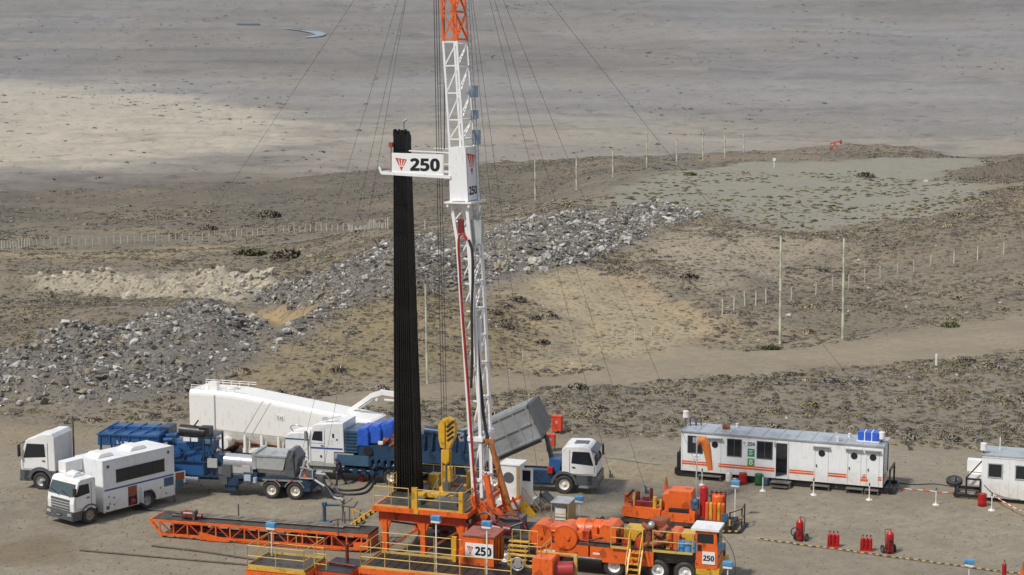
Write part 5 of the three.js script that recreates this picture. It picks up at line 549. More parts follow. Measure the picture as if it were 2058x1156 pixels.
// ---- the workover rig: carrier, drawworks, mast
const rig = thing('workover_rig', 'orange truck mounted workover rig with its tall white and orange lattice mast', 'drilling rig', RO, RY);
{
  const ZN = 2.1, ZF = 0.5;
  const NL = [[955, 1066], [952, 997], [945, 880], [919, 480], [907, 412], [904, 296], [891, 82], [887, 0], [879, -130]].map(p => L(...p, ZN)), NR = [[972, 1066], [968, 997], [966, 880], [948, 510], [938, 412], [932, 296], [918, 82], [913, 0], [906, -130]].map(p => L(...p, ZN));
  const atY = (leg, y) => { let i = 0; while (i < leg.length - 2 && leg[i + 1][1] < y) i++; return lerp(leg[i][0], leg[i + 1][0], (y - leg[i][1]) / (leg[i + 1][1] - leg[i][1])); };
  const P = (c, y) => [atY(c[0] === 'L' ? NL : NR, y), y, c[1] === 'n' ? ZN : ZF];   // c: Ln Rn Lf Rf
  const yPx = py => L(930, py, ZN)[1];
  const y0 = 2.0, yB = yPx(997), yP = yPx(408), yT = yPx(296), yO = yPx(82), yC = yPx(-130);
  const legs = (ya, yb, w, mat, nm) => { for (const c of ['Ln', 'Rn', 'Lf', 'Rf']) { const b = new B(), n = 8; for (let i = 0; i < n; i++) b.bar(P(c, lerp(ya, yb, i / n)), P(c, lerp(ya, yb, (i + 1) / n)), w); b.mesh(nm, mat, rig); } };
  legs(yB, yP, 0.15, M.whiteMast, 'mast_leg'); legs(yP, yO, 0.1, M.whiteMast, 'mast_leg'); legs(yO, yC, 0.1, M.orange, 'mast_leg');
  const lace = (ys, w, mat, cross) => { for (const [a, c] of [['Ln', 'Rn'], ['Rn', 'Rf'], ['Lf', 'Rf'], ['Ln', 'Lf']]) { if (a === 'Ln' && c === 'Lf') continue; for (let i = 0; i < ys.length; i++) { mk(b => b.bar(P(a, ys[i]), P(c, ys[i]), w * 1.15)).mesh('mast_girt', mat, rig); if (i < ys.length - 1) mk(b => { b.bar(P(a, ys[i]), P(c, ys[i + 1]), w); if (cross) b.bar(P(c, ys[i]), P(a, ys[i + 1]), w); }).mesh('mast_brace', mat, rig); } } };
  lace([yPx(280), yPx(241), yPx(187), yPx(132), yPx(84)], 0.06, M.whiteMast, false);
  lace([yPx(78), yPx(22), yPx(-40), yPx(-130)], 0.07, M.orange, true);
  mk(b => { for (let y = yPx(985); y < yP - 0.4; y += 0.35) { const x = atY(NR, y); b.rod([x + 0.02, y, ZF + 0.3], [x + 0.02, y, ZF + 0.75], 0.015, 4); } for (const z of [ZF + 0.3, ZF + 0.75]) b.rod([atY(NR, yPx(985)) + 0.02, yPx(985), z], [atY(NR, yP) + 0.02, yP, z], 0.022, 5); }).mesh('ladder', M.greyLight, rig);
  lace([yPx(985), yPx(962), yPx(880), yPx(805), yPx(735), yPx(680), yPx(625), yPx(570), yPx(520), yPx(478), yPx(445), yPx(412)], 0.065, M.whiteMast, false);
  mk(b => { const a = P('Ln', yPx(880)), c = P('Rn', yPx(880)); b.bar([a[0] - 0.1, a[1], ZN + 0.06], [c[0] + 0.15, c[1], ZN + 0.06], 0.22); b.bar([c[0] + 0.1, a[1], ZN], [c[0] + 0.1, a[1] + 0.15, ZF], 0.22); b.bar([P('Ln', yPx(962))[0], yPx(962), ZN + 0.04], [P('Rn', yPx(962))[0], yPx(962), ZN + 0.04], 0.16); }).mesh('mast_collar', M.whiteMast, rig);
  mk(b => { const c = P('Rn', yPx(740)); b.bar([P('Rn', yPx(640))[0] + 0.12, yPx(640), ZN - 0.3], [c[0] + 0.1, yPx(990), ZN - 0.3], 0.2, 0.16); }).mesh('mast_tube', M.whiteMast, rig);
  // sheeted box below the upper section, its prints, its ledge
  const zb = ZN + 0.06, q = [P('Ln', yP + 0.1), P('Rn', yP + 0.1), P('Rn', yT), P('Ln', yT)];
  const box = mk(b => b.prism([[q[0][0] - 0.02, q[0][1]], [q[1][0] + 0.1, q[1][1]], [q[2][0] + 0.1, q[2][1]], [q[3][0] - 0.02, q[3][1]]], ZF - 0.1, zb)).mesh('mast_panel', M.whiteMast, rig);
  const side = canvasMat(256, 560, (g, w, h) => { g.fillStyle = '#eeeeec'; g.fillRect(0, 0, w, h); drawLogo(g, 8, 60, 200, 240); g.fillStyle = '#1b1d21'; g.font = 'bold 118px sans-serif'; g.fillText('250', 20, 500, 214); g.strokeStyle = '#1b1d21'; g.lineWidth = 7; g.strokeText('250', 20, 500, 214); });
  const lean = Math.atan2(q[2][0] - q[1][0], q[2][1] - q[1][1]); { const g = new THREE.PlaneGeometry(1.56, yT - yP - 0.12); const m = new THREE.Mesh(g, side); m.name = 'sign_print'; m.position.set((q[1][0] + q[2][0]) / 2 + 0.115, (q[1][1] + q[2][1]) / 2, (ZN + ZF) / 2); m.rotation.set(0, Math.PI / 2, 0); m.rotation.order = 'ZYX'; m.rotation.z = -lean; rig.add(m); }
  mk(b => { b.bx(q[0][0] - 0.25, q[1][0] + 0.35, yP - 0.02, yP + 0.06, ZF - 0.4, ZN + 0.35); for (const x of [q[0][0] - 0.1, q[1][0] + 0.2]) b.bx(x - 0.05, x + 0.05, yP - 0.2, yP - 0.02, ZN + 0.1, ZN + 0.3); }).mesh('mast_ledge', M.whiteMast, rig);
  // ladder with safety cage on the right face
  const lx = y => atY(NR, y) + 0.28; mk(b => { for (const z of [0.75, 1.2]) for (let i = 0; i < 16; i++) { const a = lerp(yP, yC, i / 16), c = lerp(yP, yC, (i + 1) / 16); b.rod([lx(a), a, z], [lx(c), c, z], 0.025, 5); } for (let y = yP; y < yC; y += 0.32) b.rod([lx(y), y, 0.75], [lx(y), y, 1.2], 0.015, 4); }).mesh('ladder', M.greyLight, rig);
  mk(b => { b.bx(lx(24) - 0.05, lx(24) + 0.25, yPx(240), yPx(222), 0.8, 1.15); b.bx(lx(23) - 0.05, lx(23) + 0.3, yPx(292), yPx(262), 0.8, 1.15); b.bx(lx(25) - 0.05, lx(25) + 0.3, yPx(196), yPx(172), 0.8, 1.2); }).mesh('blue_gear', paint(0.30, 0.40, 0.50), rig);
  // racking board on the well side
  const A = L(788, 307, ZN), Bq = L(892, 311, ZN), Cq = L(892, 354, ZN), Dq = L(788, 350, ZN);
  const rb = new THREE.Group(); rb.name = 'racking_board'; rig.add(rb);
  mk(b => b.prism([[A[0], A[1]], [Bq[0], Bq[1] - 0.0], [Cq[0], Cq[1]], [Dq[0], Dq[1]]], ZN, ZN + 0.06)).mesh('wind_wall', M.whiteMast, rb);
  plate('sign_print', sign250, (Bq[0] - A[0]) * 0.97, (A[1] - Dq[1]) * 0.96, rb, (A[0] + Bq[0]) / 2, (A[1] + Dq[1]) / 2 - 0.02, ZN + 0.062);
  mk(b => { const a = L(767, 347, ZN), c = L(907, 356, ZN); b.bar([a[0], a[1], ZN + 0.05], [c[0], c[1], ZN + 0.05], 0.14, 0.16); b.bar([a[0], a[1], ZN + 0.05], [a[0] - 0.1, a[1] + 0.3, ZN + 0.05], 0.1); b.bar([a[0], a[1], -1.4], [c[0], c[1], -1.4], 0.12); b.bar([a[0], a[1], -1.4], [a[0], a[1], ZN], 0.12); b.bar([c[0], c[1], -1.4], [c[0], c[1], ZN], 0.12); const u = L(860, 304, ZN), v = L(903, 307, ZN), m = L(822, 303, ZN); b.bar(m, v, 0.06); b.bar(v, L(903, 356, ZN), 0.06); b.bar(L(892, 330, ZN), L(903, 330, ZN), 0.05); b.bar([m[0], m[1], -1.4], [v[0], v[1], -1.4], 0.05); }).mesh('board_frame', M.whiteMast, rb);
  for (let i = 0; i < 9; i++) mk(b => { const y = Dq[1] + 0.02, x = lerp(L(794, 350, 0.4)[0], L(819, 350, 0.4)[0], (i - 0.5) / 8); b.bar([x, y, -1.35], [x, y, 1.0], 0.03, 0.05); }).mesh('finger', M.whiteMast, rb);
  mk(b => b.bx(Dq[0], Cq[0], Dq[1] - 0.03, Dq[1] + 0.02, 1.1, ZN)).mesh('walkway', M.greyLight, rb);
  mk(b => { const p = L(786, 290, 1.0); b.rod([p[0], p[1] - 1.6, 1.0], [p[0], p[1], 1.0], 0.03, 6); b.bx(p[0] - 0.1, p[0] + 0.1, p[1] - 0.15, p[1] + 0.1, 0.9, 1.1); }).mesh('red_beacon', M.rust, rb);
  // red standpipe, rotary hose, cables
  const T = (pts, r, mat, nm, z) => mk(b => b.tube(pts.map(p => L(p[0], p[1], p[2] ?? z)), r, 8)).mesh(nm, mat, rig);
  T([[938, 484], [933, 471], [926, 469], [922, 480], [924, 540], [930, 640], [936, 720], [942, 800], [948, 890], [955, 985], [958, 1015]], 0.068, M.hoseRed, 'standpipe', ZN + 0.2);
  T([[942, 482], [948, 500], [950, 560], [948, 630], [949, 700], [947, 780]], 0.075, M.rubber, 'rotary_hose', ZN + 0.25); T([[949, 610], [958, 690], [966, 770], [974, 850], [985, 900]], 0.085, M.rubber, 'rotary_hose', ZN - 0.2);
  mk(b => { const p = L(926, 455, ZN + 0.15); b.bx(p[0] - 0.12, p[0] + 0.14, p[1] - 0.35, p[1] + 0.35, ZN + 0.05, ZN + 0.25); }).mesh('swivel', M.darkRed, rig); mk(b => { const p = L(954, 470, ZN - 0.2); b.bx(p[0] - 0.3, p[0] + 0.35, p[1] - 0.5, p[1] + 0.7, ZN - 0.6, ZN - 0.2); b.rod([p[0] - 0.2, p[1] - 1.0, ZN - 0.3], [p[0] + 0.3, p[1] + 1.4, ZN - 0.3], 0.07, 6); b.rod([p[0] + 0.3, p[1] - 1.2, ZN - 0.3], [p[0] - 0.1, p[1] + 1.2, ZN - 0.3], 0.06, 6); }).mesh('mast_joint_gear', M.greyLight, rig);
  mk(b => { for (let i = 0; i < 6; i++) b.rod([-1.92 + i * 0.07, 6.6, 0.2 + (i % 2) * 0.2], [-1.98 + i * 0.06, yC, 0.9 + (i % 2) * 0.2], 0.014, 4); b.rod(L(893, 0, 0.6), L(893, 300, 0.6), 0.03, 5); }).mesh('drilling_line', M.wire, rig);
  mk(b => { b.bx(NL[8][0] - 0.9, NR[8][0] + 0.3, yC, yC + 0.6, ZF - 0.2, ZN + 0.2); for (let i = 0; i < 4; i++) b.rod([NL[8][0] - 0.5, yC + 0.8, 0.8 + i * 0.3], [NL[8][0] - 0.5, yC + 0.8, 0.9 + i * 0.3], 0.5, 18); }).mesh('crown_block', M.orange, rig);
  // mast foot: A-frame and rams
  mk(b => { b.bar(L(955, 1075, ZN), L(953, 996, ZN), 0.3); b.bar(L(1000, 1085, ZN), L(977, 955, ZN), 0.26); b.bar(L(962, 1008, ZN), L(1003, 1028, ZN), 0.16); b.bar(L(955, 1040, ZF), L(950, 996, ZF), 0.24); b.bar([L(1000, 1085, ZN)[0], 1.9, ZF], [L(977, 955, ZN)[0], 5, ZF], 0.22); b.bar(L(962, 1060, ZN), L(1040, 1065, ZN), 0.22); b.bar(L(1003, 1028, ZN), L(1045, 1090, ZN), 0.2); b.bar(L(1022, 1015, ZN - 0.5), L(1055, 1085, ZN - 0.5), 0.2); b.bx(0.9, 2.0, 1.6, 2.3, 0.8, 2.0); b.rod([0.9, 2.35, 2.2], [0.9, 2.35, 0.9], 0.42, 18); b.bar([0.3, 1.7, ZF], [2.6, 3.0, ZF], 0.16); }).mesh('a_frame', M.orange, rig);
  mk(b => { const a = L(987, 893, ZN), c = L(1022, 1012, ZN); b.rod(a, c, 0.14, 14); const d = L(1045, 1082, ZN); b.rod(c, d, 0.1, 10); b.bar([a[0] - 0.5, a[1] + 0.1, ZN - 0.1], [a[0] + 0.15, a[1] + 0.15, ZN - 0.1], 0.22); }).mesh('raising_ram', paint(0.42, 0.17, 0.05, { map: wearT }), rig);
  mk(b => { b.bar(L(1030, 1000, ZF), L(1075, 1090, ZN), 0.09); b.bar(L(1012, 1030, ZN + 0.1), L(1060, 1095, ZN + 0.1), 0.07); }).mesh('stay_bar', M.darkRed, rig);
  mk(b => { b.rod([1.6, 1.9, 2.9], [2.8, 1.85, 2.9], 0.28, 14); b.bx(0.8, 1.5, 1.62, 2.1, 2.4, 3.0); b.rod([0.4, 1.0, 3.0], [2.2, 2.4, 3.0], 0.05, 6); b.tube([[0.2, 2.4, 2.8], [0.9, 1.8, 3.1], [1.7, 2.3, 3.1], [2.9, 1.7, 3.1]], 0.05); b.tube([[1.2, 3.0, 2.3], [2.0, 2.5, 2.6], [3.0, 2.6, 2.7], [3.6, 2.0, 2.9]], 0.05); }).mesh('winch_gear', M.darkRed, rig);
  mk(b => { b.bx(1.9, 3.1, 1.62, 2.3, 1.2, 2.4); b.tube([[0.6, 2.2, 2.6], [1.4, 2.6, 2.7], [2.4, 2.0, 3.0], [3.4, 2.3, 2.9]], 0.06); }).mesh('hydraulic_gear', M.greyDark, rig);
  mk(b => { for (let i = 0; i < 5; i++) b.tube([[9.2 + i * 0.45, 1.65, 3.0], [9.3 + i * 0.45, 2.1 + (i % 2) * 0.3, 2.8], [9.8 + i * 0.4, 2.4 - (i % 3) * 0.2, 2.2]], 0.04); b.tube([[5.0, 1.65, 3.1], [5.8, 1.9, 3.15], [6.6, 1.7, 3.1], [7.6, 1.95, 3.0]], 0.04); b.rod([7.0, 1.7, 3.05], [9.0, 1.7, 3.05], 0.05, 6); }).mesh('hydraulic_hose', M.black, rig);
  mk(b => { b.bx(6.55, 6.9, 1.62, 2.2, 2.6, 3.1); b.bx(8.6, 8.95, 1.62, 2.0, 2.7, 3.1); b.rod([11.0, 1.62, 2.9], [11.0, 2.5, 2.9], 0.1, 10); b.bx(9.25, 9.6, 1.62, 2.05, 2.7, 3.1); }).mesh('control_box', M.orangeRed, rig);
  // carrier
  const CY = 1.55, CN = 3.2; const X = (px, py, z = CN) => L(px, py, z)[0];
  mk(b => { for (const z of [0.7, 2.7]) b.bx(0.2, 13.3, 0.95, 1.5, z, z + 0.25); b.bx(0.2, 12.2, 1.5, 1.62, 0.3, 3.2); }).mesh('chassis', M.deck, rig);
  const sk = mk(b => { b.bx(4.2, 6.9, 0.85, 1.5, 3.02, 3.2); b.bx(7.0, 10.2, 0.75, 1.5, 3.02, 3.22); }).mesh('side_skirt', M.orange, rig); mk(b => { b.bx(7.15, 7.5, 1.1, 1.2, 3.22, 3.24); b.bx(8.9, 9.0, 0.95, 1.15, 3.22, 3.24); b.bx(4.6, 5.2, 1.0, 1.12, 3.2, 3.23); }).mesh('white_mark', M.white, sk);
  // drawworks: two drums side by side under rounded guards
  const d1 = L(1087, 1078, CN), d2 = L(1137, 1081, CN), R = 0.62;
  mk(b => { for (const d of [d1, d2]) b.rod([d[0], d[1], CN], [d[0], d[1], 1.9], R, 30); b.bx(d1[0], d2[0], d1[1] - R * 0.98, d1[1] + R * 0.80, 1.95, CN - 0.12); b.bx(d1[0] - 0.4, d2[0] + 0.4, 1.62, d1[1], 0.8, 1.9); }).mesh('drawworks_guard', M.orange, rig);
  mk(b => { for (const d of [d1, d2]) b.add(new THREE.TorusGeometry(R * 0.96, 0.025, 6, 36), new THREE.Matrix4().makeTranslation(d[0], d[1], CN + 0.02)); }).mesh('guard_rim', M.orangeRed, rig);
  mk(b => { for (const d of [d1, d2]) { b.rod([d[0], d[1], CN], [d[0], d[1], CN + 0.05], R * 0.93, 30); b.rod([d[0] + (d === d2 ? 0.12 : 0), d[1], CN + 0.05], [d[0] + (d === d2 ? 0.12 : 0), d[1], CN + 0.13], 0.09, 12); } }).mesh('drum_cover', M.orange, rig);
  mk(b => { b.rod([d2[0] + 0.3, d2[1] + 0.1, 2.0], [d2[0] + 1.9, d2[1] + 0.12, 2.0], 0.62, 24); for (let i = 0; i < 3; i++) b.rod([d2[0] + 0.7 + i * 0.4, d2[1] + 0.1, 2.0], [d2[0] + 0.78 + i * 0.4, d2[1] + 0.1, 2.0], 0.66, 24); b.rod([d2[0] + 1.8, d2[1] + 0.1, 2.1], [d2[0] + 2.6, d2[1] + 0.1, 2.1], 0.3, 16); b.bx(d2[0] + 0.35, d2[0] + 0.85, 1.6, d2[1] + 0.3, 2.2, 3.1); b.bx(d2[0] + 0.9, d2[0] + 2.2, 1.6, 2.0, 1.4, 2.9); b.bx(d2[0] + 1.2, d2[0] + 1.5, 1.6, 2.35, 2.4, 2.8); }).mesh('gear_housing', M.orange, rig);
  const e0 = X(1203, 1080), e1 = X(1232, 1080), eT = L(1215, 1056, 3.0)[1]; const eng = mk(b => { b.prism([[e0, 1.62], [e1 + 0.1, 1.62], [e1 + 0.1, eT - 0.2], [e1 - 0.1, eT], [e0 + 0.2, eT], [e0, eT - 0.15]], 1.5, 3.0); b.bx(e0 - 0.35, e0, 1.62, 2.3, 1.2, 2.6); }).mesh('engine_cabinet', M.orange, rig); mk(b => { b.bx(e1 + 0.1, e1 + 0.16, 1.75, eT - 0.25, 1.6, 2.9); }).mesh('radiator_grille', M.rust, eng);
  mk(b => { const a = L(1254, 1090, 2.6), c = L(1292, 1067, 2.6); b.bx(a[0], c[0], 1.8, c[1], 1.4, 2.6); const e = L(1368, 1105, 2.6), f = L(1395, 1076, 2.6); b.bx(e[0], f[0], e[1], f[1], 1.6, 2.6); const g0 = L(1338, 1122, 2.9), g1 = L(1346, 1076, 2.9); b.bx(g0[0], g1[0], g0[1], g1[1], 1.7, 2.9); }).mesh('yellow_cabinet', M.yellow, rig);
  mk(b => { const g0 = L(1346, 1122, 2.9), g1 = L(1366, 1072, 2.9); b.prism([[g0[0], g0[1]], [g1[0], g0[1]], [g1[0], g1[1] - 0.12], [g1[0] - 0.15, g1[1]], [g0[0], g1[1]]], 1.6, 2.9, 0.04); }).mesh('hydraulic_tank', M.orange, rig);
  mk(b => { b.rod(L(1292, 1078, 2.2), L(1340, 1050, 1.6), 0.22, 14); b.rod(L(1312, 1082, 2.4), L(1344, 1058, 2.2), 0.15, 12); b.bx(9.3, 11.2, 1.62, 2.3, 1.2, 2.5); b.bx(9.8, 10.6, 2.3, 2.8, 1.3, 2.2); b.rod([10.4, 2.4, 2.6], [11.4, 2.3, 2.6], 0.12, 8); b.rod([9.4, 2.5, 2.0], [10.6, 2.2, 2.9], 0.12, 8); b.rod([9.6, 1.7, 2.9], [10.9, 2.0, 2.9], 0.16, 10); b.bx(10.6, 11.6, 1.62, 2.2, 1.4, 2.7); }).mesh('engine', M.rust, rig); mk(b => { b.rod(L(1300, 1072, 2.1), L(1322, 1058, 1.9), 0.25, 14); b.sph(9.9, 2.6, 2.4, 0.2); }).mesh('exhaust_silencer', M.silver, rig);
  const f0 = X(1397, 1110, 3.1), f1 = X(1442, 1110, 3.1), cab = mk(b => b.prism([[f0, 0.85], [f1, 0.8], [f1 + 0.04, 1.7], [f1 - 0.06, 2.72], [f0, 2.75]], 1.85, 3.1, 0.04)).mesh('cab', M.orange, rig);
  mk(b => b.bx(f0 - 0.2, f1 + 0.08, 2.76, 2.87, 1.75, 3.2)).mesh('cab_roof', M.white, cab); mk(b => b.bx(f0 + 0.1, f1 - 0.2, 2.15, 2.6, 3.08, 3.115)).mesh('side_window', M.glass, cab); mk(b => b.bx(f1 - 0.05, f1 + 0.03, 2.1, 2.62, 1.95, 2.95)).mesh('windscreen', M.glass, cab); mk(b => b.bx(f0 + 0.12, f0 + 0.32, 1.75, 2.05, 3.1, 3.13)).mesh('vent', M.black, cab); mk(b => { b.bx(f0 + 0.05, f1 - 0.5, 0.55, 0.85, 2.6, 3.1); b.bx(f1 - 0.75, f1 - 0.1, 0.35, 0.8, 2.4, 3.08); b.bx(f1 - 0.3, f1 + 0.1, 0.5, 0.9, 0.5, 3.1); b.bx(f0 + 0.2, f1 - 0.1, 0.9, 1.6, 0.6, 1.8); }).mesh('bumper', M.yellow, cab);
  plate('sign_print', canvasMat(256, 256, (g, w, h) => { g.fillStyle = '#e9e9e6'; g.fillRect(0, 0, w, h); g.fillStyle = '#1a1c20'; g.font = 'bold 150px sans-serif'; g.textBaseline = 'middle'; g.fillText('250', 14, 134, 228); g.strokeStyle = '#1a1c20'; g.lineWidth = 8; g.strokeText('250', 14, 134, 228); }), 0.62, 0.62, cab, f1 - 0.42, 1.42, 3.125);
  mk(b => { b.bx(f1 + 0.02, f1 + 0.35, 1.9, 2.2, 2.9, 3.2); b.rod([f1, 1.4, 3.0], [f1 + 0.3, 2.0, 3.1], 0.03, 6); }).mesh('mirror', M.steelBlue, cab);
  for (let i = 0; i < 3; i++) mk(b => { const p = L(1370 + i * 13, 1130, 2.95 + (i % 2) * 0.12); b.rod([p[0], 1.62, p[2]], [p[0], 2.12, p[2]], 0.19, 14); }).mesh('blue_drum', M.lampBlue, rig);
  for (const x of [1.2, 2.5, 8.2, 10.4, 11.75]) for (const z of [3.15, 0.4]) wheel(rig, x, z, 0.55, 0.5, M.whiteMast, z < 1);
  mk(b => { b.rod([6.0, 0.75, 3.0], [7.6, 0.75, 3.0], 0.28, 14); b.bx(3.2, 5.4, 0.5, 0.95, 1.0, 3.0); }).mesh('fuel_tank', M.black, rig);
  railing(rig, 'railing', [L(1228, 1150, 3.3), L(1265, 1150, 3.3)].map(p => [p[0], 1.55, 3.35]), 1.05, 0.7); railing(rig, 'railing', [[X(1312, 1125, 3.35), 1.55, 3.35], [X(1358, 1125, 3.35), 1.55, 3.35], [f0 - 0.1, 1.55, 3.3]], 1.05, 1.0); railing(rig, 'railing', [[4.0, 1.6, 3.15], [5.2, 1.6, 3.15]], 0.5, 0.6);
  { const t2 = new THREE.Group(); t2.name = 'access_stair'; rig.add(t2); const a = X(1296, 1110, 3.4), c = X(1262, 1156, 4.6); mk(b => { for (const x of [0, 0.62]) { b.bar([a - 0.75 + x, 1.55, 3.3], [a - 0.75 + x, 0.05, 4.3], 0.07, 0.14); b.rod([a - 0.75 + x, 2.55, 3.3], [a - 0.75 + x, 1.05, 4.3], 0.03, 6); b.rod([a - 0.75 + x, 1.55, 3.3], [a - 0.75 + x, 2.55, 3.3], 0.03, 6); b.rod([a - 0.75 + x, 0.3, 4.15], [a - 0.75 + x, 1.2, 4.15], 0.03, 6); } }).mesh('stringer', M.yellow, t2); for (let i = 0; i < 6; i++) mk(b => b.bx(a - 0.75, a - 0.13, 0.2 + i * 0.24, 0.24 + i * 0.24, 4.0 - i * 0.155, 4.22 - i * 0.155)).mesh('tread', M.yellow, t2); }
}
{ // ---- travelling block hanging over the well
  const t = thing('travelling_block', 'yellow travelling block with black stripes hanging beside the racked drill pipe', 'hook block', RO, RY); const z = 0.5; const p = (x, y) => { const q = L(x, y, z); return [q[0], q[1]]; };
  mk(b => b.prism([p(884, 852), p(890, 842), p(902, 838), p(912, 844), p(916, 858), p(915, 878), p(908, 893), p(904, 902), p(891, 902), p(885, 884)], z - 0.25, z + 0.12, 0.03)).mesh('block_body', M.yellow, t);
  mk(b => { for (let i = 0; i < 4; i++) { const a = p(899 + 0.5 * i, 858 + i * 9), c = p(913, 846 + i * 10); b.bar([a[0], a[1], z + 0.13], [c[0], c[1], z + 0.13], 0.03, 0.1); } }).mesh('stripe', M.black, t); mk(b => { const a = p(884, 850), c = p(892, 900); b.prism([p(883, 852), p(890, 843), p(896, 846), p(896, 900), p(888, 898), p(884, 882)], z + 0.12, z + 0.2); }).mesh('side_plate', M.yellow, t);
  mk(b => { b.prism([p(889, 903), p(905, 903), p(904, 928), p(898, 934), p(890, 928)], z - 0.15, z + 0.15, 0.03); b.rod([p(897, 895)[0], p(897, 895)[1], z], [p(897, 906)[0], p(897, 906)[1], z], 0.14, 10); }).mesh('hook', M.yellow, t);
  mk(b => { for (const x of [888, 906]) b.rod([...p(x, 905), z], [...p(x + (x < 897 ? 1 : -3), 985), z], 0.045, 8); }).mesh('elevator_link', M.yellow, t); mk(b => { b.rod([...p(897, 930), z], [...p(897, 985), z], 0.06, 8); b.bx(p(892, 965)[0], p(904, 965)[0], p(897, 985)[1], p(897, 968)[1], z - 0.2, z + 0.2); }).mesh('elevator', M.greyDark, t);
}
{ // ---- tank deck in front, with cabin box
  const t = thing('tank_deck', 'orange tank with dark deck and long yellow railings at the bottom centre', 'tank', RO, RY); const y = 1.0;
  mk(b => { b.bx(-3.1, 5.4, 0, y - 0.05, 5.8, 8.5); b.bx(-3.1, 5.4, 0.75, y + 0.02, 8.5, 8.58); }).mesh('tank_body', M.orange, t); mk(b => { b.bx(-3.0, 5.3, y - 0.05, y + 0.0, 5.85, 8.45); }).mesh('deck', M.deck, t); for (let i = 0; i < 16; i++) mk(b => b.bx(-2.9 + i * 0.5, -2.45 + i * 0.5, y, y + 0.03, 5.95, 8.3)).mesh('grating_panel', M.black, t);
  railing(t, 'railing', [[-3.05, y, 8.45], [4.6, y, 8.45]], 1.05, 1.25); railing(t, 'railing', [[-3.05, y, 8.45], [-3.05, y, 5.9], [1.2, y, 5.9]], 1.05, 1.3); mk(b => { for (let i = 0; i < 5; i++) { b.bx(-2.6 + i * 1.55, -2.52 + i * 1.55, 0.05, 0.75, 8.5, 8.58); } }).mesh('stiffener', M.orangeRed, t);
  mk(b => { b.bx(0.75, 1.0, y, y + 1.2, 5.9, 6.1); b.bx(1.0, 1.15, y + 0.1, y + 0.7, 6.4, 6.55); }).mesh('yellow_column', M.yellow, t);
  railing(t, 'railing', [[4.0, y + 0.3, 6.9], [5.6, y + 0.3, 6.9], [5.6, y + 0.3, 5.2]], 1.05, 0.8); railing(t, 'railing', [[3.6, y + 0.3, 5.2], [4.9, y + 0.3, 5.2]], 1.3, 0.5); railing(t, 'railing', [[3.6, y, 5.9], [5.4, y, 5.9]], 0.6, 0.5);
  mk(b => { for (let i = 0; i < 5; i++) b.bx(3.6, 4.6, y + 0.35 + i * 0.2, y + 0.39 + i * 0.2, 5.9 - i * 0.1, 6.2 - i * 0.1); }).mesh('yellow_step', M.yellow, t);
  const g = mk(b => { const m = new THREE.Matrix4().makeTranslation(4.55, y + 0.55, 7.3); b.add(new THREE.TorusGeometry(0.3, 0.05, 8, 20), m); b.rod([4.55, y + 0.55, 7.28], [4.55, y + 0.55, 7.33], 0.2, 14); }).mesh('hand_wheel', M.galv, t);
  mk(b => { b.bx(5.3, 6.3, 0.2, 1.9, 6.2, 7.4); b.bx(5.35, 6.25, 1.9, 1.95, 6.2, 7.4); }).mesh('pump_box', M.orange, t); mk(b => { b.rod([6.2, 1.3, 6.8], [7.1, 1.35, 6.6], 0.38, 16); }).mesh('red_motor', paint(0.42, 0.04, 0.045), t);
  mk(b => { b.bx(7.1, 7.25, 0.3, 2.0, 6.4, 6.55); b.bx(5.3, 7.25, 1.97, 2.03, 6.4, 6.5); }).mesh('yellow_frame', M.yellowPale, t);
}
{
  const t = thing('doghouse_cabin', 'orange steel cabin with a white 250 sign on the tank deck', 'cabin', RO, RY); const a = L(930, 1138, 6.5), c = L(992, 1080, 6.5); const x0 = a[0], x1 = c[0], y0 = 1.02, y1 = 2.45;
  mk(b => { b.bx(x0, x1, y0, y1, 4.9, 6.5); b.bx(x0 - 0.25, x0, y0, y0 + 0.7, 5.5, 6.4); }).mesh('wall', M.orange, t); mk(b => b.bx(x0 - 0.04, x1 + 0.04, y1, y1 + 0.06, 4.85, 6.55)).mesh('roof', paint(0.36, 0.13, 0.10, { map: wearT }), t);
  mk(b => { for (let i = 0; i < 4; i++) b.bx(x1, x1 + 0.05, y0 + 0.05, y1, 5.05 + i * 0.42, 5.15 + i * 0.42); }).mesh('rib', M.rust, t); mk(b => { for (const z of [5.4, 6.1]) b.rod([x1 + 0.1, y0 + 0.2, z], [x1 + 0.1, y1 - 0.2, z], 0.025, 5); }).mesh('door_rail', M.yellow, t);
  plate('sign_print', sign250, x1 - x0 - 0.16, 0.72, t, (x0 + x1) / 2 + 0.06, y0 + 0.75, 6.515);
}
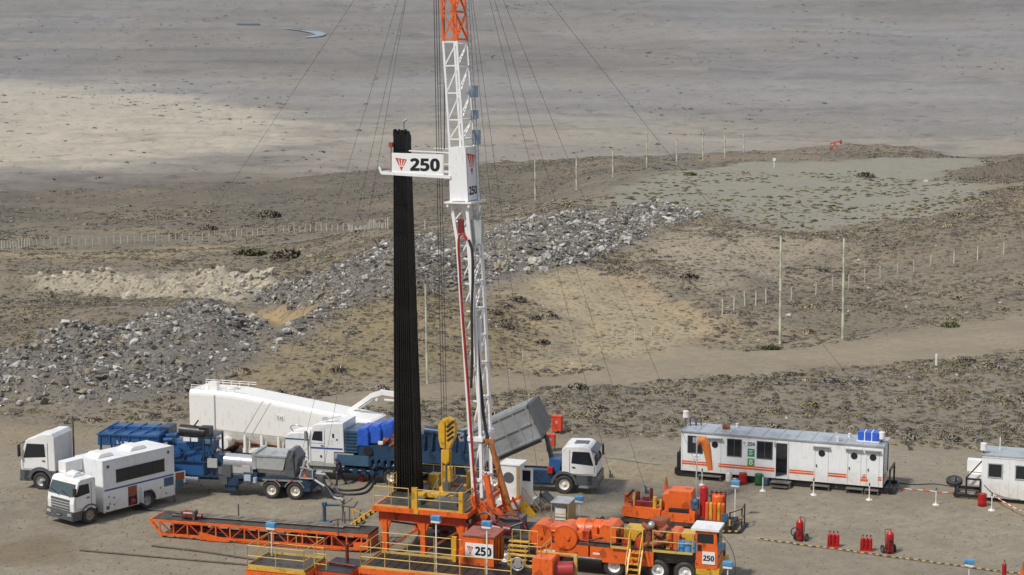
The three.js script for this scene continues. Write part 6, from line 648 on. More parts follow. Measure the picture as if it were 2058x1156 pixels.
{
  const t = thing('tank_deck', 'smaller orange tank with yellow railings at the bottom left of the rig', 'tank', RO, RY); const y = 1.0; mk(b => b.bx(-8.35, -5.2, 0, y - 0.04, 7.6, 10.1)).mesh('tank_body', M.orange, t); mk(b => b.bx(-8.3, -5.25, y - 0.04, y, 7.65, 10.05)).mesh('deck', M.deck, t); railing(t, 'railing', [[-8.3, y, 10.0], [-5.3, y, 10.0], [-5.3, y, 7.7], [-8.3, y, 7.7], [-8.3, y, 10.0]], 1.05, 1.5); mk(b => { b.bx(-8.37, -5.18, 0.9, y + 0.02, 10.08, 10.14); b.bx(-6.3, -5.6, 0.1, 0.32, 10.12, 10.15); }).mesh('edge_strip', M.yellow, t);
  railing(t, 'railing', [[-5.2, y - 0.4, 9.0], [-4.6, y - 0.4, 9.0]], 1.05, 0.6);
  const s = thing('sump_tank', 'dark open tank between the two orange tank decks', 'tank', RO, RY); mk(b => { b.bx(-5.1, -3.3, 0, 0.85, 6.8, 9.2); }).mesh('tank_body', M.orangeRed, s); mk(b => b.bx(-5.05, -3.35, 0.85, 0.88, 6.85, 9.15)).mesh('deck', M.black, s); mk(b => { b.rod([-4.3, 0.88, 7.2], [-4.3, 1.7, 7.2], 0.09, 8); b.rod([-4.9, 0.95, 8.0], [-3.4, 0.95, 8.2], 0.06, 6); }).mesh('pipe', M.darkRed, s);
}
{ // ---- catwalk with pipe
  const o = gp(316, 1080), t = thing('catwalk', 'long orange truss catwalk lying left of the rig with a dark top', 'catwalk', o, -14.5); const N = 12.0, H = 0.92, Wd = 1.6;
  for (const z of [0, -Wd]) { mk(b => { b.bar([-0.4, H, z], [N, H, z], 0.1, 0.13); }).mesh('top_chord', M.orange, t); mk(b => { b.bar([0.15, 0.2, z], [N - 0.3, 0.2, z], 0.1, 0.12); }).mesh('bottom_chord', M.orange, t); for (let i = 0; i <= 14; i++) mk(b => b.bar([0.15 + i * 0.82, 0.2, z], [0.15 + i * 0.82, H, z], 0.07)).mesh('upright', M.orange, t); for (let i = 0; i < 14; i++) mk(b => { const x = 0.15 + i * 0.82; i % 2 ? b.bar([x, 0.2, z], [x + 0.82, H, z], 0.055) : b.bar([x, H, z], [x + 0.82, 0.2, z], 0.055); }).mesh('diagonal', M.orangeRed, t); }
  mk(b => { b.bar([-0.4, H, 0], [0.3, 0.2, 0], 0.12); b.bar([-0.4, H, -Wd], [0.3, 0.2, -Wd], 0.12); b.bar([-0.4, H, 0], [-0.4, H, -Wd], 0.12); }).mesh('end_frame', M.orange, t); mk(b => { b.prism([[2.5, 0.05], [4.2, 0.05], [3.9, 0.2], [2.5, 0.5]], -0.02, 0.08); }).mesh('skid_shoe', M.orange, t); mk(b => { b.bx(N - 0.8, N, 0.2, 0.55, -0.1, 0.06); b.bx(N - 0.1, N, 0.15, H, -Wd, 0); }).mesh('end_frame', M.orange, t);
  mk(b => { b.bx(-0.3, N, H + 0.06, H + 0.1, -Wd + 0.05, -0.05); }).mesh('deck', M.deck, t); mk(b => b.bx(4.5, N - 1.5, 0.05, 0.16, -0.1, 0.02)).mesh('lower_rail', M.orange, t);
  mk(b => { b.rod([0.5, 0.45, -0.6], [N - 0.5, 0.45, -0.6], 0.1, 6); b.bx(0.6, 2.4, 0.1, 0.5, -1.2, -0.5); b.bx(7.4, 9.6, 0.1, 0.6, -1.2, -0.3); b.bx(9.9, 11.2, 0.25, 0.55, -0.8, -0.2); }).mesh('stowed_pipe', M.darkRed, t);
  const pm = paint(0.10, 0.075, 0.055, { map: wearT }); for (const [x0, x1, z] of [[0.6, 10.4, -0.7], [0.9, 11.2, -0.95], [0.5, 10.9, -1.2]]) { const s = solo(mk(b => { b.rod([x0, 0, 0], [x1, 0, 0], 0.06, 8); b.rod([x1 - 0.25, 0, 0], [x1, 0, 0], 0.08, 8); }), 'tubing_joint', pm, 'brown steel pipe lying on top of the orange catwalk', 'pipe', 'pipes lying on the catwalk'); const a = THREE.MathUtils.degToRad(-14.5); s.position.set(o.x + Math.sin(a) * z, H + 0.165, o.z + Math.cos(a) * z); s.rotation.y = a; }
  for (const [x, z] of [[4.0, -1.65], [10.1, -1.65], [10.35, 0.05]]) mk(b => b.rod([x, H, z], [x, H + 0.75, z], 0.04, 6)).mesh('stop_pin', M.greyDark, t);
  const v = thing('swivel_valve', 'dull red valve body resting on the left end of the catwalk', 'valve', V(0, 0, 0), -14.5); { const p = gp(380, 1046, 0.95); v.position.copy(p).setY(1.03); } mk(b => { b.rod([-0.25, 0.24, 0], [0.4, 0.24, 0], 0.23, 14); b.bx(-0.45, -0.25, 0.1, 0.4, -0.15, 0.15); b.rod([0.4, 0.2, 0], [0.75, 0.2, 0], 0.12, 10); }).mesh('body', paint(0.22, 0.05, 0.04, { map: wearT }), v); mk(b => { b.rod([-0.4, 0.24, -0.2], [-0.4, 0.24, 0.2], 0.12, 10); b.bx(0.3, 0.42, 0, 0.48, -0.22, 0.22); }).mesh('flange', M.greyDark, v);
}

// ------------------------------------------------------------------ camp trailers
const LF = (o, yaw) => { const a = THREE.MathUtils.degToRad(yaw), X = V(Math.cos(a), 0, -Math.sin(a)), Z = V(Math.sin(a), 0, Math.cos(a)); return (px, py, z = 0) => { const d = rayDir(px, py), c = V(0, CAM_H, 0).sub(o), t = (z - c.dot(Z)) / d.dot(Z), p = c.addScaledVector(d, t); return [p.dot(X), p.y + o.y * 0, z]; }; };
const flood = (p, x, y, z, s = 0.2, stem = 0.5) => { const h = mk(b => { b.rod([x, y + stem, z], [x, y + stem + s * 2, z], s, 14, s * 0.9); b.sph(x, y + stem + s * 1.9, z, s * 0.95, s * 0.3, s * 0.95); }).mesh('lamp_head', M.white, p); mk(b => b.rod([x, y, z], [x, y + stem, z], 0.04, 6)).mesh('lamp_stem', M.greyDark, h); };
{
  const o = gp(1368.8, 958), yaw = -20.8, t = thing('office_trailer', 'long white office trailer with orange stripes, open door and blue roof tank', 'trailer', o, yaw); const N = 12.28, W = 2.44, y0 = 0.42, y1 = 2.86;
  const wallM = paint(0.85, 0.88, 0.90, { map: clean });
  const w = mk(b => { const holes = [[5.9, 6.6]]; b.bx(0, 5.9, y0, y1, -0.06, 0); b.bx(6.6, N, y0, y1, -0.06, 0); b.bx(5.9, 6.6, 2.62, y1, -0.06, 0); b.bx(5.9, 6.6, y0, 0.52, -0.06, 0); b.bx(0, N, y0, y1, -W, -W + 0.06); b.bx(0, 0.06, y0, y1, -W + 0.06, -0.06); b.bx(N - 0.06, N, y0, y1, -W + 0.06, -0.06); b.bx(0.06, N - 0.06, y0, y0 + 0.06, -W + 0.06, -0.06); b.bx(4.6, 4.65, y0, y1, -W, -0.1); b.bx(8, 8.05, y0, y1, -W, -0.1); }).mesh('wall', wallM, t);
  mk(b => { for (let i = 1; i < 24; i++) { const x = i * N / 24; if (x > 5.85 && x < 6.65) continue; b.bx(x, x + 0.012, y0 + 0.05, y1, 0, 0.008); } b.bx(0, N, 2.78, 2.84, 0, 0.015); for (const x of [-0.01, N - 0.05]) b.bx(x, x + 0.06, y0, y1, -0.03, 0.02); }).mesh('wall_seam', M.whiteCool, w);
  mk(b => { b.bx(-0.08, N + 0.08, y1, y1 + 0.08, -W - 0.05, 0.08); }).mesh('roof', paint(0.44, 0.48, 0.52), t); const rf = t.children[t.children.length - 1]; mk(b => { for (let i = 0; i < 13; i++) b.bx(i * 1.0, i * 1.0 + 0.04, y1 + 0.08, y1 + 0.105, -W, 0.03); }).mesh('roof_seam', paint(0.42, 0.45, 0.48), rf);
  for (const [a, c] of [[0.44, 1.31], [2.92, 3.74], [4.76, 5.64]]) { const g = mk(b => b.bx(a, c, 1.6, 2.6, -0.03, 0.012)).mesh('window', M.glass, t); mk(b => { b.bx(a - 0.05, c + 0.05, 2.6, 2.65, 0, 0.03); b.bx(a - 0.05, c + 0.05, 1.55, 1.6, 0, 0.03); b.bx(a - 0.05, a, 1.6, 2.6, 0, 0.03); b.bx(c, c + 0.05, 1.6, 2.6, 0, 0.03); b.bx((a + c) / 2 - 0.015, (a + c) / 2 + 0.015, 1.6, 2.6, 0.012, 0.02); }).mesh('frame', M.greyDark, g); }
  mk(b => b.bx(0.72, 0.95, 2.2, 2.55, 0.013, 0.02)).mesh('curtain', M.greyLight, t);
  for (const [x, d0, d1] of [[2.11, 1.75, 2.48], [8.66, 8.25, 9.05], [10.58, 10.2, 10.98], [11.69, 11.32, 12.05]]) { const d = mk(b => { b.bx(d0, d0 + 0.02, 0.5, 2.55, 0, 0.012); b.bx(d1, d1 + 0.02, 0.5, 2.55, 0, 0.012); b.bx(d0, d1, 2.53, 2.55, 0, 0.012); }).mesh('door', M.greyLight, t); mk(b => b.rod([x, 2.19, -0.02], [x, 2.19, 0.018], 0.2, 24)).mesh('porthole', M.glass, d); mk(b => { b.bx(d0 - 0.1, d1 + 0.1, 2.6, 2.64, 0, 0.22); b.bx(d0 - 0.12, d0 - 0.06, 2.4, 2.62, 0, 0.06); }).mesh('door_canopy', M.greyLight, d); mk(b => b.bx(d0 + 0.08, d0 + 0.13, 1.35, 1.5, 0.01, 0.06)).mesh('handle', M.black, d); }
  const dw = mk(b => { b.bx(5.84, 5.9, 0.45, 2.7, -0.04, 0.05); b.bx(6.6, 6.66, 0.45, 2.7, -0.04, 0.05); b.bx(5.84, 6.66, 2.62, 2.7, -0.04, 0.05); }).mesh('doorway', M.whiteCool, t); mk(b => b.bx(5.8, 5.84, 2.4, 2.65, 0, 0.15)).mesh('hinge', M.greyLight, dw);
  mk(b => { b.bx(5.0, 6.4, y0 + 0.06, 1.2, -1.9, -1.3); b.bx(6.2, 6.5, 1.2, 1.3, -1.6, -1.4); }).mesh('inside_desk', M.greyDark, t);
  for (const [a, c] of [[0, 1.67], [2.35, 5.82], [6.72, 8.2], [9.05, 10.15], [12.0, N]]) mk(b => { b.bx(a, c, 0.97, 1.05, 0, 0.014); b.bx(a, c, 0.82, 0.92, 0, 0.014); }).mesh('orange_stripe', M.stripe, t);
  mk(b => { b.bx(N, N + 0.014, 0.97, 1.05, -1.4, 0.01); b.bx(N, N + 0.014, 0.82, 0.92, -1.4, 0.01); }).mesh('orange_stripe', M.stripe, t);
  mk(b => { b.prism([[10.98, 0.7], [11.42, 0.7], [11.42, 0.84], [10.98, 0.84]], 0, 0.014); b.prism([[11.03, 0.88], [11.37, 0.88], [11.32, 1.0], [11.08, 1.0]], 0, 0.014); b.prism([[11.12, 1.04], [11.28, 1.04], [11.2, 1.16]], 0, 0.014); }).mesh('emblem', M.stripe, t);
  plate('sign_print', canvasMat(320, 112, (g, w2, h) => { g.fillStyle = '#e9ecec'; g.fillRect(0, 0, w2, h); drawLogo(g, 18, 26, 58, 62); g.fillStyle = '#17191d'; g.font = 'bold 96px sans-serif'; g.textBaseline = 'middle'; g.fillText('250', 112, 60, 196); g.strokeStyle = '#17191d'; g.lineWidth = 5; g.strokeText('250', 112, 60, 196); }), 0.94, 0.33, t, 4.28, 2.42, 0.012);
  const gs = (ic, y) => plate('green_sign', canvasMat(96, 112, (g, w2, h) => { g.fillStyle = ic ? '#3f9a4c' : '#1d8a66'; g.fillRect(0, 0, w2, h); g.fillStyle = '#e8f2ea'; if (ic) { g.fillRect(20, 20, 56, 12); g.beginPath(); g.arc(48, 66, 26, 0, 7); g.fill(); g.fillStyle = '#3f9a4c'; g.beginPath(); g.arc(48, 66, 14, 0, 7); g.fill(); } else { for (let i = 0; i < 4; i++) g.fillRect(18, 22 + i * 20, 60 - (i % 2) * 18, 8); } }), 0.42, 0.48, t, 4.37, y, 0.012); gs(0, 1.88); gs(1, 1.28);
  plate('small_sign', canvasMat(96, 64, (g, w2, h) => { g.fillStyle = '#eef1f1'; g.fillRect(0, 0, w2, h); g.fillStyle = '#7c8894'; g.fillRect(12, 18, 70, 8); g.fillRect(22, 34, 50, 8); }), 0.42, 0.26, t, 0.98, 1.32, 0.012);
  mk(b => { for (const z of [-0.3, -W + 0.2]) b.bx(-0.3, N + 0.6, 0.12, 0.4, z, z + 0.16); for (let i = 0; i < 8; i++) b.bx(i * 1.7, i * 1.7 + 0.15, 0.2, 0.4, -W + 0.2, -0.2); b.bx(-0.1, N + 0.5, 0, 0.12, -W + 0.2, -0.1); }).mesh('skid', M.black, t);
  mk(b => { for (const z of [-0.2, -2.2]) { b.bx(N + 0.35, N + 0.45, 0.1, 1.5, z, z + 0.1); } b.bx(N + 0.35, N + 0.45, 1.4, 1.5, -2.2, -0.1); b.rod([N + 0.15, 1.2, -1.0], [N + 0.15, 2.9, -1.0], 0.03, 6); b.bx(N, N + 0.7, 0.1, 0.25, -2.2, -0.1); b.rod([N + 0.03, 0.6, -0.05], [N + 0.03, 2.8, -0.05], 0.02, 6); b.bx(-0.45, -0.12, 0.1, 0.5, -0.7, -0.1); b.bx(-0.3, -0.1, 0.4, 1.5, -0.5, -0.1); b.bar([-0.3, 0.3, -0.2], [-0.12, 1.8, -0.2], 0.05); }).mesh('tow_frame', M.black, t);
  const st = mk(b => { b.bx(5.7, 6.9, 0.30, 0.34, 0.05, 0.75); b.bx(5.8, 6.8, 0.12, 0.16, 0.5, 1.05); for (const x of [5.72, 6.84]) b.bx(x, x + 0.05, 0, 0.34, 0.1, 0.7); }).mesh('door_step', M.steel, t); for (const [a, c] of [[1.2, 2.6], [8.1, 9.2], [10.2, 11.2], [11.3, 12.1]]) mk(b => { b.bx(a, c, 0.26, 0.3, 0.04, 0.5); for (const x of [a, c - 0.05]) b.bx(x, x + 0.05, 0, 0.28, 0.1, 0.45); }).mesh('door_step', M.steel, t);
  const tk = mk(b => { for (let i = 0; i < 3; i++) b.bx(10.68 + i * 0.42, 11.04 + i * 0.42, y1 + 0.17, y1 + 0.68, -1.5, -0.62); }).mesh('blue_roof_tank', M.brightBlue, t); mk(b => { b.bx(10.62, 11.95, y1 + 0.1, y1 + 0.17, -1.55, -0.55); for (let i = 0; i < 2; i++) b.bx(11.05 + i * 0.42, 11.1 + i * 0.42, y1 + 0.17, y1 + 0.7, -1.5, -0.6); }).mesh('tank_strap', M.white, tk);
  for (const [x, z] of [[3.05, -1.9], [10.05, -1.5], [9.55, -0.3]]) mk(b => { b.rod([x, y1 + 0.05, z], [x, y1 + 0.3, z], 0.07, 10); b.rod([x, y1 + 0.3, z], [x, y1 + 0.36, z], 0.1, 10); }).mesh('roof_vent', M.white, t);
  mk(b => { b.bx(2.3, 2.52, y1 + 0.1, y1 + 0.38, -1.4, -1.1); b.rod([2.55, y1 + 0.25, -1.2], [2.75, y1 + 0.25, -1.2], 0.13, 10); }).mesh('roof_siren', M.rust, t);
  flood(t, -0.05, y1 - 0.3, -1.2, 0.2, 0.95); flood(t, 12.05, y1, -0.85, 0.2, 0.32); mk(b => { b.tube([[0.15, y1, -1.6], [0.15, y1 + 0.5, -1.6], [0.4, y1 + 0.65, -1.6], [0.5, y1, -1.6]], 0.04); b.tube([[0.55, y1, -1.6], [0.55, y1 + 0.5, -1.6], [0.75, y1 + 0.62, -1.6], [0.85, y1, -1.6]], 0.04); }).mesh('roof_pipe', M.greyDark, t);
}
{
  const o = gp(1971, 1007), yaw = -20, t = thing('office_trailer', 'second white trailer at the right edge with drawbar and spare tyre', 'trailer', o, yaw); const N = 7.5, W = 2.44, y0 = 0.25, y1 = 2.72; const l = LF(o, yaw);
  const w = mk(b => b.bx(0, N, y0, y1, -W, 0)).mesh('wall', paint(0.85, 0.88, 0.90, { map: clean }), t); mk(b => { for (let i = 1; i < 15; i++) b.bx(i * 0.5, i * 0.5 + 0.03, y0, y1 - 0.1, 0, 0.018); b.bx(0, N, y1 - 0.1, y1, 0, 0.03); }).mesh('wall_rib', M.whiteCool, w); mk(b => b.bx(-0.06, N, y1, y1 + 0.07, -W - 0.05, 0.06)).mesh('roof', paint(0.42, 0.47, 0.5), t);
  for (const px of [[1988, 2014], [2043, 2071]]) { const a = l(px[0], 930)[0], c = l(px[1], 930)[0]; const g = mk(b => b.bx(a, c, 1.5, 2.25, -0.02, 0.025)).mesh('window', M.glass, t); mk(b => { b.bx(a - 0.06, c + 0.06, 2.25, 2.31, 0, 0.045); b.bx(a - 0.06, c + 0.06, 1.44, 1.5, 0, 0.045); b.bx(a - 0.06, a, 1.5, 2.25, 0, 0.045); b.bx(c, c + 0.06, 1.5, 2.25, 0, 0.045); }).mesh('frame', M.greyLight, g); }
  mk(b => { b.bx(-0.9, -0.03, 1.45, 2.1, -1.9, -1.1); b.bx(-0.75, -0.03, 0.75, 1.4, -1.7, -0.7); b.bx(-0.75, -0.7, 0.8, 1.35, -0.7, -0.68); }).mesh('air_conditioner', M.white, t);
  mk(b => { for (const z of [-0.25, -W + 0.25]) b.bx(-1.5, N, 0.1, 0.28, z - 0.06, z + 0.06); b.bx(-1.55, -1.4, 0.1, 0.3, -W + 0.2, -0.2); for (const [x, z] of [[-1.45, -0.25], [-0.85, -0.25], [-0.05, 0.02]]) b.bx(x - 0.05, x + 0.05, 0.2, 1.25, z - 0.05, z + 0.05); b.bx(-0.85, 0, 1.15, 1.25, -0.3, -0.2); b.bar([-0.9, 1.2, -0.3], [0.05, 2.4, -0.3], 0.07); b.bar([-1.45, 0.3, -0.25], [-1.45, 1.0, -0.5], 0.08); b.bx(-0.1, N, 0.02, 0.24, -W + 0.3, -0.12); }).mesh('drawbar', M.black, t);
  { const g = new THREE.Group(); g.name = 'spare_wheel'; g.position.set(-1.55, 0.95, -0.5); g.rotation.set(-1.25, 0, 0); t.add(g); const [a, b] = wheelGeos(0.46, 0.26); for (const [q, m, n] of [[a, M.tyre, 'tyre'], [b, M.greyDark, 'rim']]) { const k = new THREE.Mesh(q, m); k.name = n; k.castShadow = k.receiveShadow = true; g.add(k); } }
  flood(t, 0.05, y1 - 0.5, -0.35, 0.2, 0.75); mk(b => b.rod([0.9, y1, -1.5], [0.9, y1 + 0.85, -1.5], 0.03, 6)).mesh('aerial', M.white, t); mk(b => b.tube([[0.15, 1.0, 0.05], [0.6, 0.6, 0.06], [1.4, 0.35, 0.08], [2.2, 0.3, 0.1]], 0.02)).mesh('cable', M.greyDark, t);
}
// ------------------------------------------------------------------ accumulator skid behind the carrier
{
  const o = gp(1245, 1052), yaw = -17, t = thing('accumulator_skid', 'orange accumulator and pump skid with bottles and red cylinder behind the rig cab', 'skid', o, yaw), l = LF(o, yaw); const N = 6.3;
  mk(b => { for (const z of [0, -1.9]) b.bx(0.1, N, 0.1, 0.3, z - 0.12, z); for (let i = 0; i < 6; i++) b.bx(0.2 + i * 1.15, 0.35 + i * 1.15, 0.1, 0.28, -1.8, -0.12); b.bx(0.1, N, 0.3, 0.34, -1.95, 0.0); }).mesh('base_frame', M.deck, t);
  mk(b => { b.prism([[0.15, 0.45], [2.3, 0.34], [2.3, 0.95], [0.15, 1.0]], -1.5, 0.02); b.bx(2.35, 4.2, 0.34, 0.85, -1.6, 0.02); b.bx(0.0, 0.35, 0.4, 1.35, -1.6, -1.2); }).mesh('tank', M.orange, t); mk(b => b.bx(2.75, 3.85, 0.86, 1.02, -1.0, -0.02)).mesh('slot', M.dark, t);
  mk(b => { b.prism([[2.35, 0.98], [4.05, 0.98], [3.95, 1.98], [2.7, 1.98], [2.7, 1.8], [2.35, 1.75]], -1.55, -0.35, 0.02); b.bx(2.5, 4.2, 0.86, 0.99, -1.6, -0.1); }).mesh('engine_box', M.orange, t);
  mk(b => { b.bx(0.6, 1.8, 1.0, 1.25, -1.3, -0.3); b.rod([0.9, 1.2, -0.6], [0.9, 1.75, -0.6], 0.12, 10); b.rod([1.55, 1.2, -1.1], [1.55, 1.85, -1.1], 0.1, 8); b.rod([0.4, 1.2, -0.4], [2.1, 1.2, -0.5], 0.1, 8); b.bx(1.2, 1.5, 1.2, 1.5, -0.7, -0.4); b.bx(2.15, 2.35, 1.0, 1.5, -0.9, -0.4); b.rod([0.2, 1.3, -0.9], [0.6, 1.75, -0.9], 0.07, 6); }).mesh('pump', M.darkRed, t);
  mk(b => { b.rod([1.95, 0.95, -0.2], [1.95, 1.6, -0.2], 0.12, 12); b.rod([2.28, 0.9, -0.2], [2.28, 1.5, -0.2], 0.08, 10); b.rod([0.75, 1.0, -0.3], [0.75, 1.7, -0.35], 0.06, 8); }).mesh('yellow_bottle', M.yellow, t);
  mk(b => { b.rod([4.6, 0.6, -0.6], [4.6, 2.2, -0.6], 0.22, 18); b.sph(4.6, 2.2, -0.6, 0.22, 0.15); }).mesh('red_cylinder', M.red, t);
  for (let i = 0; i < 5; i++) mk(b => { b.rod([4.85 + i * 0.22, 0.55, -0.2], [4.85 + i * 0.22, 1.45, -0.2], 0.1, 12); b.sph(4.85 + i * 0.22, 1.45, -0.2, 0.1); }).mesh('accumulator_bottle', i % 2 ? M.yellow : M.orange, t); mk(b => { b.rod([5.35, 0.6, -0.9], [5.35, 1.75, -0.9], 0.42, 22); b.sph(5.35, 1.75, -0.9, 0.42, 0.16); }).mesh('pressure_vessel', M.orange, t);
  mk(b => { b.rod([4.7, 0.55, 0.0], [5.9, 0.55, 0.0], 0.05, 6); b.rod([4.9, 1.95, -0.8], [5.8, 2.0, -0.8], 0.05, 6); for (let i = 0; i < 4; i++) b.rod([5.0 + i * 0.25, 1.5, -0.6], [5.0 + i * 0.25, 2.1, -0.7], 0.03, 6); b.rod([5.8, 0.5, -0.4], [5.8, 2.0, -0.5], 0.05, 6); }).mesh('manifold_pipe', M.darkRed, t); mk(b => { b.bx(3.95, 4.35, 1.1, 1.6, -0.6, -0.1); b.sph(4.2, 1.5, -0.2, 0.18); b.bx(5.7, 6.0, 0.6, 1.0, -0.2, 0.1); }).mesh('motor', M.steelBlue, t);
  const fr = mk(b => { for (const [x, z] of [[6.15, 0.1], [6.65, -0.9], [6.65, -1.9]]) b.rod([x, 0, z], [x, 1.15, z], 0.04, 6); for (const y of [0.55, 1.1]) { b.rod([6.15, y, 0.1], [6.65, y, -0.9], 0.03, 6); b.rod([6.65, y, -0.9], [6.65, y, -1.9], 0.03, 6); } b.bar([5.2, 0.08, 0.5], [6.7, 0.08, 0.1], 0.12); b.bar([6.7, 0.08, 0.1], [6.8, 0.08, -1.8], 0.12); }).mesh('guard_frame', M.black, t); mk(b => { for (const [x, z] of [[6.15, 0.1], [6.65, -0.9]]) b.rod([x, 0.4, z], [x, 0.75, z], 0.05, 6); for (let i = 0; i < 4; i++) b.bx(5.4 + i * 0.35, 5.55 + i * 0.35, 0.12, 0.15, 0.3 - i * 0.08, 0.5 - i * 0.08); }).mesh('yellow_band', M.yellow, fr);
}
// ------------------------------------------------------------------ white cabin, its stair, the tan crate
{
  const o = gp(1004, 1020, 0), yaw = -18, t = thing('equipment_cabin', 'white equipment cabin with open door behind the mast foot', 'cabin', o, yaw), l = LF(o, yaw); const x1 = l(1040, 1000)[0]; const f = 0.55, H = l(1004, 934)[1];
  mk(b => { b.bx(0.0, x1, f, H, -1.3, 0); b.bx(-0.05, 2.0, 0.1, f, -1.3, 0.5); }).mesh('wall', M.white, t); mk(b => b.bx(-0.05, x1 + 0.15, H, H + 0.06, -1.35, 0.05)).mesh('roof', M.white, t); mk(b => b.bx(x1 - 0.05, x1 + 0.12, f, H, -0.1, 0.04)).mesh('jamb', M.tan, t); mk(b => b.rod([0.55, 1.8, -0.05], [0.55, 1.8, 0.02], 0.32, 20)).mesh('fan_grille', M.greyDark, t);
  const a = l(1044, 1012, 0.7), c = l(1071, 942, 0.7); const d = mk(b => b.bx(a[0], c[0], a[1] + 0.0, c[1], 0.66, 0.7)).mesh('open_door', M.white, t); mk(b => b.bx(a[0] + 0.18, c[0] - 0.14, c[1] - 0.75, c[1] - 0.14, 0.7, 0.715)).mesh('door_window', M.glass, d);
  const s = thing('yellow_stair', 'yellow stair leading down from the white cabin behind the drums', 'stair', o, yaw); const tp = l(1046, 1012, 1.2), bt = l(1082, 1056, 1.2); mk(b => { b.bar([tp[0], tp[1], 1.2], [bt[0], bt[1], 1.2], 0.1, 0.62); b.bar([tp[0], tp[1], 0.3], [bt[0], bt[1], 0.3], 0.1, 0.3); }).mesh('stringer', M.yellow, s); for (let i = 0; i < 5; i++) mk(b => { const u = (i + 0.5) / 5, x = lerp(tp[0], bt[0], u), y = lerp(tp[1], bt[1], u); b.bx(x - 0.14, x + 0.14, y - 0.02, y + 0.02, 0.3, 1.2); }).mesh('tread', M.black, s); mk(b => { for (const z of [1.2, 0.3]) { b.rod([tp[0] + 0.1, tp[1] + 0.95, z], [bt[0] + 0.1, bt[1] + 0.95, z], 0.03, 6); b.rod([tp[0] + 0.1, tp[1], z], [tp[0] + 0.1, tp[1] + 0.95, z], 0.025, 6); b.rod([bt[0] + 0.1, bt[1], z], [bt[0] + 0.1, bt[1] + 0.95, z], 0.025, 6); } }).mesh('handrail', M.tan, s); mk(b => b.ob(bt[0] + 0.3, 0.55, -0.4, 1.3, 0.1, 0.9, 0, 0, -0.75)).mesh('dark_panel', M.greyDark, s);
}
{
  const o = gp(1107, 1055), yaw = -18, t = thing('crate_frame', 'tan framed crate with a white box inside behind the orange drums', 'crate', o, yaw); const w = 0.95, h = 1.25, d = 1.4;
  mk(b => { for (const x of [0, w]) for (const z of [0, -d]) b.bx(x, x + 0.06, 0, h, z - 0.06, z); for (const y of [0.05, h - 0.06]) { for (const z of [0, -d]) b.bx(0, w + 0.06, y, y + 0.06, z - 0.05, z - 0.01); for (const x of [0, w]) b.bx(x + 0.01, x + 0.05, y, y + 0.06, -d, -0.06); } b.bx(0, w, h * 0.5, h * 0.5 + 0.04, -0.05, -0.02); b.bx(w + 0.02, w + 0.05, 0.1, h, -d, -0.06); }).mesh('frame', M.tan, t); mk(b => b.bx(0.15, w - 0.15, 0.25, 0.95, -d + 0.25, -0.2)).mesh('white_box', M.white, t); mk(b => b.bx(-0.03, w + 0.1, h, h + 0.04, -d - 0.05, 0.03)).mesh('lid', M.greyLight, t);
}
// ------------------------------------------------------------------ lamps with blue heads
const lamp = (px, pyTop, base, label) => { const o = base; const k = -o.z / FPX; const c = Math.cos(PITCH); const H = (L2 => L2)((() => { const d = rayDir(px, pyTop); return CAM_H + d.y * (o.z / d.z); })()) - o.y; const t = thing('pole_lamp', label, 'lamp', o, -18); mk(b => b.rod([0, 0, 0], [0, H - 0.2, 0], 0.035, 8)).mesh('pole', M.white, t); const hd = mk(b => { b.prism([[-0.24, H - 0.2], [0.24, H - 0.25], [0.24, H], [-0.24, H - 0.02]], -0.14, 0.16, 0.03); }).mesh('lamp_head', M.lampBlue, t); mk(b => b.bx(-0.22, 0.22, H - 0.34, H - 0.24, -0.11, 0.13)).mesh('reflector', M.white, hd); mk(b => { b.bx(-0.08, 0.08, 0, 0.03, -0.08, 0.08); }).mesh('base', M.greyDark, t); };
lamp(877, 1036, toW(0.75, 1.02, 8.15), 'left blue headed lamp on a pole on the front tank deck'); lamp(985, 1047, toW(3.3, 1.02, 8.15), 'blue headed lamp in front of the orange 250 cabin'); lamp(523, 1050, toW(-7.9, 1.02, 8.2), 'blue headed lamp at the smaller tank deck before the catwalk'); lamp(1166, 997, gp(1164, 1052), 'blue headed lamp beside the tan crate'); lamp(1456, 1128, toW(13.9, 0.02, 3.4), 'blue headed lamp at the bottom right of the rig cab'); lamp(1946, 1124, gp(1947, 1176), 'white and blue lamp at the bottom right by the striped tape'); lamp(1477, 966, gp(1477, 1040), 'thin white lamp pole at the right end of the orange skid');
{ const o = gp(1399, 1003), t = thing('windsock', 'orange windsock on a white pole before the office trailer', 'windsock', o, 0); const l = LF(o, 0), P = (x, y) => { const q = l(x, y); return [q[0], q[1], 0]; }; mk(b => { b.rod([0, 0, 0], [0, P(1399, 878)[1], 0], 0.035, 8); b.rod([0, 0, 0], [0, 0.05, 0], 0.22, 14); }).mesh('pole', M.white, t);
  const c = [[1403, 886, 9], [1411, 884, 10], [1418, 892, 9.5], [1422, 908, 8], [1425, 926, 6.5], [1428, 945, 5]]; mk(b => { const secs = c.map(([x, y, r], i) => { const p = P(x, y), q = P(...(c[i + 1] ?? [c[i][0] * 2 - c[i - 1][0], c[i][1] * 2 - c[i - 1][1]])); const dx = q[0] - p[0], dy = q[1] - p[1], n = Math.hypot(dx, dy); const R = r * 0.029; return Array.from({ length: 14 }, (_, k) => { const a = k / 14 * 6.283; return [p[0] - dy / n * Math.cos(a) * R, p[1] + dx / n * Math.cos(a) * R, Math.sin(a) * R]; }); }); b.loft(secs); }).mesh('sock', M.sockOrange, t); mk(b => { const m = new THREE.Matrix4().makeRotationY(Math.PI / 2); m.setPosition(...P(1402, 886)); b.add(new THREE.TorusGeometry(0.28, 0.02, 6, 20), m); }).mesh('hoop', M.white, t); }
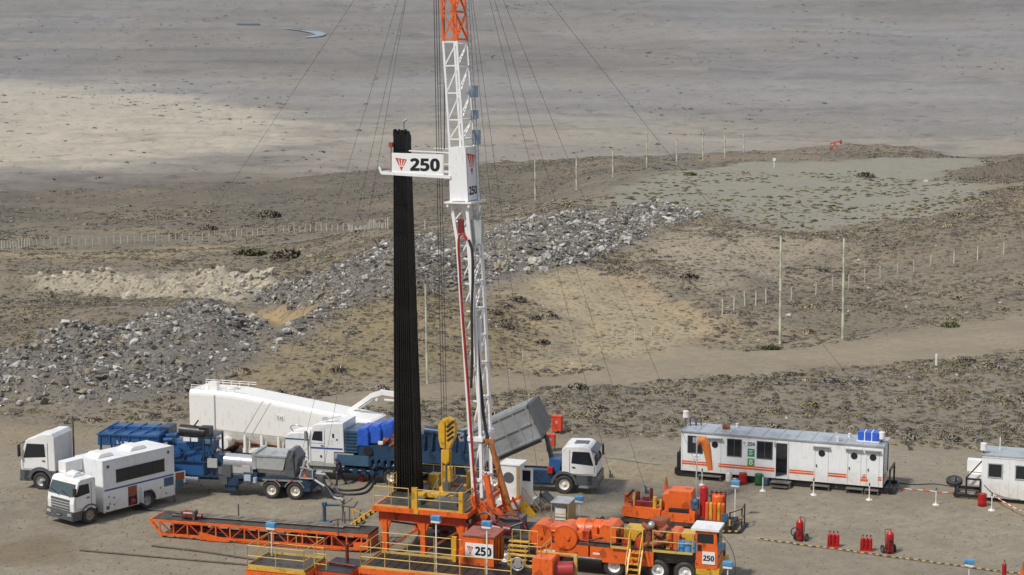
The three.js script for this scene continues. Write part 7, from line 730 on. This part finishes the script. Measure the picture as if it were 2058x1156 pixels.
// ------------------------------------------------------------------ small things on the pad
const sp = [[1411, 975, 'white stanchion before the left end of the office trailer'], [1533, 987, 'white stanchion beside the green drum'], [1635, 995, 'white stanchion before the middle of the office trailer'], [1747, 1005, 'white stanchion before the right end of the office trailer'], [1881, 1015, 'white stanchion between the two trailers'], [1993, 1026, 'white stanchion beside the red drum at right']];
sp.forEach(([x, y, label]) => { const t = thing('stanchion', label, 'stanchion', gp(x, y), 0, 'white stanchions before the trailers'); mk(b => { b.rod([0, 0, 0], [0, 0.05, 0], 0.2, 16, 0.17); b.rod([0, 0.05, 0], [0, 0.2, 0], 0.07, 10, 0.035); }).mesh('base', M.white, t); mk(b => b.rod([0, 0.1, 0], [0, 0.85, 0], 0.035, 8)).mesh('tube', M.white, t); mk(b => b.rod([0, 0.85, 0], [0, 1.02, 0], 0.045, 8)).mesh('cap', M.steel, t); });
const tape = (label, name, pts, y, cols, sag, seg = 0.42, r = 0.035) => { const o = gp(...pts[0]); const t = thing(name, label, 'barrier tape', o, 0); const bs = cols.map(() => new B()); let n = 0; for (let i = 0; i < pts.length - 1; i++) { const a = gp(...pts[i]).sub(o), c = gp(...pts[i + 1]).sub(o), len = a.distanceTo(c), k = Math.max(4, Math.round(len / seg)); const Q = u => [lerp(a.x, c.x, u) + 0.03 * Math.sin(u * 21 + i), y - sag * 4 * u * (1 - u) + 0.012 * Math.sin(u * 37), lerp(a.z, c.z, u) + 0.04 * Math.sin(u * 13)]; for (let q = 0; q < k; q++) bs[n++ % cols.length].bar(Q(q / k), Q((q + 1) / k), r * 1.8, r); } bs.forEach((b, i) => b.mesh(['light_band', 'dark_band'][i], cols[i], t)); };
tape('yellow and black striped tape across the pad at bottom right', 'barrier_tape', [[1520, 1085], [1700, 1109], [1860, 1131], [2070, 1159]], 0.10, [M.yellowPale, M.black], 0.03, 0.2);
tape('red and white tape running out of the right edge', 'barrier_tape', [[1995, 1010], [2075, 1052]], 0.5, [M.white, M.stripe], 0.15, 0.3); tape('sagging red and white tape between the stanchions at right', 'barrier_tape', [[1747, 978], [1881, 990], [1993, 999]], 0.05, [M.white, M.stripe], -0.02, 0.35);
const cone = (px, py, label, s = 1) => { const t = thing('traffic_cone', label, 'traffic cone', gp(px, py), 20); mk(b => b.bx(-0.2 * s, 0.2 * s, 0, 0.04, -0.2 * s, 0.2 * s)).mesh('base', M.stripe, t); mk(b => b.rod([0, 0.04, 0], [0, 0.75 * s, 0], 0.14 * s, 16, 0.03)).mesh('cone', M.stripe, t); };
cone(1339, 983, 'orange traffic cone standing left of the office trailer'); cone(2057, 1158, 'orange cone cut by the bottom right edge', 1.0);
const drum = (px, py, r, h, mat, label, name = 'drum') => { const t = thing(name, label, 'drum', gp(px, py)); mk(b => { b.lathe([[0.001, 0], [r, 0], [r, h * 0.32], [r * 1.04, h * 0.34], [r, h * 0.36], [r, h * 0.64], [r * 1.04, h * 0.66], [r, h * 0.68], [r, h], [r * 0.9, h - 0.02], [0.001, h - 0.03]], null, 20); }).mesh('barrel', mat, t); mk(b => { b.rod([r * 0.5, h - 0.03, 0], [r * 0.5, h + 0.02, 0], 0.05, 8); }).mesh('bung', M.greyDark, t); };
drum(1465, 971, 0.2, 0.62, M.white, 'white bin before the office trailer, left of the red drum', 'bin'); drum(1493, 973, 0.25, 0.68, M.red, 'red drum between white bin and green drum'); drum(1525, 975, 0.25, 0.68, M.green, 'green drum before the office trailer'); drum(1540, 976, 0.17, 0.45, M.steelBlue, 'small blue drum right of the green drum'); drum(1974, 1017, 0.25, 0.72, M.red, 'red drum at the drawbar of the second trailer'); drum(780, 972, 0.13, 0.42, M.greyLight, 'small pale bucket beside the pump truck wheel', 'bucket'); drum(1478, 978, 0.18, 0.5, paint(0.5, 0.6, 0.68), 'pale blue and white bin in front of the red drum', 'bin');
const bottle = (b, x, z, r, h) => { b.lathe([[0.001, 0], [r, 0.02], [r, h * 0.75], [r * 0.85, h * 0.86], [r * 0.35, h * 0.93], [r * 0.3, h], [0.001, h]], new THREE.Matrix4().makeTranslation(x, 0.08, z), 16); };
const ext = (px, py, yaw, label) => { const t = thing('wheeled_extinguisher', label, 'fire extinguisher', gp(px, py), yaw); mk(b => { bottle(b, 0, 0, 0.2, 1.15); }).mesh('cylinder', M.red, t); mk(b => { b.rod([-0.16, 0.15, -0.16], [-0.16, 1.2, -0.28], 0.02, 6); b.rod([0.16, 0.15, -0.16], [0.16, 1.2, -0.28], 0.02, 6); b.rod([-0.16, 1.2, -0.28], [0.16, 1.2, -0.28], 0.02, 6); b.bx(-0.2, 0.2, 0.05, 0.08, -0.2, 0.2); b.rod([-0.3, 0.2, -0.15], [0.3, 0.2, -0.15], 0.02, 6); }).mesh('trolley', M.darkRed, t); for (const s of [-1, 1]) { const [a, c] = wheelGeos(0.2, 0.09); const g = new THREE.Group(); g.name = 'wheel'; g.position.set(s * 0.32, 0.2, -0.15); g.rotation.y = s * Math.PI / 2; for (const [q, m, n] of [[a, M.tyre, 'tyre'], [c, M.steel, 'rim']]) { const k = new THREE.Mesh(q, m); k.name = n; k.castShadow = true; g.add(k); } t.add(g); } mk(b => { b.add(new THREE.TorusGeometry(0.24, 0.03, 6, 20), new THREE.Matrix4().makeRotationY(0.3).setPosition(-0.12, 0.5, 0.24)); }).mesh('hose', M.rubber, t); };
ext(1607, 1087, -38, 'large wheeled red extinguisher, leftmost of the fire gear on the pad'); ext(1788, 1112, 12, 'wheeled red extinguisher at the right end of the fire gear');
const rack = (px, py, label) => { const t = thing('extinguisher_rack', label, 'fire extinguisher', gp(px, py), -14); for (let i = 0; i < 3; i++) { mk(b => bottle(b, -0.2 + i * 0.2, 0, 0.105, 0.68)).mesh('cylinder', M.red, t); mk(b => { b.rod([-0.2 + i * 0.2, 0.74, 0], [-0.2 + i * 0.2, 0.84, 0], 0.025, 6); b.bx(-0.23 + i * 0.2, -0.13 + i * 0.2, 0.8, 0.84, -0.02, 0.02); }).mesh('valve', M.darkRed, t); } mk(b => { b.bx(-0.32, 0.32, 0, 0.08, -0.13, 0.13); b.bx(-0.32, 0.32, 0.35, 0.4, 0.09, 0.11); for (const x of [-0.31, 0.28]) b.bx(x, x + 0.03, 0.05, 0.45, -0.12, 0.1); }).mesh('rack', M.red, t); };
rack(1675, 1099, 'rack of three red extinguishers, left of two'); rack(1741, 1107, 'rack of three red extinguishers, right of two');
{ const t = thing('red_post', 'red bottle standing at the bottom right edge', 'fire extinguisher', gp(2018, 1162), 0); mk(b => bottle(b, 0, 0, 0.11, 0.75)).mesh('cylinder', M.red, t); mk(b => b.rod([0, 0.8, 0], [0, 0.9, 0], 0.03, 6)).mesh('valve', M.black, t); }
const bin = (px, py, w, h, leg, label) => { const t = thing('orange_bin', label, 'bin', gp(px, py), -18); mk(b => { b.bx(-w / 2, w / 2, leg, leg + h, -0.5, 0); b.bx(-w / 2 - 0.03, w / 2 + 0.03, leg + h, leg + h + 0.06, -0.53, 0.03); }).mesh('body', paint(0.82, 0.075, 0.03), t); mk(b => b.bx(-0.06, 0.1, leg + h * 0.5, leg + h * 0.72, 0, 0.012)).mesh('label_plate', M.greyLight, t); mk(b => { for (const x of [-w / 2 + 0.04, w / 2 - 0.08]) for (const z of [-0.45, -0.05]) b.bx(x, x + 0.05, 0, leg, z, z + 0.05); }).mesh('leg', M.greyDark, t); };
bin(1118, 873, 0.66, 0.98, 0.25, 'larger orange bin on legs behind the raised tipper body'); bin(1105, 908, 0.56, 0.75, 0.35, 'smaller orange bin on a post behind the tipper cab');
{ const t = thing('fan_chair', 'dark folding chair before the office trailer', 'chair', gp(1683, 983), -10); mk(b => { b.bx(-0.25, 0.25, 0.4, 0.44, -0.25, 0.25); b.ob(-0.28, 0.75, 0, 0.04, 0.6, 0.5, 0, 0, 0.2); }).mesh('seat', M.greyDark, t); mk(b => { b.rod([-0.25, 0, -0.2], [0.25, 0.42, -0.2], 0.02, 5); b.rod([0.25, 0, -0.2], [-0.25, 0.42, -0.2], 0.02, 5); b.rod([-0.25, 0, 0.2], [0.25, 0.42, 0.2], 0.02, 5); b.rod([0.25, 0, 0.2], [-0.25, 0.42, 0.2], 0.02, 5); }).mesh('leg', M.steel, t); }
// hoses, cables and pipe on the ground
const line = (name, label, cat, pts, r, mat, sm = true) => { const o = gp(pts[0][0], pts[0][1], pts[0][2] ?? 0); const P = pts.map(p => gp(p[0], p[1], p[2] ?? r).sub(o)).map(p => [p.x, p.y, p.z]); const m = solo(mk(b => b.tube(P, r, 7, P.length * 10)), name, mat, label, cat); m.position.copy(o); return m; };
line('hose', 'upper of two black hoses looping down from the pump truck', 'hose', [[733, 926, 0.9], [742, 950, 0.4], [740, 972], [722, 984], [695, 986], [672, 982]], 0.065, M.rubber); line('hose', 'lower of two black hoses looping down from the pump truck', 'hose', [[745, 926, 0.9], [752, 950, 0.4], [748, 976], [728, 992], [700, 994], [676, 990], [655, 975, 0.3], [648, 950, 0.8]], 0.065, M.rubber);
line('hose', 'pale grey delivery line from the blender tail to the valves', 'hose', [[622, 945, 0.9], [640, 962, 0.7], [660, 985, 0.3], [672, 1000], [690, 1004]], 0.07, M.greyLight); line('hose', 'dark delivery line sloping down from the blender tail', 'hose', [[650, 950, 0.9], [668, 972, 0.5], [688, 998]], 0.06, M.greyDark);
line('steel_pipe', 'longest steel pipe lying on the pad at the bottom left', 'pipe', [[160, 1106], [330, 1121], [505, 1136]], 0.05, M.pipeRust); line('steel_pipe', 'steel pipe on the pad between catwalk and longest pipe', 'pipe', [[305, 1097], [400, 1108], [520, 1126]], 0.055, M.pipeRust); line('steel_pipe', 'thin dark pipe from box truck wheel towards the catwalk', 'pipe', [[270, 1024], [330, 1027], [420, 1036]], 0.045, M.black);
line('cable', 'dark cable lying between the two trailers', 'cable', [[1800, 970], [1835, 974], [1880, 973], [1925, 980]], 0.03, M.black); line('cable', 'pale green hose lying behind the tipper cab', 'hose', [[1196, 918], [1240, 922], [1290, 930], [1330, 934]], 0.035, paint(0.16, 0.22, 0.16)); line('cable', 'thin dark cable on the pad right of the rig cab', 'cable', [[1448, 1072], [1466, 1095], [1476, 1120], [1478, 1160]], 0.015, M.black);
{ const o = gp(652, 1050), t = thing('valve_stand', 'blue grey pipe stand with valves between blender and catwalk', 'valve', o, -15); mk(b => { b.rod([0, 0.05, 0], [0, 1.05, 0], 0.1, 12); b.bx(-0.3, 0.35, 0, 0.08, -0.25, 0.25); b.rod([0, 1.0, 0], [0.75, 0.98, -0.2], 0.075, 10); b.bx(-0.1, 0.12, 0.95, 1.15, -0.12, 0.12); }).mesh('stand_pipe', M.steelBlue, t); mk(b => { b.rod([0.7, 0.98, -0.2], [1.5, 0.8, -0.6], 0.05, 8); b.rod([0.95, 0.6, -0.4], [0.95, 1.2, -0.4], 0.07, 8); b.rod([1.0, 1.0, -0.4], [1.5, 1.35, -0.5], 0.04, 6); b.rod([1.5, 0.8, -0.6], [1.75, 1.15, -0.6], 0.05, 8); b.rod([0.9, 0.0, -0.4], [0.95, 0.6, -0.4], 0.05, 6); b.rod([1.3, 0, -0.5], [1.3, 0.85, -0.5], 0.04, 6); b.sph(0.95, 1.2, -0.4, 0.13); }).mesh('valve_pipework', M.steel, t); mk(b => { b.rod([1.9, 0, -0.3], [2.0, 0.75, -0.4], 0.04, 6); b.bx(1.7, 2.2, 0.0, 0.1, -0.6, -0.1); }).mesh('loose_fitting', M.greyDark, t); }
{ const t = thing('fuel_can', 'small red can on the pad beside the walking worker', 'can', gp(727, 968), -14); mk(b => b.bx(-0.14, 0.14, 0, 0.36, -0.1, 0.1)).mesh('can', M.red, t); mk(b => { b.bx(-0.1, 0.06, 0.42, 0.45, -0.02, 0.02); b.rod([0.1, 0.36, 0], [0.1, 0.43, 0], 0.03, 6); b.bx(-0.1, -0.07, 0.36, 0.42, -0.02, 0.02); b.bx(0.03, 0.06, 0.36, 0.42, -0.02, 0.02); }).mesh('handle', M.darkRed, t); }
{ const o = gp(1196, 1052), t = thing('tool_pile', 'small heap of dark tools on the pad behind the orange drums', 'tools', o, -10); mk(b => { b.rod([-0.4, 0.08, 0], [0.35, 0.12, 0.1], 0.06, 8); b.sph(0.1, 0.16, -0.1, 0.18, 0.15, 0.16); b.bx(-0.35, -0.1, 0, 0.2, -0.2, 0.1); b.rod([0.2, 0.1, 0.2], [0.5, 0.35, -0.1], 0.03, 6); }).mesh('tools', M.darkRed, t); mk(b => { b.rod([0.2, 0.05, -0.3], [0.45, 0.25, -0.3], 0.12, 12); }).mesh('reel', M.black, t); }
// ------------------------------------------------------------------ guy wires
const guy = (label, top, px, py) => { const a = toW(...top), g = gp(px, py, 0); const t = thing('guy_wire', label, 'guy wire', g, 0, 'steel guy lines of the mast'); const d = a.clone().sub(g); const pts = []; for (let i = 0; i <= 14; i++) { const u = i / 14; pts.push([d.x * u, d.y * u - 0.5 * 4 * u * (1 - u) * 0.6, d.z * u]); } mk(b => b.tube(pts, 0.0095, 4, 28)).mesh('wire', M.wire, t); mk(b => { b.bx(-0.12, 0.12, 0, 0.22, -0.12, 0.12); b.rod([0, 0.1, 0], [d.x * 0.012, d.y * 0.012 + 0.1, d.z * 0.012], 0.04, 6); }).mesh('anchor', M.greyDark, t); };
const yTop = 33.5; guy('guy line falling far left past the white cab of the blender truck', [-2.2, yTop, 1.6], 132, 852); guy('guy line falling left to the ground beside the blender tail', [-2.1, yTop, 1.8], 642, 990); guy('guy line falling left to the ground in front of the silo', [-2.1, yTop, 1.2], 596, 955); guy('guy line falling left behind the blender hopper', [-2.2, yTop, 0.9], 528, 890); guy('guy line falling steeply just right of the mast', [-0.6, yTop, 0.6], 1042, 962); guy('guy line falling right to the ground before the tipper cab', [-0.5, yTop, 1.2], 1088, 1000); guy('guy line falling right to the bare pad behind the skid', [-0.3, yTop, 1.0], 1228, 960); guy('guy line falling right to the pad left of the cone', [-0.2, yTop, 1.4], 1300, 992); guy('guy line reaching the pad just before the office trailer', [-0.2, yTop, 1.8], 1432, 1010); guy('longest guy line, reaching the ground beyond the office trailer', [-0.3, yTop, 0.7], 1830, 905);

function sdf(bones, c, half, res, k) { // smooth union of tapered capsules, meshed on a grid
  const mc = new MarchingCubes(res, new THREE.MeshBasicMaterial(), false, false, 60000); mc.isolation = 0; const f = mc.field;
  for (let z = 0; z < res; z++) for (let y = 0; y < res; y++) for (let x = 0; x < res; x++) { const P = [c[0] + (x - res / 2) / (res / 2) * half, c[1] + (y - res / 2) / (res / 2) * half, c[2] + (z - res / 2) / (res / 2) * half]; let s = 0; for (const [a, b, ra, rb] of bones) { const ab = [b[0] - a[0], b[1] - a[1], b[2] - a[2]], ap = [P[0] - a[0], P[1] - a[1], P[2] - a[2]]; const t = clamp((ap[0] * ab[0] + ap[1] * ab[1] + ap[2] * ab[2]) / (ab[0] ** 2 + ab[1] ** 2 + ab[2] ** 2 + 1e-9), 0, 1); const d = Math.hypot(ap[0] - ab[0] * t, ap[1] - ab[1] * t, ap[2] - ab[2] * t) - lerp(ra, rb, t); s += Math.exp(-d * k); } f[x + y * res + z * res * res] = Math.log(s + 1e-30) / k; }
  mc.update(); const n = mc.count ?? mc.geometry.drawRange.count; const g = new THREE.BufferGeometry(); const p = new Float32Array(n * 3); for (let i = 0; i < n; i++) { p[i * 3] = c[0] + mc.positionArray[i * 3] * half; p[i * 3 + 1] = c[1] + mc.positionArray[i * 3 + 1] * half; p[i * 3 + 2] = c[2] + mc.positionArray[i * 3 + 2] * half; }
  g.setAttribute('position', new THREE.BufferAttribute(p, 3)); const nn = new Float32Array(n * 3); for (let i = 0; i < n * 3; i++) nn[i] = mc.normalArray[i]; g.setAttribute('normal', new THREE.BufferAttribute(nn, 3)); g.computeVertexNormals(); return g; }
{
  const t = thing('person', 'worker in dark coverall and blue helmet walking between blender and pump truck', 'person', gp(684, 975), 0);
  const sk = (g, n, m, p) => { const q = new THREE.Mesh(g, m); q.name = n; q.castShadow = q.receiveShadow = true; p.add(q); return q; };
  // facing left and slightly to the camera, mid-stride, leaning forward, head bowed
  const hipL = [0.0, 0.92, 0.1], hipR = [0.02, 0.92, -0.1], kL = [-0.16, 0.5, 0.12], aL = [-0.22, 0.09, 0.13], kR = [0.13, 0.5, -0.1], aR = [0.34, 0.12, -0.12], ch = [-0.1, 1.3, 0], nk = [-0.17, 1.48, 0], shL = [-0.12, 1.4, 0.19], shR = [-0.12, 1.4, -0.19], eL = [-0.02, 1.14, 0.27], wL = [-0.16, 0.92, 0.25], eR = [-0.2, 1.14, -0.26], wR = [-0.36, 0.98, -0.2];
  const body = sk(sdf([[hipL, hipR, 0.12, 0.12], [[0.01, 0.98, 0], [-0.05, 1.15, 0], 0.15, 0.14], [[-0.05, 1.15, 0.03], ch, 0.145, 0.16], [[-0.05, 1.15, -0.03], ch, 0.145, 0.16], [shL, shR, 0.085, 0.085], [ch, nk, 0.1, 0.06], [hipL, kL, 0.105, 0.075], [kL, aL, 0.075, 0.06], [hipR, kR, 0.105, 0.075], [kR, aR, 0.075, 0.06], [shL, eL, 0.068, 0.055], [eL, wL, 0.055, 0.043], [shR, eR, 0.068, 0.055], [eR, wR, 0.055, 0.043]], [0, 0.82, 0], 0.92, 110, 45), 'coverall', M.cloth, t);
  sk(mergeGeometries([sdf([[aL, [-0.24, 0.05, 0.13], 0.06, 0.05], [[-0.2, 0.045, 0.13], [-0.38, 0.035, 0.14], 0.05, 0.042]], [-0.26, 0.08, 0.13], 0.26, 44, 60), sdf([[aR, [0.36, 0.07, -0.12], 0.06, 0.05], [[0.38, 0.075, -0.12], [0.22, 0.035, -0.12], 0.048, 0.042]], [0.3, 0.1, -0.12], 0.26, 44, 60)]), 'boots', M.black, t);
  const hc = [-0.235, 1.585, 0]; const head = sk(sdf([[[-0.22, 1.62, 0], [-0.2, 1.6, 0], 0.092, 0.092], [[-0.25, 1.56, 0], [-0.27, 1.52, 0], 0.072, 0.052], [nk, [-0.2, 1.55, 0], 0.058, 0.062], [[-0.312, 1.575, 0], [-0.335, 1.55, 0], 0.012, 0.015], [[-0.2, 1.58, 0.09], [-0.2, 1.55, 0.088], 0.016, 0.012], [[-0.2, 1.58, -0.09], [-0.2, 1.55, -0.088], 0.016, 0.012], [[-0.3, 1.6, 0.03], [-0.3, 1.6, -0.03], 0.014, 0.014], [[-0.315, 1.528, 0.016], [-0.315, 1.528, -0.016], 0.009, 0.009]], hc, 0.17, 96, 130), 'head', M.skin, t);
  mk(b => { for (const z of [0.032, -0.032]) b.sph(-0.318, 1.585, z, 0.009, 0.008, 0.011, 8); }).mesh('eye', M.black, head);
  mk(b => { const m = new THREE.Matrix4().makeRotationZ(0.18); m.setPosition(-0.215, 1.635, 0); b.add(new THREE.SphereGeometry(0.122, 20, 10, 0, 6.283, 0, 1.5), m); const m2 = new THREE.Matrix4().makeRotationZ(0.18); m2.setPosition(-0.24, 1.64, 0); b.add(new THREE.CylinderGeometry(0.14, 0.145, 0.014, 22), m2); }).mesh('helmet', M.helmet, t);
  const hand = (w, dir) => { const P = (f, s, d) => [w[0] + dir * -0.02 * f - f * 0.25, w[1] - f * 0.9 - d, w[2] + s]; const B2 = [[w, P(0.07, 0, 0), 0.028, 0.032], [P(0.06, 0.02, 0), P(0.09, 0.025, 0), 0.02, 0.016], [P(0.06, -0.02, 0), P(0.09, -0.025, 0), 0.02, 0.016]]; [[0.03, 0.155], [0.01, 0.17], [-0.011, 0.165], [-0.03, 0.145]].forEach(([s, e]) => { B2.push([P(0.085, s, 0), P(0.125, s * 1.1, 0), 0.0095, 0.009]); B2.push([P(0.125, s * 1.1, 0), [P(e, s * 1.1, 0)[0] - 0.018, P(e, s, 0)[1], P(e, s * 1.1, 0)[2]], 0.009, 0.008]); }); B2.push([P(0.03, 0.02, 0), [P(0.07, 0.035, 0)[0] - 0.03, P(0.07, 0, 0)[1], P(0, 0.045, 0)[2]], 0.013, 0.011]); B2.push([[P(0.07, 0.035, 0)[0] - 0.03, P(0.07, 0, 0)[1], P(0, 0.045, 0)[2]], [P(0.1, 0, 0)[0] - 0.042, P(0.1, 0, 0)[1], P(0, 0.042, 0)[2]], 0.011, 0.009]); return sdf(B2, [w[0] - 0.02, w[1] - 0.07, w[2]], 0.14, 84, 240); };
  sk(mergeGeometries([hand(wL, 1), hand(wR, 1)]), 'hands', M.skin, t);
}

renderer.render(scene, camera);
